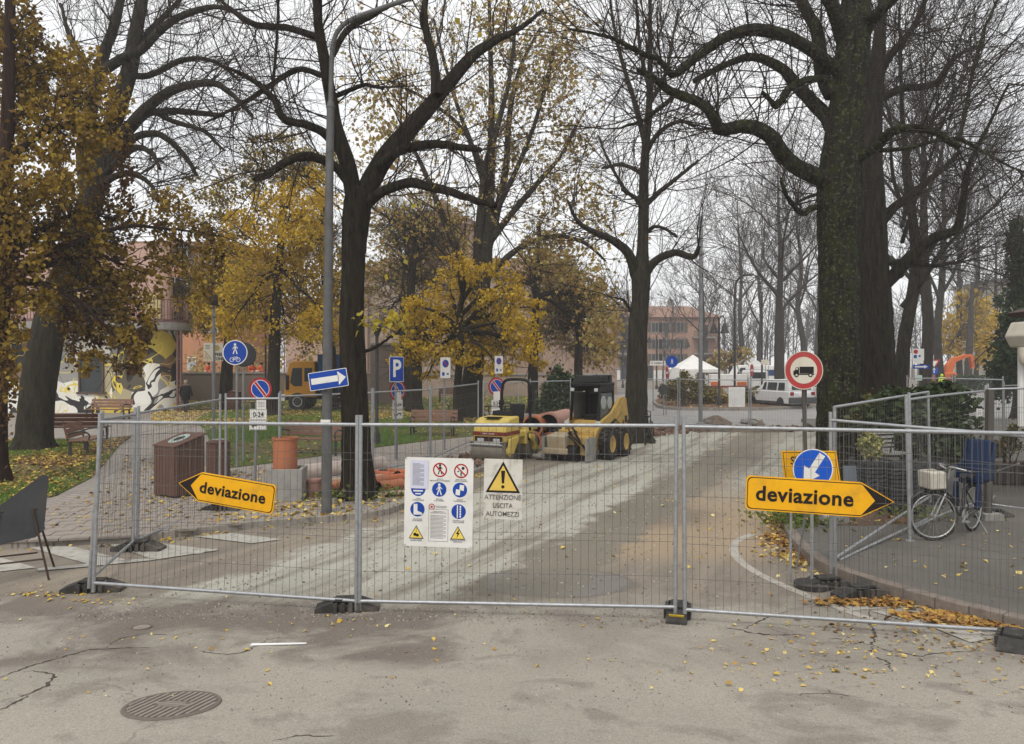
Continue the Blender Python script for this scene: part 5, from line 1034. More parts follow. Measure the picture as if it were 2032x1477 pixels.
M_pole = pm('pole_grey', (.26, .265, .27), (.2, .205, .21), 8, .55, .3, dirt=(.13, .12, .11)); M_lpole = pm('lamp_post_grey', (.13, .13, .128), (.09, .09, .09), 6, .6, .2, bmp=.2, dirt=(.08, .07, .06))
M_ink = pm('print_grey', (.18, .18, .19), (.12, .12, .13), 20, .7); M_lyelp = pm('print_yellow', (.80, .62, .12), (.72, .54, .10), 4, .5); M_paper = pm('paper_lilac', (.60, .60, .72), (.55, .55, .66), 3, .6)
def circ(r, cx=0, cy=0, n=36): return [(cx + r * math.cos(2 * math.pi * i / n), cy + r * math.sin(2 * math.pi * i / n)) for i in range(n)]
def rect(w, h, cx=0, cy=0): return [(cx - w / 2, cy - h / 2), (cx + w / 2, cy - h / 2), (cx + w / 2, cy + h / 2), (cx - w / 2, cy + h / 2)]
def rrect(w, h, r, cx=0, cy=0, n=5):
    o = []
    for sx, sy, a0 in ((1, 1, 0), (-1, 1, 90), (-1, -1, 180), (1, -1, 270)):
        for i in range(n + 1): a = R_(a0 + 90 * i / n); o.append((cx + sx * (w / 2 - r) + r * math.cos(a), cy + sy * (h / 2 - r) + r * math.sin(a)))
    return o
def rotp(p, a, cx=0, cy=0): a = R_(a); return [(cx + x * math.cos(a) - y * math.sin(a), cy + x * math.sin(a) + y * math.cos(a)) for x, y in p]
def seg2(x0, y0, x1, y1, w): 
    d = math.hypot(x1 - x0, y1 - y0); nx, ny = -(y1 - y0) / d * w / 2, (x1 - x0) / d * w / 2; return [(x0 + nx, y0 + ny), (x0 - nx, y0 - ny), (x1 - nx, y1 - ny), (x1 + nx, y1 + ny)]
def flat(name, polys, mat, k, parent, y0=0.0, off=(0, 0)):
    """printed layer k in front of a plate (front is -y)"""
    mb = MB(); y = y0 - .0012 * k
    for p in polys: mb.prism([(u + off[0], w + off[1]) for u, w in p], y - .0006, y)
    return obj(name, mb, mat, parent)
def text(name, s, size, mat, parent, x, z, y, bold=.0, rot=0, sx=1.0, sp=1.0):
    c = bpy.data.curves.new(name, 'FONT'); c.body = s; c.size = size; c.align_x = 'CENTER'; c.align_y = 'CENTER'; c.offset = bold * size; c.space_character = sp; c.extrude = .0004; c.resolution_u = 3; c.materials.append(mat)
    o = bpy.data.objects.new(name, c); COL.objects.link(o); o.parent = parent; o.location = (x, y, z); o.rotation_euler = (R_(90), R_(rot), 0); o.scale = (sx, 1, 1); return o
def plate(name, poly, parent, mat=M_signback, th=.006, y=0.0, off=(0, 0), **k):
    mb = MB(); mb.prism([(u + off[0], w + off[1]) for u, w in poly], y, y + th); return obj(name, mb, mat, parent, **k)

# ---- deviazione arrows hung on the fence
def arrow_sign(label, ctr, w, h, tip, flip, roll, yaw):
    t = thing('detour_sign', label, 'sign', ctr, group='yellow detour arrows', rot=(0, R_(roll), yaw)); s = -1 if flip else 1; b = w - tip; r = h * .13
    def arrow(i):
        hb, e = h / 2 - i, w / 2 - i * 1.25; base = [(e, 0), (w / 2 - tip - i * .1, hb), (-w / 2 + i + r, hb)] + [(-w / 2 + i + r - r * math.sin(a), hb - r + r * math.cos(a)) for a in np.linspace(.2, math.pi / 2, 4)] + [(-w / 2 + i + r - r * math.cos(a), -hb + r - r * math.sin(a)) for a in np.linspace(0, 1.4, 4)] + [(-w / 2 + i + r, -hb), (w / 2 - tip - i * .1, -hb)]
        return [(s * x, y) for x, y in base]
    plate('plate', arrow(0), t, M_yel, .02, 0); rim = MB(); 
    flat('black_line', [arrow(h * .035)], M_black, 1, t); flat('yellow_face', [arrow(h * .060)], M_yel, 2, t)
    q = h * .045; x0 = w / 2 - tip; flat('arrow_head', [[(s * x, y) for x, y in ((w / 2 - q, 0), (x0, h / 2 - q), (x0 - .0 + tip * .42, 0), (x0, -h / 2 + q))]], M_black, 3, t)
    text('lettering', 'deviazione', h * (.53 if flip else .60), M_black, t, -s * tip * (.30 if flip else .46), -h * .015, -.0065, .026, sp=1.06, sx=1.0)
    for x in (-w * .3, w * .2):
        mb = MB(); mb.box((s * x, .03, 0), (.05, .02, h * .8)); obj('clip', mb, M_galv, t)
    return t
arrow_sign('tilted yellow deviazione arrow pointing left, hung on the left fence panel', tuple(A(452, 974, 8.13) - (0, .05, 0)), 1.10, .315, .25, True, 8.3, -.13)
arrow_sign('level yellow deviazione arrow pointing right, hung on the right fence panel', tuple(A(1621, 985, 7.36) - (0, .05, 0)), 1.365, .335, .30, False, 2.2, -.17)

# ---- safety board
bd = thing('safety_board', 'large white board of safety pictograms wired to the middle fence panel', 'sign', tuple(A(871, 996, 7.80) - (0, .035, 0)), rot=(0, R_(.8), -.10))
plate('board', rrect(.715, .915, .03), bd, M_swhite, .006)
fx, fz = .715 / 140, .915 / 178
def bp(px, py): return ((px - 871) * fx, -(py - 996) * fz)
def disc(px, py, r, col, k=1): return flat('pictogram', [circ(r, *bp(px, py))], col, k, bd)
def pict(px, py, polys, mat, k=3): x, z = bp(px, py); return flat('symbol', [[(x + u, z + w) for u, w in p] for p in polys], mat, k, bd)
boot = [(-.04, .055), (.0, .055), (.0, -.015), (.05, -.035), (.05, -.055), (-.04, -.055)]
def man(s=1.0, x=0, y=0): return [[(x + s * a, y + s * b) for a, b in p] for p in (circ(.12, 0, .42, 12), [(-.10, .28), (.12, .28), (.10, -.05), (-.08, -.05)], seg2(-.03, .0, -.18, -.5, .10), seg2(.04, .0, .20, -.5, .10), seg2(-.06, .24, -.24, -.02, .07), seg2(.08, .24, .26, .04, .07))]
for px, py in ((829, 970), (872, 970), (914, 970), (828, 1011), (912, 1013)): disc(px, py, .075, M_blue)
pict(872, 970, [[(u, w) for u, w in p] for p in man(.115, 0, 0)], M_swhite); pict(914, 970, [[(-.045, -.05), (.0, -.055), (.005, .0), (-.04, .01)], [(-.005, .005), (.04, -.01), (.045, .05), (.0, .055)]], M_swhite)
pict(828, 1011, [boot], M_swhite); pict(912, 1013, [rect(.012, .13, -.012)] + [rrect(.016, .022, .006, .018, -.05 + i * .025) for i in range(5)], M_swhite)
pict(829, 970, [seg2(-.05, -.02, .05, -.02, .015), seg2(-.03, -.05, .03, -.05, .012)], M_swhite)
for px, py in ((873, 931), (916, 932)):
    mb = MB(); mb.ring(.060, .074, -.0018, -.0012, bp(px, py)); obj('red_ring', mb, M_red, bd); x, z = bp(px, py); flat('red_bar', [[(x + u, z + w) for u, w in seg2(-.045, .045, .045, -.045, .013)]], M_red, 2, bd)
pict(873, 931, man(.10, 0, .005), M_black, 1); pict(916, 932, [circ(.016, .02, .028, 10), *man(.05, 0, -.035), seg2(-.04, -.01, -.02, .0, .01)], M_black, 1)
for px, py, sy in ((826, 1057, 0), (911, 1056, 1)):
    x, z = bp(px, py); tri = [(x - .078, z - .065), (x + .078, z - .065), (x, z + .072)]; flat('warning_triangle', [tri], M_black, 1, bd); flat('triangle_face', [[(x + (u - x) * .84, z - .017 + (w - z + .017) * .84) for u, w in tri]], M_lyelp, 2, bd)
    flat('symbol', [[(x + .012, z + .04), (x - .02, z - .008), (x - .002, z - .008), (x - .012, z - .05), (x + .02, z + .004), (x + .003, z + .004), (x + .018, z + .038)]] if sy else [seg2(x, z + .045, x, z, .004), circ(.018, x - .012, z - .022, 10), circ(.016, x + .014, z - .03, 10)], M_black, 3, bd)
x, z = bp(831, 941); flat('notice_paper', [rect(.185, .29, x, z)], M_paper, 5, bd)
flat('small_print', [rect(.12 if i % 4 else .08, .004, x - (.01 if i % 4 else .03), z + .11 - i * .0115) for i in range(20)], M_ink, 6, bd)
x, z = bp(871, 1042); flat('frame_line', [rect(.205, .33, x, z)], M_ink, 1, bd); flat('rules_panel', [rect(.198, .323, x, z)], M_swhite, 2, bd); flat('small_print', [rect(.165 - (.03 if i % 3 == 2 else 0), .0045, x - (.015 if i % 3 == 2 else 0), z + .10 - i * .0135) for i in range(18)], M_ink, 3, bd)
text('lettering', 'NORME GENERALI\nPREVENZIONE INFORTUNI', .014, M_ink, bd, x, z + .135, -.005)
for px, py, s in ((873, 951, 'VIETATO\nRIMUOVERE LE PROTEZIONI'), (916, 951, 'NON SOSTARE\nSOTTO I CARICHI'), (829, 991, 'CASCO\nDI PROTEZIONE'), (872, 991, 'CINTURE\nDI SICUREZZA'), (914, 991, 'GUANTI\nDI PROTEZIONE'), (828, 1032, 'CALZATURE\nDI SICUREZZA'), (912, 1033, 'CONTROLLARE\nFUNI E CATENE'), (826, 1072, 'ATTENZIONE AI\nCARICHI SOSPESI'), (911, 1072, 'TENSIONE ELETTRICA\nPERICOLOSA')):
    x, z = bp(px, py); text('lettering', s, .0165, M_ink, bd, x, z, -.003, .01)
x, z = bp(857, 1005); mb = MB(); mb.ring(.024, .032, -.0018, -.0012, (x, z), 20); obj('red_ring', mb, M_red, bd); flat('symbol', [circ(.012, x, z, 10)], M_red, 2, bd); text('lettering', "DIVIETO D'ACCESSO\nAI NON ADDETTI", .013, M_ink, bd, x + .1, z, -.003)
for px, py in ((804, 910), (938, 911), (804, 1082), (936, 1083)): x, z = bp(px, py); mb = MB(); mb.tube([(x, -.006, z), (x + .004, .02, z + .01)], .003, 5); obj('wire_tie', mb, M_black, bd)
# ---- attenzione sign
at = thing('warning_sign', 'worn white sign reading attenzione uscita automezzi with yellow triangle', 'sign', tuple(A(998, 970, 7.76) - (0, .035, 0)), rot=(0, R_(1.0), -.10)); plate('board', rrect(.395, .615, .01), at, pm('worn_white_board', (.62, .60, .54), (.54, .52, .46), 5, .55, dirt=(.27, .24, .2), dscale=9, damt=.85), .006)
tri = [(-.178, -.035), (.178, -.035), (0, .285)]; flat('triangle_border', [tri], M_black, 1, at); flat('triangle_face', [[(u * .80, .07 + (w - .07) * .80) for u, w in tri]], pm('triangle_yellow', (.72, .50, .10), (.62, .42, .09), 6, .5, dirt=(.5, .4, .2), dscale=8), 2, at); flat('exclamation_mark', [[(-.021, .19), (.021, .19), (.012, .06), (-.012, .06)], circ(.017, 0, .025, 14)], M_black, 3, at)
for i, s in enumerate(('ATTENZIONE', 'USCITA', 'AUTOMEZZI')): text('lettering', s, .071, pm('worn_lettering', (.05, .045, .042), (.10, .095, .09), 30, .6, dirt=(.42, .4, .36), dscale=12, damt=.8), at, 0, -.085 - i * .085, -.003, .008, sx=.86)
for x, z in ((-.18, -.295), (.15, -.295), (0, .30)): mb = MB(); mb.tube([(x, -.006, z), (x + .004, .02, z + .01)], .003, 5); obj('wire_tie', mb, M_black, at)

# ---- strada chiusa panel and blue arrow disc behind the right fence
p = W(1606, 1118); p = np.array([A(1606, 0, 9.0)[0], 9.0, 0]); st = thing('road_closed_sign', 'yellow strada chiusa panel on a low stand behind the right arrow', 'sign', tuple(p), .0); zt = A(0, 895, 9.0)[2]
q = [(-.335, zt), (.32, zt), (.395, zt - .52), (-.28, zt - .52)]; plate('panel', q, st, M_yel, .012); cx_, cz_ = .025, zt - .26
flat('black_line', [[(cx_ + (u - cx_) * .95, cz_ + (w - cz_) * .94) for u, w in q]], M_black, 1, st); flat('yellow_face', [[(cx_ + (u - cx_) * .93, cz_ + (w - cz_) * .91) for u, w in q]], M_yel, 2, st)
text('lettering', 'STRADA', .135, M_black, st, .0, zt - .12, -.004, .012, sx=.9); text('lettering', 'CHIUSA', .135, M_black, st, .03, zt - .30, -.004, .012, sx=.9)
for x in (-.2, .3):
    mb = MB(); mb.cyl((x, .02, zt - .1), (x * 1.1, .02, 0), .016, n=8); obj('leg', mb, M_galv, st)
mb = MB(); mb.cyl((.05, .02, zt - .3), (.05, .55, .02), .014, n=8); obj('leg', mb, M_galv, st)
c = A(1613, 931, 8.75); bs = thing('blue_disc_sign', 'round blue sign with white arrow pointing down to the left, scuffed at the top', 'sign', (c[0], c[1], 0)); plate('disc', circ(.235, 0, c[2]), bs, M_signback, .008); flat('blue_face', [circ(.228, 0, c[2])], pm('sign_blue_bright', (.008, .10, .55), (.01, .08, .47), 4, .4), 1, bs); mb = MB(); mb.ring(.222, .235, -.0026, -.0014, (0, c[2])); obj('white_rim', mb, M_swhite, bs)
flat('arrow', [rotp(a, -33, .0, c[2]) for a in ([(-.04, .20), (.04, .20), (.04, -.02), (.11, -.02), (0, -.20), (-.11, -.02), (-.04, -.02)],)], M_swhite, 2, bs); mb = MB(); mb.cyl((0, .03, 0), (0, .03, c[2] + .1), .02, n=8); obj('pole', mb, M_galv, bs); mb = MB(); mb.lathe([(.2, 0), (.2, .06), (.05, .1)], 14, (0, .03, 0)); obj('base', mb, M_rubber, bs)

# ---- posts with signs
def post_sign(label, px, py, top, z=PZ, r=.03, lean=0.0, mat=M_pole, name='road_sign', yaw=0, group=None):
    b = W(px, py, z); D = b[1]; t = thing(name, label, 'sign', tuple(b), yaw, group); h = (py - top) * D / FPX; mb = MB(); mb.cyl((0, 0, 0), (lean, 0, h), r, n=10); obj('pole', mb, mat, t, smooth=True)
    def loc(qx, qy): return ((qx - px) * D / FPX, (py - qy) * D / FPX)
    return t, D, loc
def face(t, polys, y=-.05, th=.006): return polys
def no_parking(t, x, z, r, y=-.045, slash=True):
    plate('disc', circ(r, x, z), t, M_signback, .008, y); flat('red_face', [circ(r * .98, x, z)], M_red, 1, t, y); flat('blue_face', [circ(r * .74, x, z)], M_blue, 3, t, y); mb = MB(); mb.ring(r * .74, r * .79, y - .003, y - .002, (x, z)); obj('white_rim', mb, M_swhite, t)
    if slash: flat('red_bar', [rotp(rect(r * 1.5, r * .2), -52, x, z)], M_red, 5, t, y); flat('white_edge', [rotp(rect(r * 1.46, r * .30), -52, x, z)], M_swhite, 4, t, y)
def small_plate(t, x, z, w, h, s=None, truck=False, y=-.045):
    f = plate('plate', rect(w, h, x, z), t, M_swhite, .005, y); flat('plate_line', [rect(w * .94, .006, x, z + h * .45), rect(w * .94, .006, x, z - h * .45)], M_black, 1, t, y)
    if s: text('lettering', s, h * .62, M_black, t, x, z, y - .003, .02, sx=.85)
    if truck: flat('tow_truck', [rect(w * .32, h * .24, x - w * .2, z - h * .02), rect(w * .36, h * .12, x + w * .2, z + h * .1), circ(h * .08, x - w * .28, z - h * .18, 10), circ(h * .08, x + w * .3, z - h * .06, 10), seg2(x - w * .05, z - h * .05, x + w * .1, z + h * .18, h * .06)], M_black, 1, t, y)
# no parking with 0-24
t, D, lc = post_sign('round no parking sign with 0-24 plate beside the brown slatted bin', 506, 955, 752, lean=.05)
x, z = lc(518, 772); no_parking(t, x, z, .245); x, z = lc(514, 823); small_plate(t, x, z, .36, .24, '0-24'); x, z = lc(513, 843); small_plate(t, x, z, .36, .22, None, True); x, z = lc(520, 803); plate('paper_notice', rect(.2, .2, x, z), t, M_swhite, .003, -.053); flat('small_print', [rect(.15, .008, x, z + .05 - i * .03) for i in range(4)], M_ink, 1, t, -.053)
# foot and cycle path
t, D, lc = post_sign('round blue sign with white walker above a small bicycle', 470, 928, 690); x, z = lc(468, 700); r = .30; plate('disc', circ(r, x, z), t, M_signback, .01, -.05); flat('blue_face', [circ(r * .97, x, z)], M_blue, 1, t, -.05); mb = MB(); mb.ring(r * .93, r, -.0535, -.052, (x, z)); obj('white_rim', mb, M_swhite, t)
flat('walker_symbol', man(.25, x + .0, z + .09), M_swhite, 2, t, -.05); mb = MB(); [mb.ring(.042, .054, -.0535, -.0524, (x + s * .075, z - .17), 18) for s in (-1, 1)]; obj('bicycle_symbol', mb, M_swhite, t); flat('bicycle_frame', [seg2(x - .075, z - .17, x + .0, z - .165, .012), seg2(x - .04, z - .11, x + .03, z - .11, .012), seg2(x, z - .165, x + .035, z - .1, .012), seg2(x - .05, z - .12, x, z - .165, .012), seg2(x + .075, z - .17, x + .04, z - .09, .012)], M_swhite, 2, t, -.05)
t2, D2, l2 = post_sign('dark back of a round sign right behind the blue walker sign', 483, 918, 690); x, z = l2(484, 704); plate('disc', circ(.31, x, z), t2, M_signback, .05, -.03, bevel=.01); mb = MB(); mb.box((x, .04, z), (.5, .02, .04)); obj('bracket', mb, M_galv, t2)
# free zone
t, D, lc = post_sign('square cream free zone sign on a lamp pole', 424, 888, 606, r=.045, name='lamp_sign'); x, z = lc(425, 699); plate('plate', rect(.58, .54, x, z), t, M_cwhite, .008, -.06); flat('rings', [seg2(x - .24 + .09 * k + .0, z - .22, x - .25, z - .13 + .08 * k, .03) for k in range(3)] + [circ(.09, x + .1, z + .12, 16)], pm('ochre_print', (.38, .27, .09), (.32, .22, .08), 5, .6), 1, t, -.06); flat('small_print', [rect(.14, .02, x - .17, z + .2 - i * .045) for i in range(3)], M_ink, 1, t, -.06); text('lettering', 'FREE\nZONE', .13, M_black, t, x + .16, z - .14, -.064, .03, sx=.8)
mb = MB(); mb.lathe([(.10, 0), (.13, .05), (.12, .3), (.05, .36)], 12, (0, 0, lc(0, 606)[1])); obj('lamp_head', mb, M_iron, t, smooth=True)
# blue P
t, D, lc = post_sign('tall blue parking sign with white P turned to the right', 785, 912, 705, yaw=.75); h = .66; z = lc(0, 733)[1]; plate('plate', rrect(.44, h, .03, 0, z), t, M_swhite, .008, -.05); flat('blue_face', [rrect(.42, h - .03, .03, 0, z)], M_blue, 1, t, -.05); text('lettering', 'P', .62, M_swhite, t, 0, z - .0, -.0535, .025, sx=.85)
t, D, lc = post_sign('turned no parking sign with two white plates in front of the blue P', 787, 910, 752, yaw=.85, lean=0); z = lc(0, 775)[1]; no_parking(t, 0, z, .28); small_plate(t, 0, lc(0, 803)[1], .34, .26, '0-24'); small_plate(t, 0, lc(0, 823)[1], .34, .24, None, True); plate('paper_notice', rect(.2, .3, 0, lc(0, 790)[1]), t, M_swhite, .003, -.07)
def tall_white(label, px, py, top, yaw, cy_):
    t, D, lc = post_sign(label, px, py, top, yaw=yaw); z = lc(0, cy_)[1]; plate('plate', rrect(.36, .6, .02, 0, z), t, M_swhite, .008, -.05); flat('blue_face', [circ(.115, 0, z + .12)], M_blue, 1, t, -.05); flat('red_bar', [rotp(rect(.22, .035), -50, 0, z + .12)], M_red, 2, t, -.05); flat('blue_square', [rect(.09, .1, -.08, z - .18)], M_blue, 1, t, -.05); flat('lorry_symbol', [rect(.08, .06, .08, z - .18)], M_ink, 1, t, -.05); return t, D, lc
tall_white('narrow white parking rules sign between blue P and yellow tree', 882, 893, 710, .75, 730)
t, D, lc = tall_white('narrow white parking rules sign above the roller', 988, 868, 706, .75, 724)
t, D, lc = post_sign('red and blue no parking sign above the road roller', 984, 872, 745, yaw=.5); z = lc(0, 767)[1]; no_parking(t, 0, z, .30); plate('paper_notice', rect(.24, .3, 0, lc(0, 786)[1]), t, M_swhite, .003, -.06); small_plate(t, 0, lc(0, 801)[1], .36, .26, '0-24'); small_plate(t, 0, lc(0, 816)[1], .36, .22, None, True)
t, D, lc = post_sign('faded no parking sign seen edge on in front of the dark evergreen bush', 1094, 842, 738, yaw=.95); z = lc(0, 751)[1]; no_parking(t, 0, z, .32); small_plate(t, 0, lc(0, 772)[1], .34, .36, '0-24'); small_plate(t, 0, lc(0, 787)[1], .36, .26, None, True)
# no lorries
t, D, lc = post_sign('round no-lorries sign, red ring and black truck, on a leaning dark pole', 1602, 1031, 760, RZ, .03, 0, pm('pole_rusty', (.10, .085, .075), (.07, .06, .055), 8, .7)); bpy.data.objects.remove([o for o in COL.objects if o.parent == t][0]); x, z = lc(1592, 735)
mb = MB(); mb.cyl((0, 0, 0), (x * .9, 0, z + .15), .03, n=10); obj('pole', mb, MATS['pole_rusty'], t, smooth=True); r = .302; plate('disc', circ(r, x, z), t, M_signback, .01, -.06); flat('red_face', [circ(r * .985, x, z)], pm('sign_red_faded', (.42, .05, .05), (.36, .04, .04), 5, .5, dirt=(.3, .1, .09), dscale=6, damt=.4), 1, t, -.06); flat('cream_face', [circ(r * .70, x, z)], M_cwhite, 2, t, -.06)
mb = MB(); mb.ring(r * .97, r * 1.01, -.066, -.058, (x, z)); obj('rim', mb, M_cwhite, t)
flat('lorry_symbol', [rect(.225, .105, x + .045, z + .005), [(x - .165, z - .065), (x - .075, z - .065), (x - .075, z + .045), (x - .125, z + .045), (x - .14, z + .0), (x - .165, z - .01)], rect(.33, .022, x, z - .062), circ(.036, x - .115, z - .075, 18), circ(.036, x + .105, z - .075, 18)], M_black, 3, t, -.06); flat('lorry_gap', [circ(.017, x - .115, z - .075, 14), circ(.017, x + .105, z - .075, 14), rect(.03, .025, x - .11, z + .022)], M_cwhite, 4, t, -.06)
mb = MB(); mb.box((.01 + x * .5, .05, z - .42), (.07, .03, .26)); obj('side_plate', mb, M_signback, t)
# island signs
t, D, lc = post_sign('blue walker disc above a no entry sign at the left end of the island', 1317, 824, 708, .02); x, z = lc(1333, 718); plate('disc', circ(.30, x, z), t, M_blue, .01, -.06); flat('walker_symbol', man(.24, x, z), M_swhite, 1, t, -.06);  x, z = lc(1316, 773); plate('back_disc', circ(.25, x, z), t, M_signback, .01, -.04); x, z = lc(1340, 740); plate('white_plate', rect(.4, .5, x, z), t, M_swhite, .01, -.02)
t, D, lc = post_sign('white street name sign reading g garibaldi', 1296, 815, 714, .02, r=.025); x, z = lc(1305, 721); plate('plate', rect(.85, .26, x, z), t, M_swhite, .012, -.03); text('lettering', 'G. GARIBALDI', .15, M_black, t, x, z, -.034, .01, sx=.75)
t, D, lc = post_sign('small no entry sign seen edge on at the left end of the island', 1322, 823, 730, .02, r=.025, yaw=1.1); x, z = lc(1322, 740); plate('disc', circ(.30, x, z), t, M_red, .01, -.05); flat('white_bar', [rect(.4, .1, x, z)], M_swhite, 1, t, -.05)
t, D, lc = post_sign('small no entry sign on a pole in front of the white off-roader', 1490, 838, 725, .02, yaw=1.0); x, z = lc(1490, 735); plate('disc', circ(.28, x, z), t, M_red, .01, -.05); flat('white_bar', [rect(.38, .09, x, z)], M_swhite, 1, t, -.05)
t, D, lc = post_sign('grey panel on two legs beside the island tree', 1519, 800, 712, .02, r=.02); x, z = lc(1518, 719); plate('plate', rect(.5, .32, x, z), t, M_cwhite, .012, -.03); mb = MB(); mb.cyl((.2, 0, 0), (.2, 0, z), .02, n=8); obj('leg', mb, M_pole, t)
t, D, lc = post_sign('blue parking panel on a pole between the island tree and the red ring', 1544, 790, 708, .02, r=.03); x, z = lc(1545, 722); plate('plate', rect(.45, 1.0, x, z), t, M_blue, .012, -.04); text('lettering', 'P', .4, M_swhite, t, x, z + .25, -.043, .02)
# right side panels
t, D, lc = post_sign('parking rules panel over a blue one way arrow beside the third linden', 1822, 842, 690, RZ); x, z = lc(1821, 704); plate('plate', rect(.48, .48, x, z), t, M_swhite, .008, -.04); flat('blue_square', [rect(.13, .13, x - .12, z - .08), rect(.08, .08, x + .06, z - .06)], M_blue, 1, t, -.04); flat('red_disc', [circ(.09, x - .1, z + .12, 18)], M_red, 1, t, -.04); x, z = lc(1827, 728); plate('arrow_plate', rect(.66, .16, x, z), t, M_blue, .008, -.04); flat('white_arrow', [rect(.4, .06, x - .06, z), [(x + .12, z + .07), (x + .27, z), (x + .12, z - .07)]], M_swhite, 1, t, -.04); x, z = lc(1823, 750); plate('green_plate', rect(.24, .22, x, z), t, pm('pale_green', (.5, .62, .55), (.45, .56, .5), 4, .5), .006, -.04); x, z = lc(1822, 717); plate('white_plate', rect(.4, .2, x, z), t, M_swhite, .006, -.035)
t, D, lc = post_sign('white triangle give way sign above a blue disc in front of the orange excavator', 1853, 790, 712, RZ); x, z = lc(1853, 721); s = .45; plate('triangle', [(x - s, z + .26), (x + s, z + .26), (x, z - .50)], t, M_red, .01, -.04); flat('white_face', [[(x - s * .6, z + .17), (x + s * .6, z + .17), (x, z - .28)]], M_swhite, 1, t, -.04); x, z = lc(1853, 735); plate('disc', circ(.32, x, z), t, M_blue, .01, -.04); flat('arrow', [rect(.07, .3, x, z - .04), [(x - .13, z + .04), (x, z + .2), (x + .13, z + .04)]], M_swhite, 1, t, -.04)
t, D, lc = post_sign('small blue sign between the two right hand trunks', 1711, 800, 728, RZ, r=.04); x, z = lc(1705, 741); plate('plate', rect(.4, .45, x, z), t, M_blue, .012, -.05); flat('white_triangle', [[(x - .13, z - .13), (x + .13, z - .13), (x, z + .13)]], M_swhite, 1, t, -.05)
# printed notice on the far fence
c = A(1461, 788, 29.6); t = thing('notice_sheet', 'white printed sheet tied to the far mesh panels near the tall lantern', 'sign', (c[0], c[1] - .08, c[2])); plate('sheet', rect(.64, .78), t, M_swhite, .004); flat('small_print', [rect(.03, .6, -.24 + i * .08, 0) for i in range(7)], pm('pale_print', (.6, .6, .63), (.55, .55, .58), 9, .6), 1, t)
for lab, px, py, D in (('small white sheet on the right hand fence near the timber post', 1937, 818, 13.9),): c = A(px, py, D); t = thing('notice_sheet', lab, 'sign', (c[0], c[1] - .1, c[2])); plate('sheet', rect(.11, .14), t, M_swhite, .004); flat('small_print', [rect(.07, .008, 0, .03 - i * .03) for i in range(3)], M_ink, 1, t)

# ---- lamps
b = W(648, 1018, PZ); D = b[1]; t = thing('lamp_post', 'tall grey street lamp post with curved arm and blue one way arrow', 'street lamp', tuple(b)); P = lambda px, py: tuple(A(px, py, D) - b)
mb = MB(); mb.tube([P(648, 1018), P(649, 800), P(653, 400), P(656, 208)], [.088, .083, .070, .062], 14); obj('lower_shaft', mb, M_lpole, t, smooth=True); mb = MB(); mb.tube([tuple(q) for q in crom([P(656, 215), P(658, 130), P(661, 88), P(672, 60), P(700, 38), P(770, 12), P(830, -8)], 26)], .040, 10); obj('arm', mb, M_lpole, t, smooth=True); mb = MB(); mb.cyl(P(656, 214), P(656, 202), .072, .05, 12); obj('collar', mb, M_lpole, t)
c = np.array(P(868, -16)); mb = MB(); mb.box(tuple(c), (.6, .22, .11), (0, -.15, 0)); obj('lamp_head', mb, M_lpole, t, bevel=.03); mb = MB(); mb.box(P(648, 836), (.155, .19, .06)); obj('sticker', mb, M_swhite, t)
c = A(655.5, 753, D); t = thing('one_way_sign', 'blue one way arrow sign tilted up to the right on the lamp post', 'sign', (c[0], c[1] - .14, c[2]), rot=(0, R_(-8.5), 0)); plate('plate', rrect(.645, .30, .02), t, M_swhite, .008); flat('blue_face', [rrect(.625, .28, .018)], M_blue, 1, t); flat('white_arrow', [rect(.46, .10, -.055, 0), [(.165, .115), (.295, 0), (.165, -.115)]], M_swhite, 2, t); mb = MB(); mb.box((.0, .04, 0), (.24, .07, .05)); obj('clamp', mb, M_galv, t)
def lantern(label, px, py, top, z=PZ, heads=1, r=.045, curl=False, group='lantern posts'):
    b = W(px, py, z); D = b[1]; t = thing('lantern_post', label, 'street lamp', tuple(b), group=group); h = (py - top) * D / FPX; mb = MB(); mb.lathe([(r * 2, 0), (r * 2, .3), (r * 1.1, .42), (r, h)], 10); obj('shaft', mb, M_iron, t, smooth=True)
    if heads == 1: mb = MB(); mb.lathe([(.05, 0), (.16, .30), (.22, .32), (.20, .36), (.04, .45)], 12, (0, 0, h)); obj('lamp_head', mb, M_iron, t, smooth=True)
    else:
        for s in (-1, 1):
            w = .32 if not curl else .75; q = crom([(0, 0, h - .1), (s * w * .15, 0, h + .25), (s * w * .6, 0, h + .4), (s * w, 0, h + .15), (s * w, 0, h - .05)], 14); mb = MB(); mb.tube([tuple(a) for a in q], .03, 6); obj('arm', mb, M_iron, t)
            mb = MB(); mb.lathe([(.05, 0), (.12, -.15), (.24, -.55), (.26, -.62)], 12, (s * w, 0, h - .02)); obj('lamp_head', mb, M_iron, t, smooth=True)
    return t
lantern('slim park lantern at the right of the blue walker sign', 527, 822, 640); lantern('park lantern pole right of the forked linden', 748, 884, 668, r=.05)
lantern('tall twin headed black lantern on the planting island', 1427, 805, 640, .16, 2, .06); lantern('hazy twin curled lantern behind the street name sign', 1303, 772, 668, 0, 2, .08, True); lantern('hazy twin curled lantern behind the white gazebo', 1352, 768, 678, 0, 2, .08, True)
lantern('hazy lantern at the left of the far pink flats', 1236, 770, 672, 0, 2, .08, True)
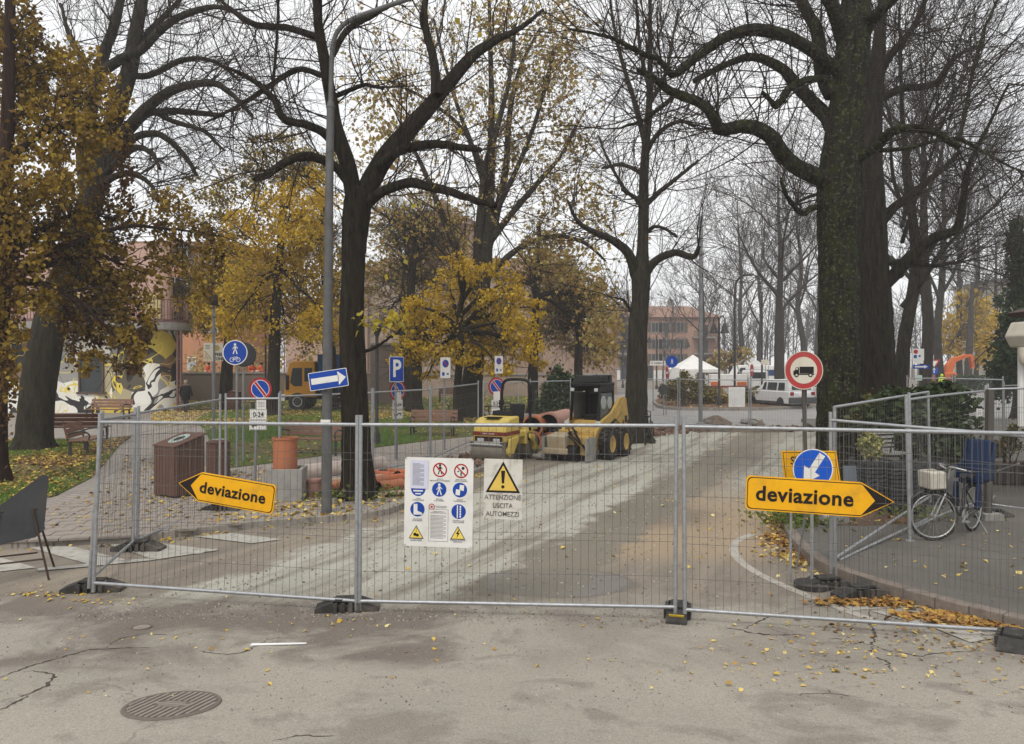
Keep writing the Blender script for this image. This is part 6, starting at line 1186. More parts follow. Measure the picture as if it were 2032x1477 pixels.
def plain_pole(label, px, py, top, z, r, mat=M_pole, px1=None, curve=None):
    b = W(px, py, z); D = b[1]; t = thing('pole', label, 'pole', tuple(b)); mb = MB(); pts = [(0, 0, 0), tuple(A(px1 or px, top, D) - b)]
    if curve: pts += [tuple(A(*c, D) - b) for c in curve]
    mb.tube(pts if not curve else [tuple(q) for q in np.concatenate([[pts[0]], crom(pts[1:], 14)])], r, 9); obj('shaft', mb, mat, t, smooth=True); mb = MB(); mb.lathe([(r * 2.2, 0), (r * 2.2, .06), (r * 1.2, .12)], 12); obj('base', mb, mat, t)
plain_pole('tall thin grey pole rising above the piazza', 1390, 843, 430, .02, .085, px1=1391); plain_pole('dark lamp pole curving over to the right above the gazebo tents', 1458, 803, 590, .1, .07, M_iron, curve=[(1461, 562), (1472, 548), (1495, 545)])
plain_pole('dark thin pole beside the grey panel', 1512, 790, 580, .02, .07, M_iron); plain_pole('dark thin pole behind the no-lorries sign', 1555, 782, 610, .02, .07, M_iron); plain_pole('grey pole left of the double parking signs', 425, 0 + 905, 610, PZ, .03)
# ================================================================== BENCHES, BINS, BLOCKS
M_slat = pm('bench_wood', (.22, .115, .075), (.16, .085, .058), 10, .6, stretch=(1, 6, 6), dirt=(.10, .065, .05)); M_slatdk = pm('bench_wood_dark', (.10, .04, .028), (.07, .03, .022), 10, .55, stretch=(1, 6, 6))
M_binwood = pm('bin_slat', (.13, .065, .045), (.095, .048, .036), 8, .65, stretch=(6, 6, .5), dirt=(.07, .05, .04)); M_steel = pm('brushed_steel', (.45, .45, .44), (.36, .36, .35), 14, .4, .6)
M_pvc = pm('pvc_terracotta', (.42, .155, .075), (.36, .13, .065), 3, .5, dirt=(.28, .15, .10), dscale=3, damt=.5); M_pvcbr = pm('pvc_orange', (.50, .14, .055), (.42, .11, .045), 3, .45, dirt=(.3, .15, .09)); M_wrap = pm('white_wrapped_pipe', (.50, .43, .38), (.42, .34, .30), 3, .7, bmp=.4, dirt=(.34, .2, .15), dscale=4)
M_inner = pm('pipe_inside', (.16, .065, .04), (.12, .05, .035), 4, .7); M_plank = pm('raw_plank', (.46, .36, .22), (.38, .29, .17), 8, .8, stretch=(1, 9, 9))
def bench(label, loc, rz, mat=M_slat, L_=1.9, back=True, group='park benches'):
    t = thing('park_bench', label, 'bench', tuple(loc), rz, group)
    for i in range(4): mb = MB(); mb.box((0, -.20 + i * .125, .44), (L_, .11, .035), (0, 0, 0)); obj('slat', mb, mat, t, bevel=.006)
    if back:
        for i in range(3): mb = MB(); mb.box((0, .275 + i * .035, .56 + i * .135), (L_, .03, .12), (-.26, 0, 0)); obj('slat', mb, mat, t, bevel=.006)
    for s in (-1, 1):
        x = s * (L_ / 2 - .12); mb = MB(); mb.box((x, -.2, .21), (.05, .06, .42)); mb.box((x, .22, .21), (.05, .06, .42)); mb.box((x, 0, .41), (.05, .46, .03))
        if back: mb.box((x, .33, .68), (.045, .035, .56), (-.26, 0, 0))
        obj('leg', mb, M_iron, t); 
        if back: mb = MB(); mb.tube([tuple(q) for q in crom([(x, -.22, .43), (x, -.25, .58), (x, -.12, .68), (x, .08, .67), (x, .27, .62)], 12)], .022, 7); obj('armrest', mb, M_iron, t, smooth=True)
    return t
bench('dark brown bench seen from behind in front of the painted house', W(153, 874, PZ), math.pi + .08, M_slatdk, 1.95)
bench('light brown bench seen end on beside the mulch at the left', W(172, 902, PZ), 1.80, M_slat, 1.5)
bench('brown bench right under the mural further back', W(214, 832, PZ), -.1, M_slat, 2.0)
bench('brown bench behind the terracotta barrel and lamp post', W(617, 902, PZ), -.22, M_slat, 1.9)
bench('brown bench on the lawn below the narrow parking rules sign', W(858, 866, PZ), -.12, M_slat, 1.65)
bench('dark backless bench near the foot of the yellow tree', W(920, 822, PZ), .05, M_slatdk, 1.7, False); bench('dark backless bench at the right of the yellow tree', W(992, 824, PZ), .05, M_slatdk, 1.9, False)
bench('far bench with backrest by the church wall', W(902, 797, .07), .0, M_slat, 2.2); bench('far dark bench behind the orange truck wheels', W(470, 815, PZ), .1, M_slatdk, 1.9, False); bench('dark backless bench behind the lamp post arrow sign', W(690, 817, PZ), 0, M_slatdk, 2.2, False)
# big slatted bin
b = W(356, 982, PZ); t = thing('recycling_bin', 'large brown slatted recycling bin with sloping lid and steel ring', 'litter bin', tuple(b), 1.02); w = .62; t.scale = (1, 1, .94)
for k in range(4):
    for i in range(7):
        u = -w / 2 + .045 + i * .0885; x, y = ((u, -w / 2), (w / 2, u), (u, w / 2), (-w / 2, u))[k]; h = .98 + .18 * (x + w / 2) / w; mb = MB(); mb.box((x, y, h / 2 + .03), (.081 if k % 2 == 0 else .03, .03 if k % 2 == 0 else .081, h - .02)); obj('slat', mb, M_binwood, t, bevel=.005)
mb = MB(); mb.box((0, 0, .5), (w - .05, w - .05, .94)); obj('liner', mb, M_iron, t); mb = MB(); mb.prism([(-w / 2 - .03, 1.0), (w / 2 + .03, 1.21), (w / 2 + .03, 1.24), (-w / 2 - .03, 1.03)], -w / 2 - .03, w / 2 + .03); ld = obj('lid', mb, M_binwood, t, bevel=.006)
mb = MB(); n = 24; a_ = math.atan2(.21, w)
vs = [((r * math.cos(g)), .8 * r * math.sin(g), zz_) for r, zz_ in ((.15, .0), (.26, .0), (.26, .012), (.15, .012)) for g in np.linspace(0, 2 * math.pi, n, endpoint=False)]
vs = [(x * .84, y * .84, z) for x, y, z in vs]; vs = [(x * math.cos(a_), y, 1.137 + x * math.sin(a_) + z) for x, y, z in vs]; mb.raw(vs, [(k * n + i, k * n + (i + 1) % n, ((k + 1) % 4) * n + (i + 1) % n, ((k + 1) % 4) * n + i) for k in range(4) for i in range(n)]); obj('steel_ring', mb, pm('ring_steel_green', (.45, .55, .50), (.38, .46, .42), 8, .4, .5), ld)
mb = MB(); mb.raw([(.126 * math.cos(g) * math.cos(a_), .10 * math.sin(g), 1.139 + .126 * math.cos(g) * math.sin(a_)) for g in np.linspace(0, 2 * math.pi, n, endpoint=False)], [tuple(range(n))]); obj('opening', mb, M_black, ld)
def round_bin(label, loc, r, h):
    t = thing('litter_bin', label, 'litter bin', tuple(loc), group='round slatted bins'); mb = MB(); mb.cyl((0, 0, .03), (0, 0, h * .93), r * .9, n=18); obj('liner', mb, M_iron, t)
    for i in range(16):
        a = i * math.pi / 8; mb = MB(); mb.box((r * math.cos(a), r * math.sin(a), h * .46), (.025, r * .36, h * .9), (0, 0, a)); obj('slat', mb, M_binwood, t)
    mb = MB(); mb.lathe([(r * 1.06, h * .92), (r * 1.08, h * .97), (r * .7, h * 1.02), (r * .55, h * 1.02)], 20); obj('lid', mb, M_slatdk, t, smooth=True); mb = MB(); mb.lathe([(r * .55, h * 1.0), (r * .62, h * 1.035), (r * .5, h * 1.03)], 20); obj('steel_ring', mb, M_steel, t, smooth=True)
round_bin('round slatted bin with steel rim just behind the large sloping bin', W(433, 946, PZ), .235, .80); round_bin('far round brown bin below the blue walker sign', W(465, 813, PZ), .34, 1.0)
# concrete ring, plastic barrel, pipes
b = W(571, 990, PZ); t = thing('concrete_chamber', 'square hollow concrete chamber block under the terracotta barrel', 'concrete block', tuple(b), .1)
for x, y, dx, dy in ((0, -.27, .62, .07), (0, .27, .62, .07), (-.275, 0, .07, .47), (.275, 0, .07, .47)): mb = MB(); mb.box((x, y, .29), (dx, dy, .58)); obj('wall', mb, M_conc, t, bevel=.008)
mb = MB(); mb.box((0, 0, .24), (.478, .468, .44)); obj('lining', mb, M_conc, t)
b = A(566, 932, 14.0); t = thing('barrel', 'terracotta plastic barrel pipe standing on the concrete chamber', 'plastic pipe', tuple(b)); mb = MB(); mb.lathe([(.22, -.02), (.22, .56), (.235, .565), (.235, .60), (.205, .60), (.205, .1)], 26); obj('shell', mb, M_pvc, t, smooth=True); mb = MB(); mb.raw([(.208 * math.cos(g), .208 * math.sin(g), .52) for g in np.linspace(0, 6.283, 20, endpoint=False)], [tuple(range(20))]); obj('inside', mb, M_inner, t)
b = W(622, 984, PZ); t = thing('plastic_pipe', 'short brownish pink plastic pipe section beside the concrete chamber', 'plastic pipe', tuple(b)); mb = MB(); mb.lathe([(.14, 0), (.14, .26), (.155, .27), (.155, .32), (.13, .32)], 20); obj('shell', mb, pm('pvc_dusty', (.36, .2, .16), (.3, .165, .13), 4, .7), t, smooth=True); mb = MB(); mb.raw([(.132 * math.cos(g), .132 * math.sin(g), .3) for g in np.linspace(0, 6.283, 16, endpoint=False)], [tuple(range(16))]); obj('inside', mb, M_inner, t)
def pipe(label, p0, p1, r, mat, socket=True, group=None, cat='plastic pipe'):
    p0, p1 = np.array(p0, float), np.array(p1, float); o = p0.copy(); t = thing('drain_pipe', label, cat, tuple(o), group=group); d = p1 - p0; u = nrm(d); mb = MB(); mb.cyl((0, 0, 0), tuple(d), r, n=20, caps=False); obj('shell', mb, mat, t, smooth=True)
    mb = MB(); mb.cyl(tuple(u * .002), tuple(d - u * .002), r * .90, n=20, caps=False); obj('bore', mb, M_inner, t, smooth=True)
    if socket: mb = MB(); mb.cyl((0, 0, 0), tuple(u * .16), r * 1.10, n=20, caps=False); mb.cyl(tuple(u * -.001), tuple(u * .16), r * .93, n=20, caps=False); obj('socket', mb, mat, t, smooth=True)
    mb = MB(); a = nrm(np.cross(u, (0, 0, 1))); bb = np.cross(a, u); n = 20; R1 = r * (1.10 if socket else 1.0); vs = [tuple(a * rr * math.cos(g) + bb * rr * math.sin(g) - u * .002) for rr in (R1, r * .9) for g in np.linspace(0, 2 * math.pi, n, endpoint=False)]; mb.raw(vs, [(i, (i + 1) % n, n + (i + 1) % n, n + i) for i in range(n)]); obj('rim', mb, mat, t)
    mb = MB(); mb.cyl(tuple(u * .35), tuple(u * .36), r * .9, n=16); obj('bore_shade', mb, M_black, t)  # black disc added inside the pipe as the shade deep in it
    return t
def gp(px, py, r, z=PZ): q = W(px, py, z); q[2] = z + r; return q
pipe('dusty white wrapped pipe lying between barrel and forked linden', gp(602, 958, .19), gp(760, 938, .19), .19, M_wrap, False); pipe('thin tan pipe lying on the ground behind the lamp post', gp(630, 962, .06), gp(780, 950, .06), .06, pm('tan_pipe', (.42, .3, .22), (.36, .26, .19), 5, .7), False)
pipe('terracotta pipe with dark open end facing left by the lamp post', gp(622, 984, .11), gp(770, 962, .11), .11, M_pvc, True)
for i, (px, py, dx, dy, r, lab) in enumerate([(752, 978, 46, -6, .105, 'short terracotta pipe lying nearest the forked linden'), (770, 960, 44, -5, .09, 'orange pipe fitting in the heap, middle one'), (745, 948, 40, 6, .08, 'orange pipe fitting at the back of the heap'), (790, 952, 34, -8, .095, 'orange pipe fitting at the right end of the heap'), (772, 942, 30, 4, .07, 'small orange fitting on top of the heap')]): q = gp(px, py, r); q2 = gp(px + dx, py + dy, r); q2[2] += .02; pipe(lab, q2 if i % 2 else q, q if i % 2 else q2, r, M_pvcbr if i else M_pvc, True, 'orange drain pipes on the left pavement')
b = W(780, 984, PZ); t = thing('plank', 'pale raw plank lying beside the orange pipe heap', 'plank', tuple(b), .25); mb = MB(); mb.box((0, 0, .06), (.95, .22, .045)); obj('board', mb, M_plank, t, bevel=.004); mb = MB(); mb.box((-.2, 0, .018), (.08, .26, .036)); obj('batten', mb, M_plank, t)
P = np.c_[sample_poly([W(*p)[:2] for p in [(745, 990), (820, 1000), (960, 930), (1040, 900), (980, 892), (860, 930)]], 500), np.full(500, PZ + .02)]
setp(obj('rubble', leaf_mesh('rubble', P + rng.uniform(0, .05, P.shape), .16, None), pm('rubble_brown', (.22, .13, .09), (.16, .10, .075), 4, .9)), kind='stuff')
# big drain pipes behind the roller
d = np.array([.7, 2.3, 0.0])
for i, (px, py, r, lab) in enumerate([(1056, 846, .30, 'big terracotta drain pipe at the left of the stack behind the roller'), (1088, 842, .33, 'big terracotta drain pipe on top of the stack with rosy light shell'), (1054, 877, .30, 'big terracotta drain pipe at the bottom of the stack'), (1090, 880, .30, 'big terracotta drain pipe at the bottom right hidden by the loader')]): q = A(px, py, 22.6 + .3 * (i % 2)); pipe(lab, q, q + d, r, M_pvc if i != 1 else pm('pvc_rosy', (.40, .22, .17), (.34, .18, .14), 3, .55), True, 'big drain pipes stacked behind the machines')

# ================================================================== ROAD ROLLER
M_mach = pm('roller_yellow', (.66, .50, .12), (.56, .42, .10), 3, .5, dirt=(.34, .26, .13), dscale=5, damt=.65); M_cat = pm('loader_yellow', (.52, .335, .085), (.42, .275, .075), 3, .55, dirt=(.27, .21, .135), dscale=6, damt=.9)
M_drum = pm('drum_steel', (.28, .25, .20), (.21, .19, .155), 6, .5, .5, dirt=(.36, .31, .24), dscale=3, damt=.7); M_mblack = pm('machine_black', (.008, .008, .009), (.014, .014, .014), 6, .5); M_tyre = pm('tyre_rubber', (.016, .015, .014), (.030, .028, .025), 8, .85, bmp=.3, dirt=(.16, .14, .11), dscale=4, damt=.6); M_maroon = pm('stripe_maroon', (.22, .045, .025), (.18, .035, .02), 4, .5); M_light = pm('lamp_lens', (.55, .56, .55), (.42, .43, .42), 12, .2)
b = W(1004, 914); t = thing('road_roller', 'small yellow road roller with black roll hoop parked at the roadside', 'road roller', tuple(b), -.46)
def hoodmesh(x, y0, y1, zs):
    mb = MB(); prof = [(y0, .56), (y0 - .01, .80), (y0 + .03, .98), (y0 + .14, 1.12), (y0 + .32, 1.19), (y1, 1.22), (y1, .56)]; mb.prism(prof, -x, x, 'x'); return mb
obj('hood', hoodmesh(.47, -.98, -.12, 0), M_mach, t, bevel=.05, smooth=True)
mb = MB(); mb.box((0, -.975, .80), (.93, .045, .10)); mb.box((.475, -.55, .80), (.02, .85, .10)); mb.box((-.475, -.55, .80), (.02, .85, .10)); obj('stripe', mb, M_maroon, t, bevel=.008); text('lettering', 'VIBRO  ROLLER', .05, M_swhite, t, 0, .80, -1.0, .01)
mb = MB(); mb.box((0, -.985, .63), (.80, .04, .20)); g = obj('grille', mb, pm('grille_brown', (.05, .02, .016), (.035, .018, .014), 6, .6), t)
for x in (-.22, .24):
    mb = MB(); mb.box((x, -1.012, .63), (.19, .02, .10)); obj('headlight', mb, M_light, t, bevel=.01)
mb = MB(); mb.box((0, -.72, 1.205), (.42, .25, .02)); obj('badge', mb, M_black, t)
def drum(y, nm):
    mb = MB(); mb.lathe([(.30, -.46), (.345, -.45), (.345, .45), (.30, .46)], 40, (0, y, .345), 'x'); d = obj(nm, mb, M_drum, t, smooth=True); 
    for hx_, h0 in ((.46, 0.0), (-.51, 0.0)): mb = MB(); mb.lathe([(.13, h0), (.13, h0 + .05)], 18, (hx_, y, .345), 'x'); obj('hub', mb, M_mach, d)
drum(-.78, 'front_drum'); drum(.78, 'rear_drum')
for y, nm in ((-.78, 'front_fork'), (.78, 'rear_fork')):
    for s in (-1, 1): mb = MB(); mb.prism([(y - .14, .28), (y + .14, .28), (y + (.42 if y < 0 else -.42), .60), (y + (.42 if y < 0 else -.42), .72), (y - .1, .66)], s * .53 - .03, s * .53 + .03, 'x'); obj(nm, mb, M_mach, t, bevel=.015)
mb = MB(); mb.cyl((-.46, -1.12, .53), (.46, -1.12, .53), .035, n=10); obj('scraper_bar', mb, M_steel, t)
for s in (-1, 1): mb = MB(); mb.box((s * .43, -1.06, .56), (.05, .16, .05)); obj('bracket', mb, M_mblack, t)
mb = MB(); mb.box((0, .15, .72), (.86, .75, .16)); mb.box((.0, .55, .62), (.9, .5, .38)); obj('frame', mb, M_mach, t, bevel=.03); mb = MB(); mb.box((.456, .55, .62), (.01, .28, .2)); obj('frame_opening', mb, M_mblack, t); mb = MB(); mb.box((0, .80, .83), (.92, .55, .10)); obj('rear_deck', mb, M_mach, t, bevel=.03)
mb = MB(); mb.box((0, .42, .98), (.46, .44, .14)); mb.box((0, .68, 1.25), (.44, .12, .50), (-.2, 0, 0)); obj('seat', mb, M_mblack, t, bevel=.05)
mb = MB(); mb.tube([(.0 + .19 * math.cos(g), -.02 + .06 * math.sin(g), 1.46 + .17 * math.sin(g) * .5) for g in np.linspace(0, 6.283, 18, endpoint=False)], .016, 6, True); mb.cyl((0, -.02, 1.46), (0, -.16, 1.2), .022, n=8); obj('steering_wheel', mb, M_mblack, t); mb = MB(); mb.box((0, -.12, 1.26), (.6, .22, .12), (-.3, 0, 0)); obj('dashboard', mb, M_mblack, t, bevel=.02)
mb = MB(); mb.tube([tuple(q) for q in crom([(-.40, -.18, 1.2), (-.42, -.2, 1.38), (-.34, -.2, 1.46), (.1, -.2, 1.46)], 14)], .014, 6); obj('handrail', mb, M_mblack, t)
mb = MB(); mb.tube([tuple(q) for q in crom([(-.44, .56, .78), (-.44, .60, 1.5), (-.42, .62, 1.98), (-.30, .63, 2.14), (0, .63, 2.17), (.30, .63, 2.14), (.42, .62, 1.98), (.44, .60, 1.5), (.44, .56, .78)], 40)], .042, 9); obj('roll_hoop', mb, M_mblack, t, smooth=True)
for s in (-1, 1): mb = MB(); mb.box((s * .44, .60, 1.52), (.11, .12, .14)); obj('hoop_joint', mb, M_mblack, t, bevel=.01)

# ================================================================== SKID STEER LOADER
b = W(1175, 905); t = thing('skid_steer_loader', 'dusty yellow skid steer loader with black cab and milling attachment', 'loader', tuple(b), -.55); t.scale = (.90, .90, 1.0)
def wheel(parent, x, y, r, w, rim, name='wheel', lugs=True):
    mb = MB(); mb.lathe([(r * .58, -w / 2), (r * .93, -w / 2), (r, -w * .36), (r, w * .36), (r * .93, w / 2), (r * .58, w / 2), (r * .55, 0)], 28, (x, y, r), 'x'); wh = obj(name, mb, M_tyre, parent, smooth=True)
    mb = MB(); s = 1 if x > 0 else -1; mb.lathe([(.02, s * w * .10), (r * .3, s * w * .12), (r * .36, s * w * .36), (r * .56, s * w * .44), (r * .60, s * w * .30)], 24, (x, y, r), 'x'); obj('rim', mb, rim, wh, smooth=True)
    if lugs:
        mb = MB()
        for i in range(18):
            a = i * math.pi / 9
            for q in (-1, 1): mb.box((x + q * w * .24, y + (r + .008) * math.cos(a + q * .09), r + (r + .008) * math.sin(a + q * .09)), (w * .5, .07, .05), (a + math.pi / 2 + q * .0, 0, 0))
        obj('tread', mb, M_tyre, wh, kind='stuff')
    return wh
for s in (-1, 1):
    for y in (-.52, .52): wheel(t, s * .80, y, .42, .30, M_cat)
mb = MB(); mb.prism([(-.95, .25), (.95, .25), (1.05, .55), (1.02, 1.02), (-.2, 1.02), (-.55, .78), (-.98, .70)], -.60, .60, 'x'); obj('body', mb, M_cat, t, bevel=.03)
mb = MB(); mb.prism([(.9, .5), (1.28, .5), (1.30, 1.25), (1.12, 1.40), (.85, 1.35)], -.58, .58, 'x'); obj('engine_hood', mb, M_mblack, t, bevel=.04)
# cab
cabx = .46
for s in (-1, 1): mb = MB(); mb.prism([(-.62, 1.02), (-.50, 1.95), (-.42, 2.02), (.55, 2.02), (.60, 1.95), (.62, 1.02), (.52, 1.02), (.48, 1.82), (-.38, 1.82), (-.50, 1.02)], s * cabx - .025, s * cabx + .025, 'x'); obj('cab_side_frame', mb, M_mblack, t, bevel=.008)
mb = MB(); mb.box((0, .05, 2.02), (1.0, 1.15, .10)); obj('cab_roof', mb, M_mblack, t, bevel=.03); mb = MB(); mb.prism([(-.45, 2.07), (-.36, 2.27), (.28, 2.27), (.36, 2.07)], -.42, .42, 'x'); obj('roof_cooling_unit', mb, M_mblack, t, bevel=.03); 
for i in range(5): mb = MB(); mb.box((.36, .42 + i * .0, 2.15), (.02, .3, .02)); 
mb = MB(); mb.box((.1, .52, 2.17), (.6, .22, .22)); obj('roof_box', mb, M_mblack, t, bevel=.02); mb = MB(); mb.box((0, .60, 1.5), (.88, .03, .9)); obj('rear_window', mb, M_glassd, t)
for s in (-1, 1): mb = MB(); mb.box((s * (cabx - .0), .06, 1.42), (.012, .86, .72)); obj('side_window', mb, pm('cab_glass', (.09, .10, .095), (.14, .15, .14), 3, .15), t)
for s in (-1, 1):
    mb = MB(); mb.lathe([(.0, s * .03), (.17, s * .03), (.19, s * .018), (.19, s * .0)], 22, (s * cabx, -.18 if s > 0 else -.1, 1.52), 'x'); obj('oval_pane', mb, pm('hazy_pane', (.40, .43, .40), (.30, .32, .30), 14, .3), t)
    mb = MB(); mb.lathe([(.0, s * .03), (.15, s * .03), (.17, s * .018), (.17, s * .0)], 22, (s * cabx, .28, 1.5), 'x'); obj('oval_pane', mb, MATS['hazy_pane'], t)
mb = MB(); mb.box((0, .15, 1.1), (.5, .5, .18)); mb.box((0, .38, 1.42), (.48, .14, .6)); obj('seat', mb, M_mblack, t, bevel=.04)
for s in (-1, 1): mb = MB(); mb.box((s * .40, -.56, 1.88), (.11, .06, .09)); obj('work_light', mb, M_light, t, bevel=.01)
for s in (-1, 1): mb = MB(); mb.lathe([(.0, -.02), (.08, -.02), (.08, .05)], 14, (s * .52, -.72, .96), 'y'); obj('headlight', mb, M_light, t)
# lift arms
for s in (-1, 1):
    mb = MB(); mb.prism([(1.16, .62), (1.30, 1.02), (1.18, 1.46), (.98, 1.46), (.30, 1.02), (-.55, .82), (-1.02, .42), (-1.14, .48), (-1.08, .66), (-.62, 1.02), (.2, 1.24), (.78, 1.62), (1.10, 1.66), (1.40, 1.1), (1.32, .6)][::-1], s * .56 - .05, s * .56 + .05, 'x'); obj('lift_arm', mb, M_cat, t, bevel=.012)
    mb = MB(); mb.prism([(.35, 1.06), (.98, 1.60), (1.22, 1.60), (1.40, 1.0), (1.12, .80), (.98, 1.02), (.78, .86)], s * .625 - .012, s * .625 + .012, 'x'); obj('arm_tower', mb, M_cat, t, bevel=.006)
    mb = MB(); mb.cyl((s * .58, .2, .95), (s * .58, -.75, .70), .045, n=10); mb.cyl((s * .58, .9, 1.2), (s * .58, .2, .95), .06, n=10); obj('hydraulic_ram', mb, M_mblack, t); mb = MB(); mb.cyl((s * .63, 1.08, 1.5), (s * .49, 1.08, 1.5), .07, n=14); obj('pivot_pin', mb, M_mblack, t)
    mb = MB(); mb.box((s * .642, 1.18, 1.0), (.006, .2, .2)); obj('number_plate', mb, M_black, t)
# milling attachment in front
mb = MB(); mb.box((-.32, -1.52, .46), (.62, .55, .52), (.12, 0, 0)); mb.box((-.32, -1.82, .28), (.80, .10, .16)); obj('milling_housing', mb, pm('bare_scraped_metal', (.42, .36, .26), (.34, .27, .17), 3, .5, .2, dirt=(.32, .17, .07), dscale=4, damt=.8), t, bevel=.03)

for c_, s_ in (((-.80, -1.45, .34), (.10, .55, .60)), ((.62, -1.42, .33), (.06, .62, .62)), ((-.95, -1.62, .12), (.3, .45, .06))): mb = MB(); mb.box(c_, s_); obj('side_skid', mb, M_conc, t, bevel=.01)
mb = MB(); mb = MB(); mb.box((.22, -1.30, .42), (.72, .36, .50)); mb.box((0, -1.12, .5), (1.15, .10, .6)); obj('attachment_plate', mb, M_cat, t, bevel=.02)
mb = MB(); mb.lathe([(.20, -.42), (.22, -.40), (.22, .40), (.20, .42)], 20, (-.1, -1.58, .22), 'x'); obj('milling_drum', mb, M_mblack, t)
for k in range(7): mb = MB(); x0, x1 = random.uniform(-.2, .1), random.uniform(.25, .6); mb.tube([tuple(q) for q in crom([(x0, -1.2, .75), (x0 + .1, -1.55, .70 + .04 * k), ((x0 + x1) / 2 + .1, -1.62, .55), (x1, -1.55, .3 + .05 * (k % 3)), (x1 - .05, -1.35, .25)], 12)], .018, 6); obj('hose', mb, M_mblack, t, smooth=True)

# ================================================================== OTHER VEHICLES
M_carw = pm('car_white', (.66, .66, .66), (.60, .60, .60), 2, .3, dirt=(.5, .49, .47), damt=.3); M_carglass = pm('car_glass', (.02, .024, .028), (.035, .04, .045), 2, .12); M_orangep = pm('works_orange', (.62, .30, .035), (.54, .25, .03), 3, .5, dirt=(.4, .22, .07), damt=.4); M_redlens = pm('tail_lens', (.25, .012, .012), (.2, .01, .01), 4, .25); M_bluebox = pm('skip_blue', (.025, .085, .20), (.02, .065, .16), 3, .6, dirt=(.08, .08, .09)); M_exor = pm('excavator_orange', (.58, .14, .03), (.5, .11, .025), 3, .5, dirt=(.36, .14, .07), damt=.4); M_plastic = pm('bumper_plastic', (.055, .056, .058), (.075, .075, .077), 8, .7)
def car(label, loc, rz, L_=4.25, Wd=1.8, H=1.67):
    """x to the side, -y to the rear of the car"""
    t = thing('parked_car', label, 'car', tuple(loc), rz, 'white parked cars'); l = L_ / 2; hw = Wd / 2
    low = [(-l, .42), (-l + .02, .95), (-l + .10, 1.02), (l - 1.2, 1.02), (l - .25, .90), (l - .04, .75), (l, .42), (l - .1, .28), (-l + .1, .28)]
    mb = MB(); mb.prism(low, -hw, hw, 'x'); obj('body', mb, M_carw, t, bevel=.07, smooth=True)
    cab = [(-l + .08, 1.0), (-l + .20, H - .10), (-l + .36, H), (l - 1.95, H), (l - 1.2, 1.0)]; mb = MB(); n = len(cab); vs = [(s * (hw - .03 - (.13 if z > 1.2 else 0)), y, z) for s in (-1, 1) for y, z in cab]; mb.raw(vs, [tuple(range(n)), tuple(range(2 * n - 1, n - 1, -1))] + [(i, i + n, (i + 1) % n + n, (i + 1) % n) for i in range(n)]); obj('cabin', mb, M_carw, t, bevel=.05, smooth=True)
    for s in (-1, 1):
        for y0, y1, d in ((-l + .42, -l + 1.05, .05), (-l + 1.15, -.1, 0), (0, l - 1.75, 0)):
            mb = MB(); mb.prism([(y0 + .05, 1.08), (y1, 1.08), (y1 - (.14 if y1 > .1 else 0), H - .17), (y0 + (.12 if d else .05), H - .17)], 0, .01, 'x'); m = mb.v; mb.v = [(s * (hw - .035 - .13 * (z - 1.0) / (H - 1.0) * 1.0 + .03 + abs(x)), y, z) for x, y, z in m]; obj('side_window', mb, M_carglass, t)
    mb = MB(); y = -l; mb.raw([(-hw + .22, -l + .085, 1.10), (hw - .22, -l + .085, 1.10), (hw - .30, -l + .165, H - .17), (-hw + .30, -l + .165, H - .17)], [(0, 1, 2, 3)]); obj('rear_window', mb, M_carglass, t)
    mb = MB(); mb.raw([(-hw + .2, l - 1.29, 1.08), (hw - .2, l - 1.29, 1.08), (hw - .28, l - 1.80, H - .15), (-hw + .28, l - 1.80, H - .15)], [(0, 1, 2, 3)]); obj('windscreen', mb, M_carglass, t)
    mb = MB(); mb.box((0, -l + .02, .50), (Wd + .02, .16, .34)); obj('rear_bumper', mb, M_plastic, t, bevel=.04); mb = MB(); mb.box((0, l - .03, .48), (Wd, .16, .3)); obj('front_bumper', mb, M_plastic, t, bevel=.04)
    for s in (-1, 1): mb = MB(); mb.box((s * (hw - .17), -l + .0, .88), (.24, .06, .20)); obj('tail_light', mb, M_redlens, t, bevel=.02); mb = MB(); mb.box((s * (hw - .02), 0, .34), (.06, L_ - 1.4, .14)); obj('sill', mb, M_plastic, t); mb = MB(); mb.box((s * (hw + .06), l - 1.55, 1.08), (.14, .10, .12)); obj('mirror', mb, M_carw, t, bevel=.02)
    mb = MB(); mb.box((0, -l - .005, .78), (.52, .02, .12)); obj('number_plate', mb, M_swhite, t)
    for s in (-1, 1):
        for y in (-l + .82, l - .85): wheel(t, s * (hw - .10), y, .34, .22, M_steel, lugs=False)
    return t
car('white off-roader seen from behind, parked right of the planting island', W(1545, 808), .32); car('white car mostly hidden behind the no-lorries sign', W(1612, 797), .25, 4.1, 1.75, 1.5)
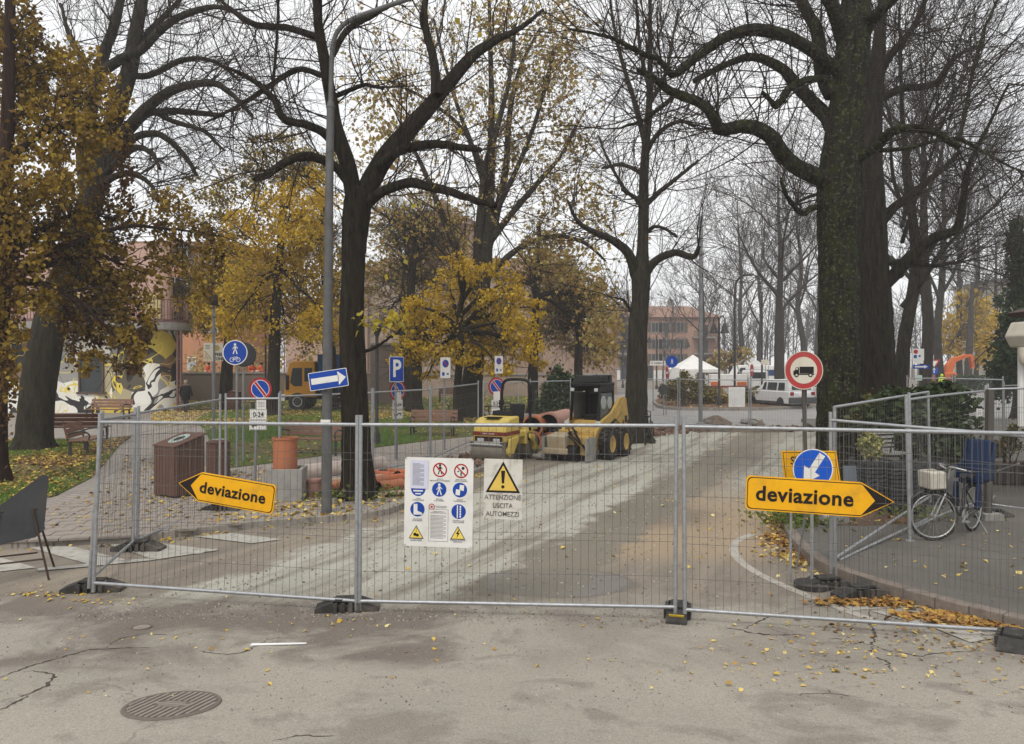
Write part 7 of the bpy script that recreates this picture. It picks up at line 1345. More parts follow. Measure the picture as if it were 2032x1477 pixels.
# orange works truck with blue skip
b = W(640, 813, .02); t = thing('works_truck', 'orange works truck with blue skip body behind the lamp post', 'truck', tuple(b), 0); 
mb = MB(); mb.prism([(-1.85, .75), (-1.80, 1.6), (-1.55, 2.62), (-1.35, 2.72), (-.15, 2.72), (-.1, .75)], -1.1, 1.1, 'y'); cabp = obj('cab', mb, M_orangep, t, bevel=.05)
for y in (-1.11, 1.11): mb = MB(); mb.prism([(-1.5, 1.55), (-1.36, 2.35), (-.85, 2.35), (-.85, 1.35), (-1.3, 1.35)], y - .006, y + .006); obj('door_window', mb, M_carglass, cabp); mb = MB(); mb.prism([(-.72, 1.6), (-.72, 2.35), (-.3, 2.35), (-.3, 1.6)], y - .006, y + .006); obj('door_window', mb, M_carglass, cabp)
mb = MB(); mb.raw([(-1.81, -.95, 1.65), (-1.81, .95, 1.65), (-1.575, .9, 2.55), (-1.575, -.9, 2.55)], [(0, 1, 2, 3)]); obj('windscreen', mb, M_carglass, cabp); mb = MB(); mb.box((-1.65, -1.12, 1.55), (.16, .1, .8)); obj('mirror', mb, M_mblack, cabp); mb = MB(); mb.lathe([(.09, 0), (.09, .12), (.03, .18)], 10, (-1.2, -.6, 2.72)); obj('beacon', mb, pm('beacon_orange', (.6, .25, .02), (.5, .2, .02), 4, .3), cabp)
mb = MB(); mb.box((-1.9, 0, .72), (.2, 2.2, .35)); obj('bumper', mb, M_white, t); mb = MB(); mb.box((.2, 0, .72), (3.4, .9, .22)); obj('chassis', mb, M_mblack, t); mb = MB(); mb.prism([(.05, 1.0), (.0, 3.1), (1.75, 3.1), (1.7, 1.0)], -1.15, 1.15); sk = obj('skip_body', mb, M_bluebox, t, bevel=.03)
for i in range(4): mb = MB(); mb.box((.3 + i * .42, -1.18, 1.9), (.1, .06, 1.7)); obj('rib', mb, M_bluebox, sk)
for x in (-1.1, 1.2):
    for y in (-.98, .98): mb = MB(); mb.lathe([(.25, -.15), (.48, -.15), (.50, -.1), (.50, .1), (.48, .15), (.25, .15)], 20, (x, y, .50), 'y'); w = obj('wheel', mb, M_tyre, t, smooth=True); mb = MB(); s = 1 if y > 0 else -1; mb.lathe([(.26, 0), (.26, .16 * s), (.1, .1 * s)], 14, (x, y, .5), 'y'); obj('rim', mb, M_white, w)
# flatbed and van by the gazebo
b = W(1440, 785, .02); t = thing('flatbed_truck', 'white flatbed truck with orange striped tail beside the gazebo', 'truck', tuple(b), 0)
mb = MB(); mb.box((0, 0, 1.25), (2.9, 2.0, .95)); obj('load_bed', mb, M_white, t, bevel=.03); mb = MB(); mb.box((0, -1.0, .74), (2.9, .12, .16)); obj('tail_rail', mb, M_maroon, t)
for x in (-1.1, 1.0): mb = MB(); mb.box((x, -1.03, 1.0), (.75, .03, .28)); obj('orange_marking', mb, M_exor, t)
mb = MB(); mb.box((2.35, 0, 1.3), (1.6, 1.9, 1.5)); obj('cab', mb, M_white, t, bevel=.15); mb = MB(); mb.box((2.4, -.96, 1.65), (1.1, .02, .5)); obj('door_window', mb, M_carglass, t); mb = MB(); mb.tube([(1.2, 0, 1.7), (.9, 0, 2.5), (1.5, 0, 2.95), (1.9, 0, 2.4)], .05, 7); obj('crane_arm', mb, M_conc, t)
for x in (-.9, 2.3): 
    for y in (-.85, .85): mb = MB(); mb.lathe([(.2, -.13), (.40, -.13), (.42, 0), (.40, .13), (.2, .13)], 18, (x, y, .42), 'y'); obj('wheel', mb, M_tyre, t, smooth=True)
b = W(1492, 777, .02); t = thing('white_van', 'white van with dark blue band behind the flatbed truck', 'van', tuple(b), 0); mb = MB(); mb.prism([(-2.6, .5), (-2.6, 1.3), (-1.9, 1.6), (-1.4, 2.35), (-1.1, 2.45), (2.6, 2.45), (2.7, .5)], -.95, .95); obj('body', mb, M_white, t, bevel=.08); mb = MB(); mb.box((.6, -.96, 1.75), (3.6, .02, .55)); obj('blue_band', mb, pm('band_navy', (.03, .05, .15), (.03, .045, .12), 4, .4), t); mb = MB(); mb.prism([(-1.75, 1.5), (-1.35, 2.2), (-.9, 2.2), (-.9, 1.5)], -.965, -.95); obj('door_window', mb, M_carglass, t)
for x in (-1.7, 1.7): mb = MB(); mb.lathe([(.2, -.13), (.36, -.13), (.38, 0), (.36, .13), (.2, .13)], 18, (x, -.85, .38), 'y'); obj('wheel', mb, M_tyre, t, smooth=True)
def gazebo(label, px, peak, eave, half, D, group='white gazebo tents'):
    b = A(px, 0, D); b[2] = 0; t = thing('gazebo', label, 'gazebo', tuple(b), group=group); w = half * D / FPX; ze, zp = A(0, eave, D)[2], A(0, peak, D)[2]; mb = MB(); n = 7; ring = []
    vs = []; fs = []
    for k, s in enumerate(np.linspace(0, 1, 6)):
        for x, y in ((-1, -1), (1, -1), (1, 1), (-1, 1)): vs.append((x * w * (1 - s) + .001 * x, y * w * (1 - s), ze + (zp - ze) * (s * .75 + .25 * s * s)))
    fs = [(4 * k + i, 4 * k + (i + 1) % 4, 4 * k + 4 + (i + 1) % 4, 4 * k + 4 + i) for k in range(5) for i in range(4)]; mb.raw(vs, fs); obj('canopy', mb, M_white, t)
    for i in range(4):
        a = i * math.pi / 2; mb = MB(); mb.box((w * math.cos(a), w * math.sin(a), ze - .11), (.01, w * 2, .22), (0, 0, a)); obj('valance', mb, M_white, t)
        mb = MB(); mb.cyl((w * .97 * (1 if i % 2 else -1), w * .97 * (1 if i // 2 else -1), 0), (w * .97 * (1 if i % 2 else -1), w * .97 * (1 if i // 2 else -1), ze), .025, n=8); obj('leg', mb, M_steel, t)
gazebo('large white gazebo tent behind the island bushes', 1375, 704, 733, 43, 55); gazebo('small white gazebo tent at the left of the far pair', 1474, 708, 724, 19, 92); gazebo('small white gazebo tent at the right of the far pair', 1493, 709, 724, 19, 95)
# excavator
b = W(1868, 776, .0); t = thing('excavator', 'orange excavator with raised boom at the far end of the right pavement', 'excavator', tuple(b), 0); s_ = b[1] / FPX; q = lambda px, py: ((px - 1868) * s_, (776 - py) * s_)
mb = MB(); mb.prism([q(1832, 764), q(1893, 764), q(1890, 744), q(1882, 739), q(1834, 741)], -1.1, 1.1); obj('upper_body', mb, M_exor, t, bevel=.1); mb = MB(); mb.prism([q(1836, 741), q(1840, 726), q(1850, 724), q(1868, 724), q(1868, 741)], -.5, .7); obj('cab', mb, M_white, t, bevel=.05); mb = MB(); mb.prism([q(1847, 739), q(1849, 727), q(1864, 727), q(1864, 739)], -.52, -.50); obj('cab_window', mb, M_carglass, t)
mb = MB(); mb.prism([q(1874, 742), q(1876, 725), q(1888, 711), q(1915, 703), q(1928, 706), q(1914, 711), q(1894, 719), q(1887, 742)], -.25, .25); obj('boom', mb, M_exor, t, bevel=.04); mb = MB(); mb.prism([q(1922, 702), q(1930, 706), q(1932, 730), q(1927, 732)], -.2, .2); obj('dipper', mb, M_exor, t); mb = MB(); mb.prism([q(1836, 776), q(1832, 771), q(1836, 765), q(1888, 765), q(1893, 771), q(1888, 776)], -1.2, -.7); mb.prism([q(1836, 776), q(1832, 771), q(1836, 765), q(1888, 765), q(1893, 771), q(1888, 776)], .7, 1.2); obj('track', mb, M_mblack, t)

# ================================================================== BICYCLE
fw, rw = W(1863, 1076, RZ), W(1930, 1054, RZ); u = nrm(fw - rw); t = thing('bicycle', 'black city bicycle with blue child seat and pale front bag on its stand', 'bicycle', tuple(rw), math.atan2(u[1], u[0])); wb = float(np.linalg.norm(fw - rw)); r = .345
M_bike = pm('bike_black', (.02, .02, .022), (.03, .03, .032), 6, .35); M_childseat = pm('child_seat_blue', (.007, .020, .062), (.005, .015, .045), 5, .6); M_bag = pm('bag_linen', (.50, .47, .40), (.42, .39, .33), 18, .85, bmp=.3)
STEER = -.72
def steered(mb):
    c, s = math.cos(STEER), math.sin(STEER); X = wb - .13; mb.v = [(X + (x - X) * c - y * s, (x - X) * s + y * c, z) for x, y, z in mb.v]; return mb
def bwheel(x, st=False, steer=0.0):
    fx_ = steered if st else (lambda m: m)
    mb = MB(); c, s = math.cos(steer), math.sin(steer); cir = lambda rr: [(x + rr * math.cos(g) * c, rr * math.cos(g) * s, r + rr * math.sin(g)) for g in np.linspace(0, 2 * math.pi, 40, endpoint=False)]
    mb.tube(cir(r - .018), .019, 8, True); w = obj('wheel', fx_(mb), M_tyre, t, smooth=True); mb = MB(); mb.tube(cir(r - .045), .011, 6, True); obj('rim', fx_(mb), M_steel, w, smooth=True); mb = MB()
    for i in range(24): g = i * math.pi / 12; mb.cyl((x, 0, r), (x + (r - .05) * math.cos(g) * c, (r - .05) * math.cos(g) * s, r + (r - .05) * math.sin(g)), .0014, n=3, caps=False)
    obj('spokes', fx_(mb), M_steel, w, kind='stuff'); mb = MB(); mb.cyl((x + .03 * s, -.04 * c, r), (x - .03 * s, .04 * c, r), .022, n=10); obj('hub', fx_(mb), M_steel, w)
    mb = MB(); mb.tube([(x + (r + .025) * math.cos(g) * c, (r + .025) * math.cos(g) * s, r + (r + .025) * math.sin(g)) for g in np.linspace(.3, 2.75, 16)], .02, 6); obj('mudguard', fx_(mb), M_bike, t, smooth=True)
bwheel(0); bwheel(wb, True)
bbx, bbz = .42, .29; hx = wb - .17
mb = MB(); mb.tube([(bbx, 0, bbz), (.30, 0, .66), (.26, 0, .80)], .017, 8); mb.tube([tuple(q) for q in crom([(bbx, 0, bbz), (.62, 0, .36), (hx - .06, 0, .62), (hx, 0, .72)], 10)], .019, 8); mb.tube([(0, .05, r), (bbx, .04, bbz)], .011, 6); mb.tube([(0, -.05, r), (bbx, -.04, bbz)], .011, 6); mb.tube([(0, .05, r), (.30, .02, .66)], .010, 6); mb.tube([(0, -.05, r), (.30, -.02, .66)], .010, 6); mb.tube([(hx + .025, 0, .60), (hx - .035, 0, .86)], .021, 8); obj('frame', mb, M_bike, t, smooth=True)
mb = MB(); [mb.tube([tuple(q) for q in crom([(wb, sy * .055, r), (wb - .09, sy * .05, .55), (hx + .02, sy * .03, .66)], 8)], .012, 7) for sy in (-1, 1)]; obj('fork', steered(mb), M_steel, t, smooth=True)
mb = MB(); mb.cyl((hx - .035, 0, .86), (hx - .05, 0, 1.0), .013, n=8); mb.tube([tuple(q) for q in crom([(hx - .24, -.28, .99), (hx - .12, -.27, 1.02), (hx + .02, -.15, 1.05), (hx - .02, 0, 1.0), (hx + .02, .15, 1.05), (hx - .12, .27, 1.02), (hx - .24, .28, .99)], 22)], .012, 8); obj('handlebar', steered(mb), M_steel, t, smooth=True)
for sy in (-1, 1): mb = MB(); mb.cyl((hx - .25, sy * .28, .988), (hx - .13, sy * .272, 1.018), .018, n=8); obj('grip', steered(mb), M_bike, t)
mb = MB(); mb.prism([(.12, .80), (.16, .86), (.42, .84), (.40, .80)], -.03, .03); mb.prism([(.10, .80), (.10, .86), (.24, .86), (.26, .80)], -.09, .09); obj('saddle', mb, M_bike, t, bevel=.02)
mb = MB(); mb.prism([(.10, .70), (.12, .78), (-.10, .80), (-.24, 1.34), (-.33, 1.33), (-.24, .72)], -.17, .17); obj('child_seat', mb, M_childseat, t, bevel=.05); 
for sy in (-1, 1): mb = MB(); mb.prism([(.14, .78), (.10, .95), (-.16, 1.02), (-.26, 1.32), (-.32, 1.3), (-.22, .74)], sy * .19 - .018, sy * .19 + .018); obj('child_seat_side', mb, M_childseat, t, bevel=.015); mb = MB(); mb.prism([(.16, .74), (.12, .40), (.26, .36), (.28, .42), (.22, .74)], sy * .15 - .03, sy * .15 + .03); obj('foot_rest', mb, M_childseat, t, bevel=.02)
mb = MB(); mb.tube([(.02, 0, .72), (-.16, 0, .72), (-.02, .05, .36)], .01, 6); mb.box((-.02, 0, .72), (.34, .12, .015)); obj('carrier', mb, M_bike, t)
mb = MB(); mb.box((wb - .02 + .05, .02, .86), (.22, .32, .24), (0, .05, .1)); obj('front_bag', steered(mb), M_bag, t, bevel=.02); mb = MB(); mb.tube([(wb + .08, -.12, .97), (wb + .02, .02, 1.0), (wb + .02, .15, .97)], .008, 5); obj('bag_strap', steered(mb), M_bag, t)
mb = MB(); mb.lathe([(.09, -.006), (.09, .006)], 20, (bbx, .06, bbz), 'y'); mb.cyl((bbx, .07, bbz), (bbx + .15, .09, bbz - .06), .01, n=6); mb.box((bbx + .15, .13, bbz - .06), (.09, .08, .022)); mb.cyl((bbx, -.07, bbz), (bbx - .15, -.09, bbz + .06), .01, n=6); mb.box((bbx - .15, -.13, bbz + .06), (.09, .08, .022)); obj('crank', mb, M_steel, t); mb = MB(); mb.tube([(bbx, .065, bbz + .07), (0, .065, r + .035), (0, .065, r - .035), (bbx, .065, bbz - .07)], .013, 5, True); obj('chain_guard', mb, M_bike, t); mb = MB(); mb.tube([(.1, .06, .30), (.02, .2, .01)], .009, 6); obj('kick_stand', mb, M_steel, t)
# small bike behind the middle tree
b = W(1287, 880, .02); t = thing('bicycle', 'dark bicycle leaning behind the slim middle linden', 'bicycle', tuple(b), 1.2); mb = MB()
for x in (-.5, .5): mb = MB(); mb.tube([(x + .33 * math.cos(g), 0, .34 + .33 * math.sin(g)) for g in np.linspace(0, 6.283, 20, endpoint=False)], .02, 6, True); obj('wheel', mb, M_tyre, t)
mb = MB(); mb.tube([(-.5, 0, .34), (-.1, 0, .3), (.35, 0, .75), (.5, 0, .34)], .02, 6); mb.tube([(-.1, 0, .3), (-.2, 0, .85)], .02, 6); mb.tube([(.35, 0, .75), (.3, 0, 1.02), (.3, .25, 1.04)], .016, 6); mb.box((-.2, 0, .88), (.24, .14, .06)); obj('frame', mb, M_bike, t)

# ================================================================== BLACK SLATTED BOXES AND CLUTTER AT THE RIGHT
M_bslat = pm('black_slat', (.035, .036, .040), (.055, .056, .06), 8, .6)
def slatbox(label, px, py, w, h, d, rz, D, z0=RZ):
    b = A(px, 0, D); b[2] = z0; t = thing('slatted_box', label, 'planter box', tuple(b), rz, 'black slatted boxes'); n = int(h / .068)
    for i in range(n):
        mb = MB(); mb.box((0, -d / 2, .05 + i * .068), (w, .02, .045)); obj('slat', mb, M_bslat, t); mb = MB(); mb.box((w / 2, 0, .05 + i * .068), (.02, d - .03, .045)); obj('slat', mb, M_bslat, t); mb = MB(); mb.box((-w / 2, 0, .05 + i * .068), (.02, d - .03, .045)); obj('slat', mb, M_bslat, t)
    for x in (-w / 2 + .035, w / 2 - .035):
        for y in (-d / 2 + .04, d / 2 - .04): mb = MB(); mb.box((x, y, h / 2), (.05, .05, h)); obj('leg', mb, M_bslat, t)
    mb = MB(); mb.box((0, 0, h * .5), (w - .14, d - .14, h * .8)); obj('tub', mb, M_iron, t)
slatbox('black slatted box carrying the round variegated shrub', 1736, 0, .62, .86, .6, .1, 12.9); slatbox('black slatted box in the middle behind the mesh fence', 1790, 0, .55, .84, .55, -.12, 12.7); slatbox('black slatted box at the right nearest the bicycle', 1832, 0, .5, .80, .5, .2, 13.4)
b = A(1768, 0, 13.6); b[2] = RZ; t = thing('garden_chair', 'upturned grey slatted chair stacked behind the black boxes', 'chair', (b[0], b[1], RZ + .84), .3)
for i in range(5): mb = MB(); mb.box((0, .18, .07 + i * .075), (.44, .02, .045), (-.2, 0, 0)); obj('slat', mb, pm('chair_grey', (.30, .29, .27), (.22, .215, .2), 6, .6), t)
mb = MB(); mb.box((0, 0, .03), (.44, .4, .03)); obj('seat', mb, MATS['chair_grey'], t)
for x in (-.2, .2): mb = MB(); mb.tube([(x, -.18, .03), (x, -.26, .34)], .012, 6); obj('leg', mb, M_iron, t)
b = W(1691, 1010, RZ); t = thing('grey_panel', 'blue grey panel leaning behind the yellow strada chiusa sign', 'panel', (b[0], b[1], RZ), .05); mb = MB(); mb.box((0, 0, .42), (.29, .02, .62), (-.12, 0, 0)); obj('board', mb, pm('panel_bluegrey', (.16, .19, .22), (.13, .155, .18), 4, .6), t, bevel=.005); mb = MB(); mb.box((0, .12, .2), (.03, .03, .4), (.3, 0, 0)); obj('leg', mb, M_iron, t)
b = W(1655, 1040, RZ); t = thing('stone_block', 'pale broken concrete block lying in the leaves under the right arrow', 'block', tuple(b), .2); mb = MB(); mb.box((0, 0, .08), (.42, .2, .15)); obj('slab', mb, M_conc, t, bevel=.02); mb = MB(); mb.box((.12, .0, .19), (.2, .16, .07), (0, .1, .2)); obj('chip', mb, M_conc, t, bevel=.015)
P = W(1585, 1035, RZ) + rng.normal(0, (.28, .3, .02), (500, 3)); P[:, 2] = RZ + np.abs(rng.normal(0, .09, 500)); setp(obj('weed', leaf_mesh('weed', P, .08, M_weed), M_weed), kind='stuff')
P = W(1800, 1020, RZ) + rng.normal(0, (.25, .3, .02), (260, 3)); P[:, 2] = RZ + np.abs(rng.normal(0, .09, 260)); setp(obj('weed', leaf_mesh('weed', P, .08, M_weed), M_weed), kind='stuff')
# planters further along the right pavement
for lab, px, D, w in (('low dark planter trough at the far right edge', 2010, 15.6, 1.1), ('low dark planter trough behind the timber post', 1935, 20, 1.3)):
    b = A(px, 0, D); b[2] = RZ; t = thing('planter', lab, 'planter', tuple(b), .1); mb = MB(); mb.box((0, 0, .22), (w, .45, .40)); obj('tub', mb, pm('planter_brown', (.07, .055, .05), (.055, .045, .04), 5, .8), t, bevel=.02); mb = MB(); mb.box((0, 0, .43), (w - .08, .37, .02)); obj('soil', mb, M_mulch, t)
# mounds of broken ground at the road end
def mound(label, px, py, w, h, d=1.0):
    b = W(px, py, .0); t = thing('spoil_heap', label, 'earth heap', tuple(b), group='heaps of broken asphalt at the road end'); n, k = 18, 6; vs = [(0, 0, h)]; fs = []
    for j in range(1, k + 1):
        for i in range(n): a = 2 * math.pi * i / n; rr = j / k * random.uniform(.88, 1.12); vs.append((rr * w * math.cos(a), rr * d * math.sin(a), max(-.02, h * (1 - (j / k) ** 1.4) + random.uniform(-.04, .04))))
    for i in range(n): fs.append((0, 1 + i, 1 + (i + 1) % n))
    for j in range(k - 1):
        for i in range(n): fs.append((1 + j * n + i, 1 + (j + 1) * n + i, 1 + (j + 1) * n + (i + 1) % n, 1 + j * n + (i + 1) % n))
    mb = MB(); mb.raw(vs, fs); obj('earth', mb, pm('earth_spoil', (.17, .13, .10), (.12, .095, .075), 3, .95, bmp=.8), t)
    for i in range(5): a = random.uniform(0, 6.28); mb = MB(); mb.box((w * .7 * math.cos(a), d * .7 * math.sin(a), .1), (.3 * random.uniform(.5, 1), .25, .12), (random.uniform(-.4, .4), random.uniform(-.4, .4), a)); obj('slab', mb, M_conc, t)
mound('larger heap of broken asphalt beside the tall thin pole', 1420, 840, .65, .34); mound('smaller heap of broken asphalt below the no entry sign', 1492, 841, .5, .2); mound('low flat ridge of broken asphalt at the end of the new surface', 1480, 856, 1.9, .14, .5)
P = np.c_[sample_poly([W(*p)[:2] for p in [(1290, 868), (1290, 846), (1640, 848), (1640, 858), (1420, 856)]], 700), np.full(700, .01)]; setp(obj('rubble', leaf_mesh('rubble', P, .22, None), MATS['rubble_brown']), kind='stuff')

# ================================================================== ROAD IRONWORK AND SMALL THINGS
M_castiron = pm('cast_iron_worn', (.31, .27, .235), (.24, .21, .185), 9, .7, .3, bmp=.2); M_castdk = pm('cast_iron_groove', (.135, .112, .095), (.16, .135, .115), 9, .8)
def manhole(label, px, py, r, ribs=True, rz=.35):
    b = W(px, py); s = math.atan(SLOPE) if b[1] < 6.6 else math.atan(SLOPE) * .45; t = thing('manhole_cover', label, 'manhole cover', tuple(b), rot=(-s, 0, 0)); mb = MB(); mb.lathe([(r * .93, .004), (r, .006), (r * 1.0, .002)], 40); q = MB()
    n = 48; vs = [(rr * math.cos(g), rr * math.sin(g), z) for rr, z in ((r * .92, .004), (r * .93, .011), (r, .011), (r * 1.02, .002)) for g in np.linspace(0, 6.2832, n, endpoint=False)]; q.raw(vs, [(k * n + i, k * n + (i + 1) % n, (k + 1) * n + (i + 1) % n, (k + 1) * n + i) for k in range(3) for i in range(n)]); obj('ring', q, M_castdk, t)
    mb = MB(); mb.lathe([(r * .92, .001), (r * .92, .005)], 40); obj('cover', mb, M_castdk, t)
    if ribs:
        mb = MB(); k = 13
        for i in range(k):
            x = -r * .86 + i * (r * 1.72 / (k - 1)); h = math.sqrt(max((r * .9) ** 2 - x * x, 0)); segs = [(-h, h)] if abs(x) > r * .42 else [(-h, -r * .22), (r * .24, h)]
            for y0, y1 in segs:
                if y1 - y0 > .03: mb.box((x, (y0 + y1) / 2, .0075), (r * .072, y1 - y0, .009), (0, 0, 0))
        mb.box((0, 0, .0075), (r * .8, r * .07, .009)); mb.box((0, r * .12, .0075), (r * .5, r * .05, .009)); mb.box((0, -r * .12, .0075), (r * .5, r * .05, .009)); o = obj('rib_plate', mb, M_castiron, t, kind='stuff'); o.rotation_euler = (0, 0, rz - .55)
    else: mb = MB(); mb.lathe([(r * .8, .004), (r * .8, .010)], 30); obj('plate', mb, M_castiron, t)
manhole('large ribbed round manhole cover in the bottom left foreground', 342, 1400, .305); manhole('small worn round cover in the road left of the white strip', 281, 1246, .095, False)
b = W(551, 1281); t = thing('plastic_strip', 'white plastic strip lying on the asphalt in the foreground', 'plastic strip', (b[0], b[1], b[2] + .004), rot=(-math.atan(SLOPE) * .7, 0, .02)); mb = MB(); mb.raw([(-.24, -.015, .0), (.25, .0, .006), (.252, .03, .006), (-.235, .022, .004), (-.24, -.015, .006), (.25, .0, .012), (.252, .03, .012), (-.235, .022, .010)], [(0, 1, 2, 3), (4, 5, 6, 7), (0, 1, 5, 4), (1, 2, 6, 5), (2, 3, 7, 6), (3, 0, 4, 7)]); obj('strip', mb, pm('strip_white', (.8, .8, .8), (.76, .76, .76), 3, .5), t)
# folding sign at the left edge seen from behind
b = W(30, 1160); t = thing('folding_sign', 'dark back of a folding road sign standing at the left edge', 'sign', tuple(b), .55); mb = MB(); q = [(-.70, .40), (.20, .52), (.29, .60), (.34, 1.24), (.28, 1.27), (-.74, .48)]
mb.prism(q, -.008, .008); pl = obj('plate', mb, M_signback, t, rot=(-.20, 0, 0)); mb = MB(); mb.box((0, .02, .62), (.6, .02, .03)); mb.box((0, .02, .9), (.3, .02, .03)); obj('stiffener', mb, M_iron, pl)
M_rustleg = pm('leg_rusty', (.07, .045, .035), (.05, .035, .03), 9, .8)
for x in (-.34, .34): mb = MB(); mb.cyl((x * .5, .14, .85), (x, .0, 0), .013, n=7); obj('leg', mb, M_rustleg, t)
for x in (-.26, .40): mb = MB(); mb.cyl((x * .5, .16, .85), (x, .62, 0), .013, n=7); obj('leg', mb, M_rustleg, t)
mb = MB(); mb.cyl((-.3, .05, .25), (.3, .05, .25), .011, n=7); mb.cyl((-.22, .45, .25), (.22, .45, .25), .011, n=7); obj('cross_bar', mb, M_rustleg, t)
# terrace behind the garden wall where the men in orange stand
sheet('terrace', [(A(380, 0, 53)[0], 53.2), (A(560, 0, 53)[0], 53.2), (A(560, 0, 60)[0], 60), (A(380, 0, 60)[0], 60)], .95, M_ground, thick=.9)

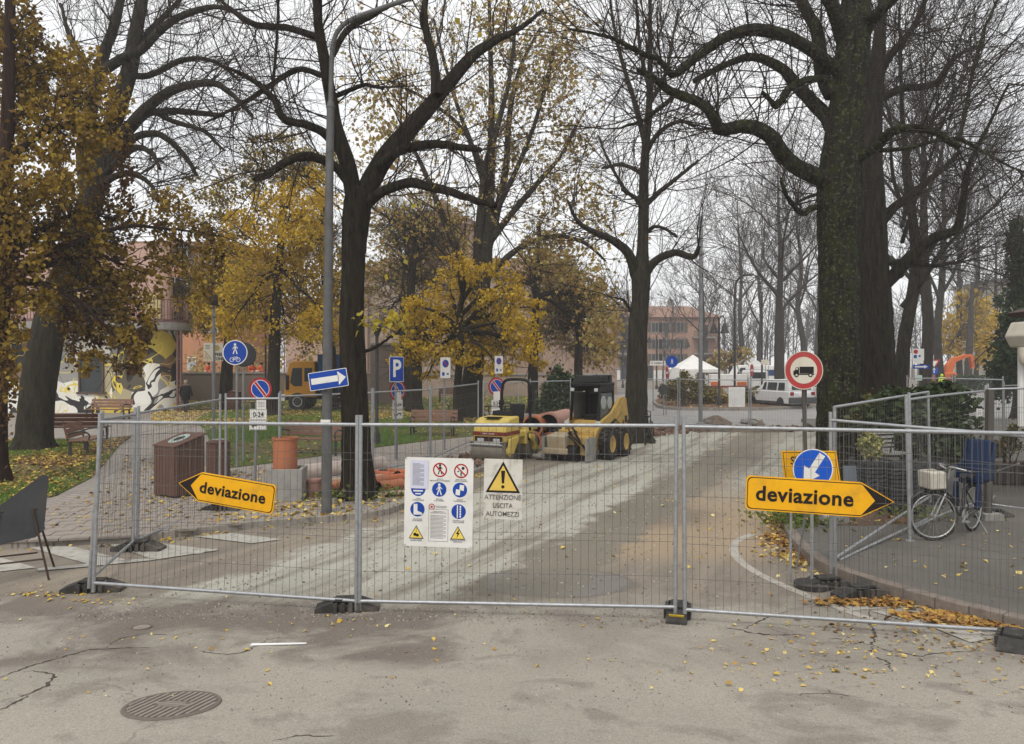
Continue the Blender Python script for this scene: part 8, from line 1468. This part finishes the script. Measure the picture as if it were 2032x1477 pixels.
# ================================================================== PEOPLE
M_skin = pm('skin', (.42, .26, .19), (.38, .23, .17), 6, .6); M_hairg = pm('hair_blond_grey', (.30, .24, .17), (.22, .18, .13), 20, .7); M_coat = pm('coat_black', (.006, .006, .007), (.010, .010, .010), 9, .85); M_hivo = pm('hivis_orange', (.62, .085, .02), (.54, .07, .018), 6, .6); M_hivy = pm('hivis_yellow', (.55, .68, .04), (.48, .6, .04), 6, .6); M_trouser = pm('trousers_dark', (.03, .028, .03), (.04, .038, .04), 9, .85); M_boot = pm('boots_dark', (.02, .017, .015), (.03, .026, .022), 9, .7)
def person(label, loc, rz, H, top, legs, hair, pose, coat_to=.47, helmet=None):
    t = thing('person', label, 'person', tuple(loc), rz); s = H / 1.72
    J = dict(pel=(0, 0, .94), ch=(0, .01 + pose.get('lean', 0) * .5, 1.25), nk=(0, .0 + pose.get('lean', 0), 1.46), hd=(0, -.01 + pose.get('lean', 0) * 1.2, 1.58), ht=(0, 0.0 + pose.get('lean', 0) * 1.25, 1.69))
    st = pose.get('stride', .15); ar = pose.get('arm', .1)
    for k, sx in (('l', -1), ('r', 1)):
        f = st * sx; J['hip' + k] = (sx * .10, 0, .90); J['kn' + k] = (sx * .105, -f * .8 - .03, .50); J['an' + k] = (sx * .10, -f * .9 + (.10 if f < 0 else 0), .09); J['to' + k] = (sx * .11, -f * .9 - .15 + (.10 if f < 0 else 0), .035)
        J['sh' + k] = (sx * .19, .01 + pose.get('lean', 0) * .8, 1.40); J['el' + k] = (sx * .26, .03 + f * .5 - pose.get('reach', 0) * .3, 1.12); J['wr' + k] = (sx * .25, -.05 + f * .9 - pose.get('reach', 0), .88 + pose.get('reach', 0) * .5); J['ha' + k] = (sx * .24, -.08 + f * 1.0 - pose.get('reach', 0) * 1.2, .80 + pose.get('reach', 0) * .55)
    E = [('pel', 'ch'), ('ch', 'nk'), ('nk', 'hd'), ('hd', 'ht')] + [(a + k, b + k) if a not in ('pel', 'ch') else (a, b + k) for k in 'lr' for a, b in (('pel', 'hip'), ('hip', 'kn'), ('kn', 'an'), ('an', 'to'), ('ch', 'sh'), ('sh', 'el'), ('el', 'wr'), ('wr', 'ha'))]
    Rd = dict(pel=(.17, .13), ch=(.19, .14), nk=(.065, .065), hd=(.085, .10), ht=(.06, .07), hip=(.105, .11), kn=(.07, .07), an=(.05, .055), to=(.045, .035), sh=(.085, .085), el=(.058, .058), wr=(.045, .045), ha=(.04, .03)); names = list(J); me = bpy.data.meshes.new('body'); me.from_pydata([tuple(np.array(J[n]) * s) for n in names], [(names.index(a), names.index(b)) for a, b in E], []); o = bpy.data.objects.new('body', me); COL.objects.link(o); o.parent = t
    bm = bmesh.new(); bm.from_mesh(me); ly = bm.verts.layers.skin.verify(); bm.verts.ensure_lookup_table()
    for i, n in enumerate(names): rr = Rd.get(n, Rd.get(n[:-1], (.05, .05))); k = 1.12 if pose.get('coat') and n in ('pel', 'ch') else 1; bm.verts[i][ly].radius = (rr[0] * s * k, rr[1] * s * k); bm.verts[i][ly].use_root = (n == 'pel')
    bm.to_mesh(me); bm.free(); o.modifiers.new('skin', 'SKIN'); o.modifiers.new('sub', 'SUBSURF').levels = 2; bpy.context.view_layer.update(); dg = bpy.context.evaluated_depsgraph_get(); nm = bpy.data.meshes.new_from_object(o.evaluated_get(dg)); o.modifiers.clear(); o.data = nm; nm.materials.clear()
    for m in (top, legs, M_skin, M_boot): nm.materials.append(m)
    for p in nm.polygons:
        c = p.center / s; p.material_index = 2 if c.z > 1.46 or (abs(c.x) > .17 and c.z < .87 and c.z > .6) else 3 if c.z < .13 else 0 if c.z > coat_to * 1.72 or (abs(c.x) > .2 and c.z > .85) else 1
        p.use_smooth = True
    c = np.array(J['hd']) * s; mb = MB(); mb.lathe([(.02, -.09), (.085, -.07), (.108, -.01), (.105, .06), (.07, .115), (.01, .13)], 14, (c[0], c[1] + .015, c[2] + .02)); obj('hair' if not helmet else 'helmet', mb, hair if not helmet else helmet, t, smooth=True)
    mb = MB(); mb.lathe([(.012, -.02), (.02, 0), (.008, .03)], 8, (c[0], c[1] - .10, c[2] - .0)); obj('nose', mb, M_skin, t)
    if pose.get('coat'): mb = MB(); mb.lathe([(.20, .70), (.215, .80), (.21, .95), (.20, 1.1)], 16, (0, .01, 0)); obj('coat_skirt', mb, top, t, smooth=True)
    if pose.get('band'):
        mb = MB(); mb.lathe([(.195, 1.08), (.198, 1.1), (.198, 1.14), (.195, 1.16)], 16, (0, .01, 0)); obj('reflective_band', mb, M_swhite, t, smooth=True)
    return t
person('woman in a long black coat walking away past the painted house', W(369, 821, PZ), math.pi, 1.68, M_coat, M_trouser, M_hairg, dict(stride=.12, coat=True))
for lab, px, D, rz, pose in (('person in orange work clothes bending behind the wall, left of two', 499, 55.5, .8, dict(stride=.1, lean=-.18, reach=.25, band=True)), ('person in orange work clothes behind the wall, right of two', 512, 55, 2.2, dict(stride=.1, lean=-.2, reach=.3, band=True)), ('person in orange work clothes near the cream free zone sign', 411, 55.5, 1.5, dict(stride=.12, lean=-.1, reach=.2, band=True))):
    b = A(px, 0, D); b[2] = .95; person(lab, b, rz, 1.76, M_hivo, M_hivo, M_hairg, pose, helmet=M_black)
b = W(1869, 785, .0); person('person in bright yellow high visibility suit walking away near the excavator', b, math.pi, 1.76, M_hivy, M_hivy, M_hairg, dict(stride=.14, band=True), helmet=M_hivy)
# lettering becomes plain meshes
bpy.context.view_layer.update(); dg = bpy.context.evaluated_depsgraph_get()
for o in [o for o in COL.objects if o.type == 'FONT']:
    me = bpy.data.meshes.new_from_object(o.evaluated_get(dg)); n = bpy.data.objects.new('lettering_', me); COL.objects.link(n); n.parent = o.parent; n.location = o.location; n.rotation_euler = o.rotation_euler; n.scale = o.scale; bpy.data.objects.remove(o); n.name = 'lettering'
print('TRIS', sum(sum(len(p.vertices) - 2 for p in o.data.polygons) if len(o.data.polygons) < 3000 else len(o.data.loops) - 2 * len(o.data.polygons) for o in COL.objects if o.type == 'MESH'))
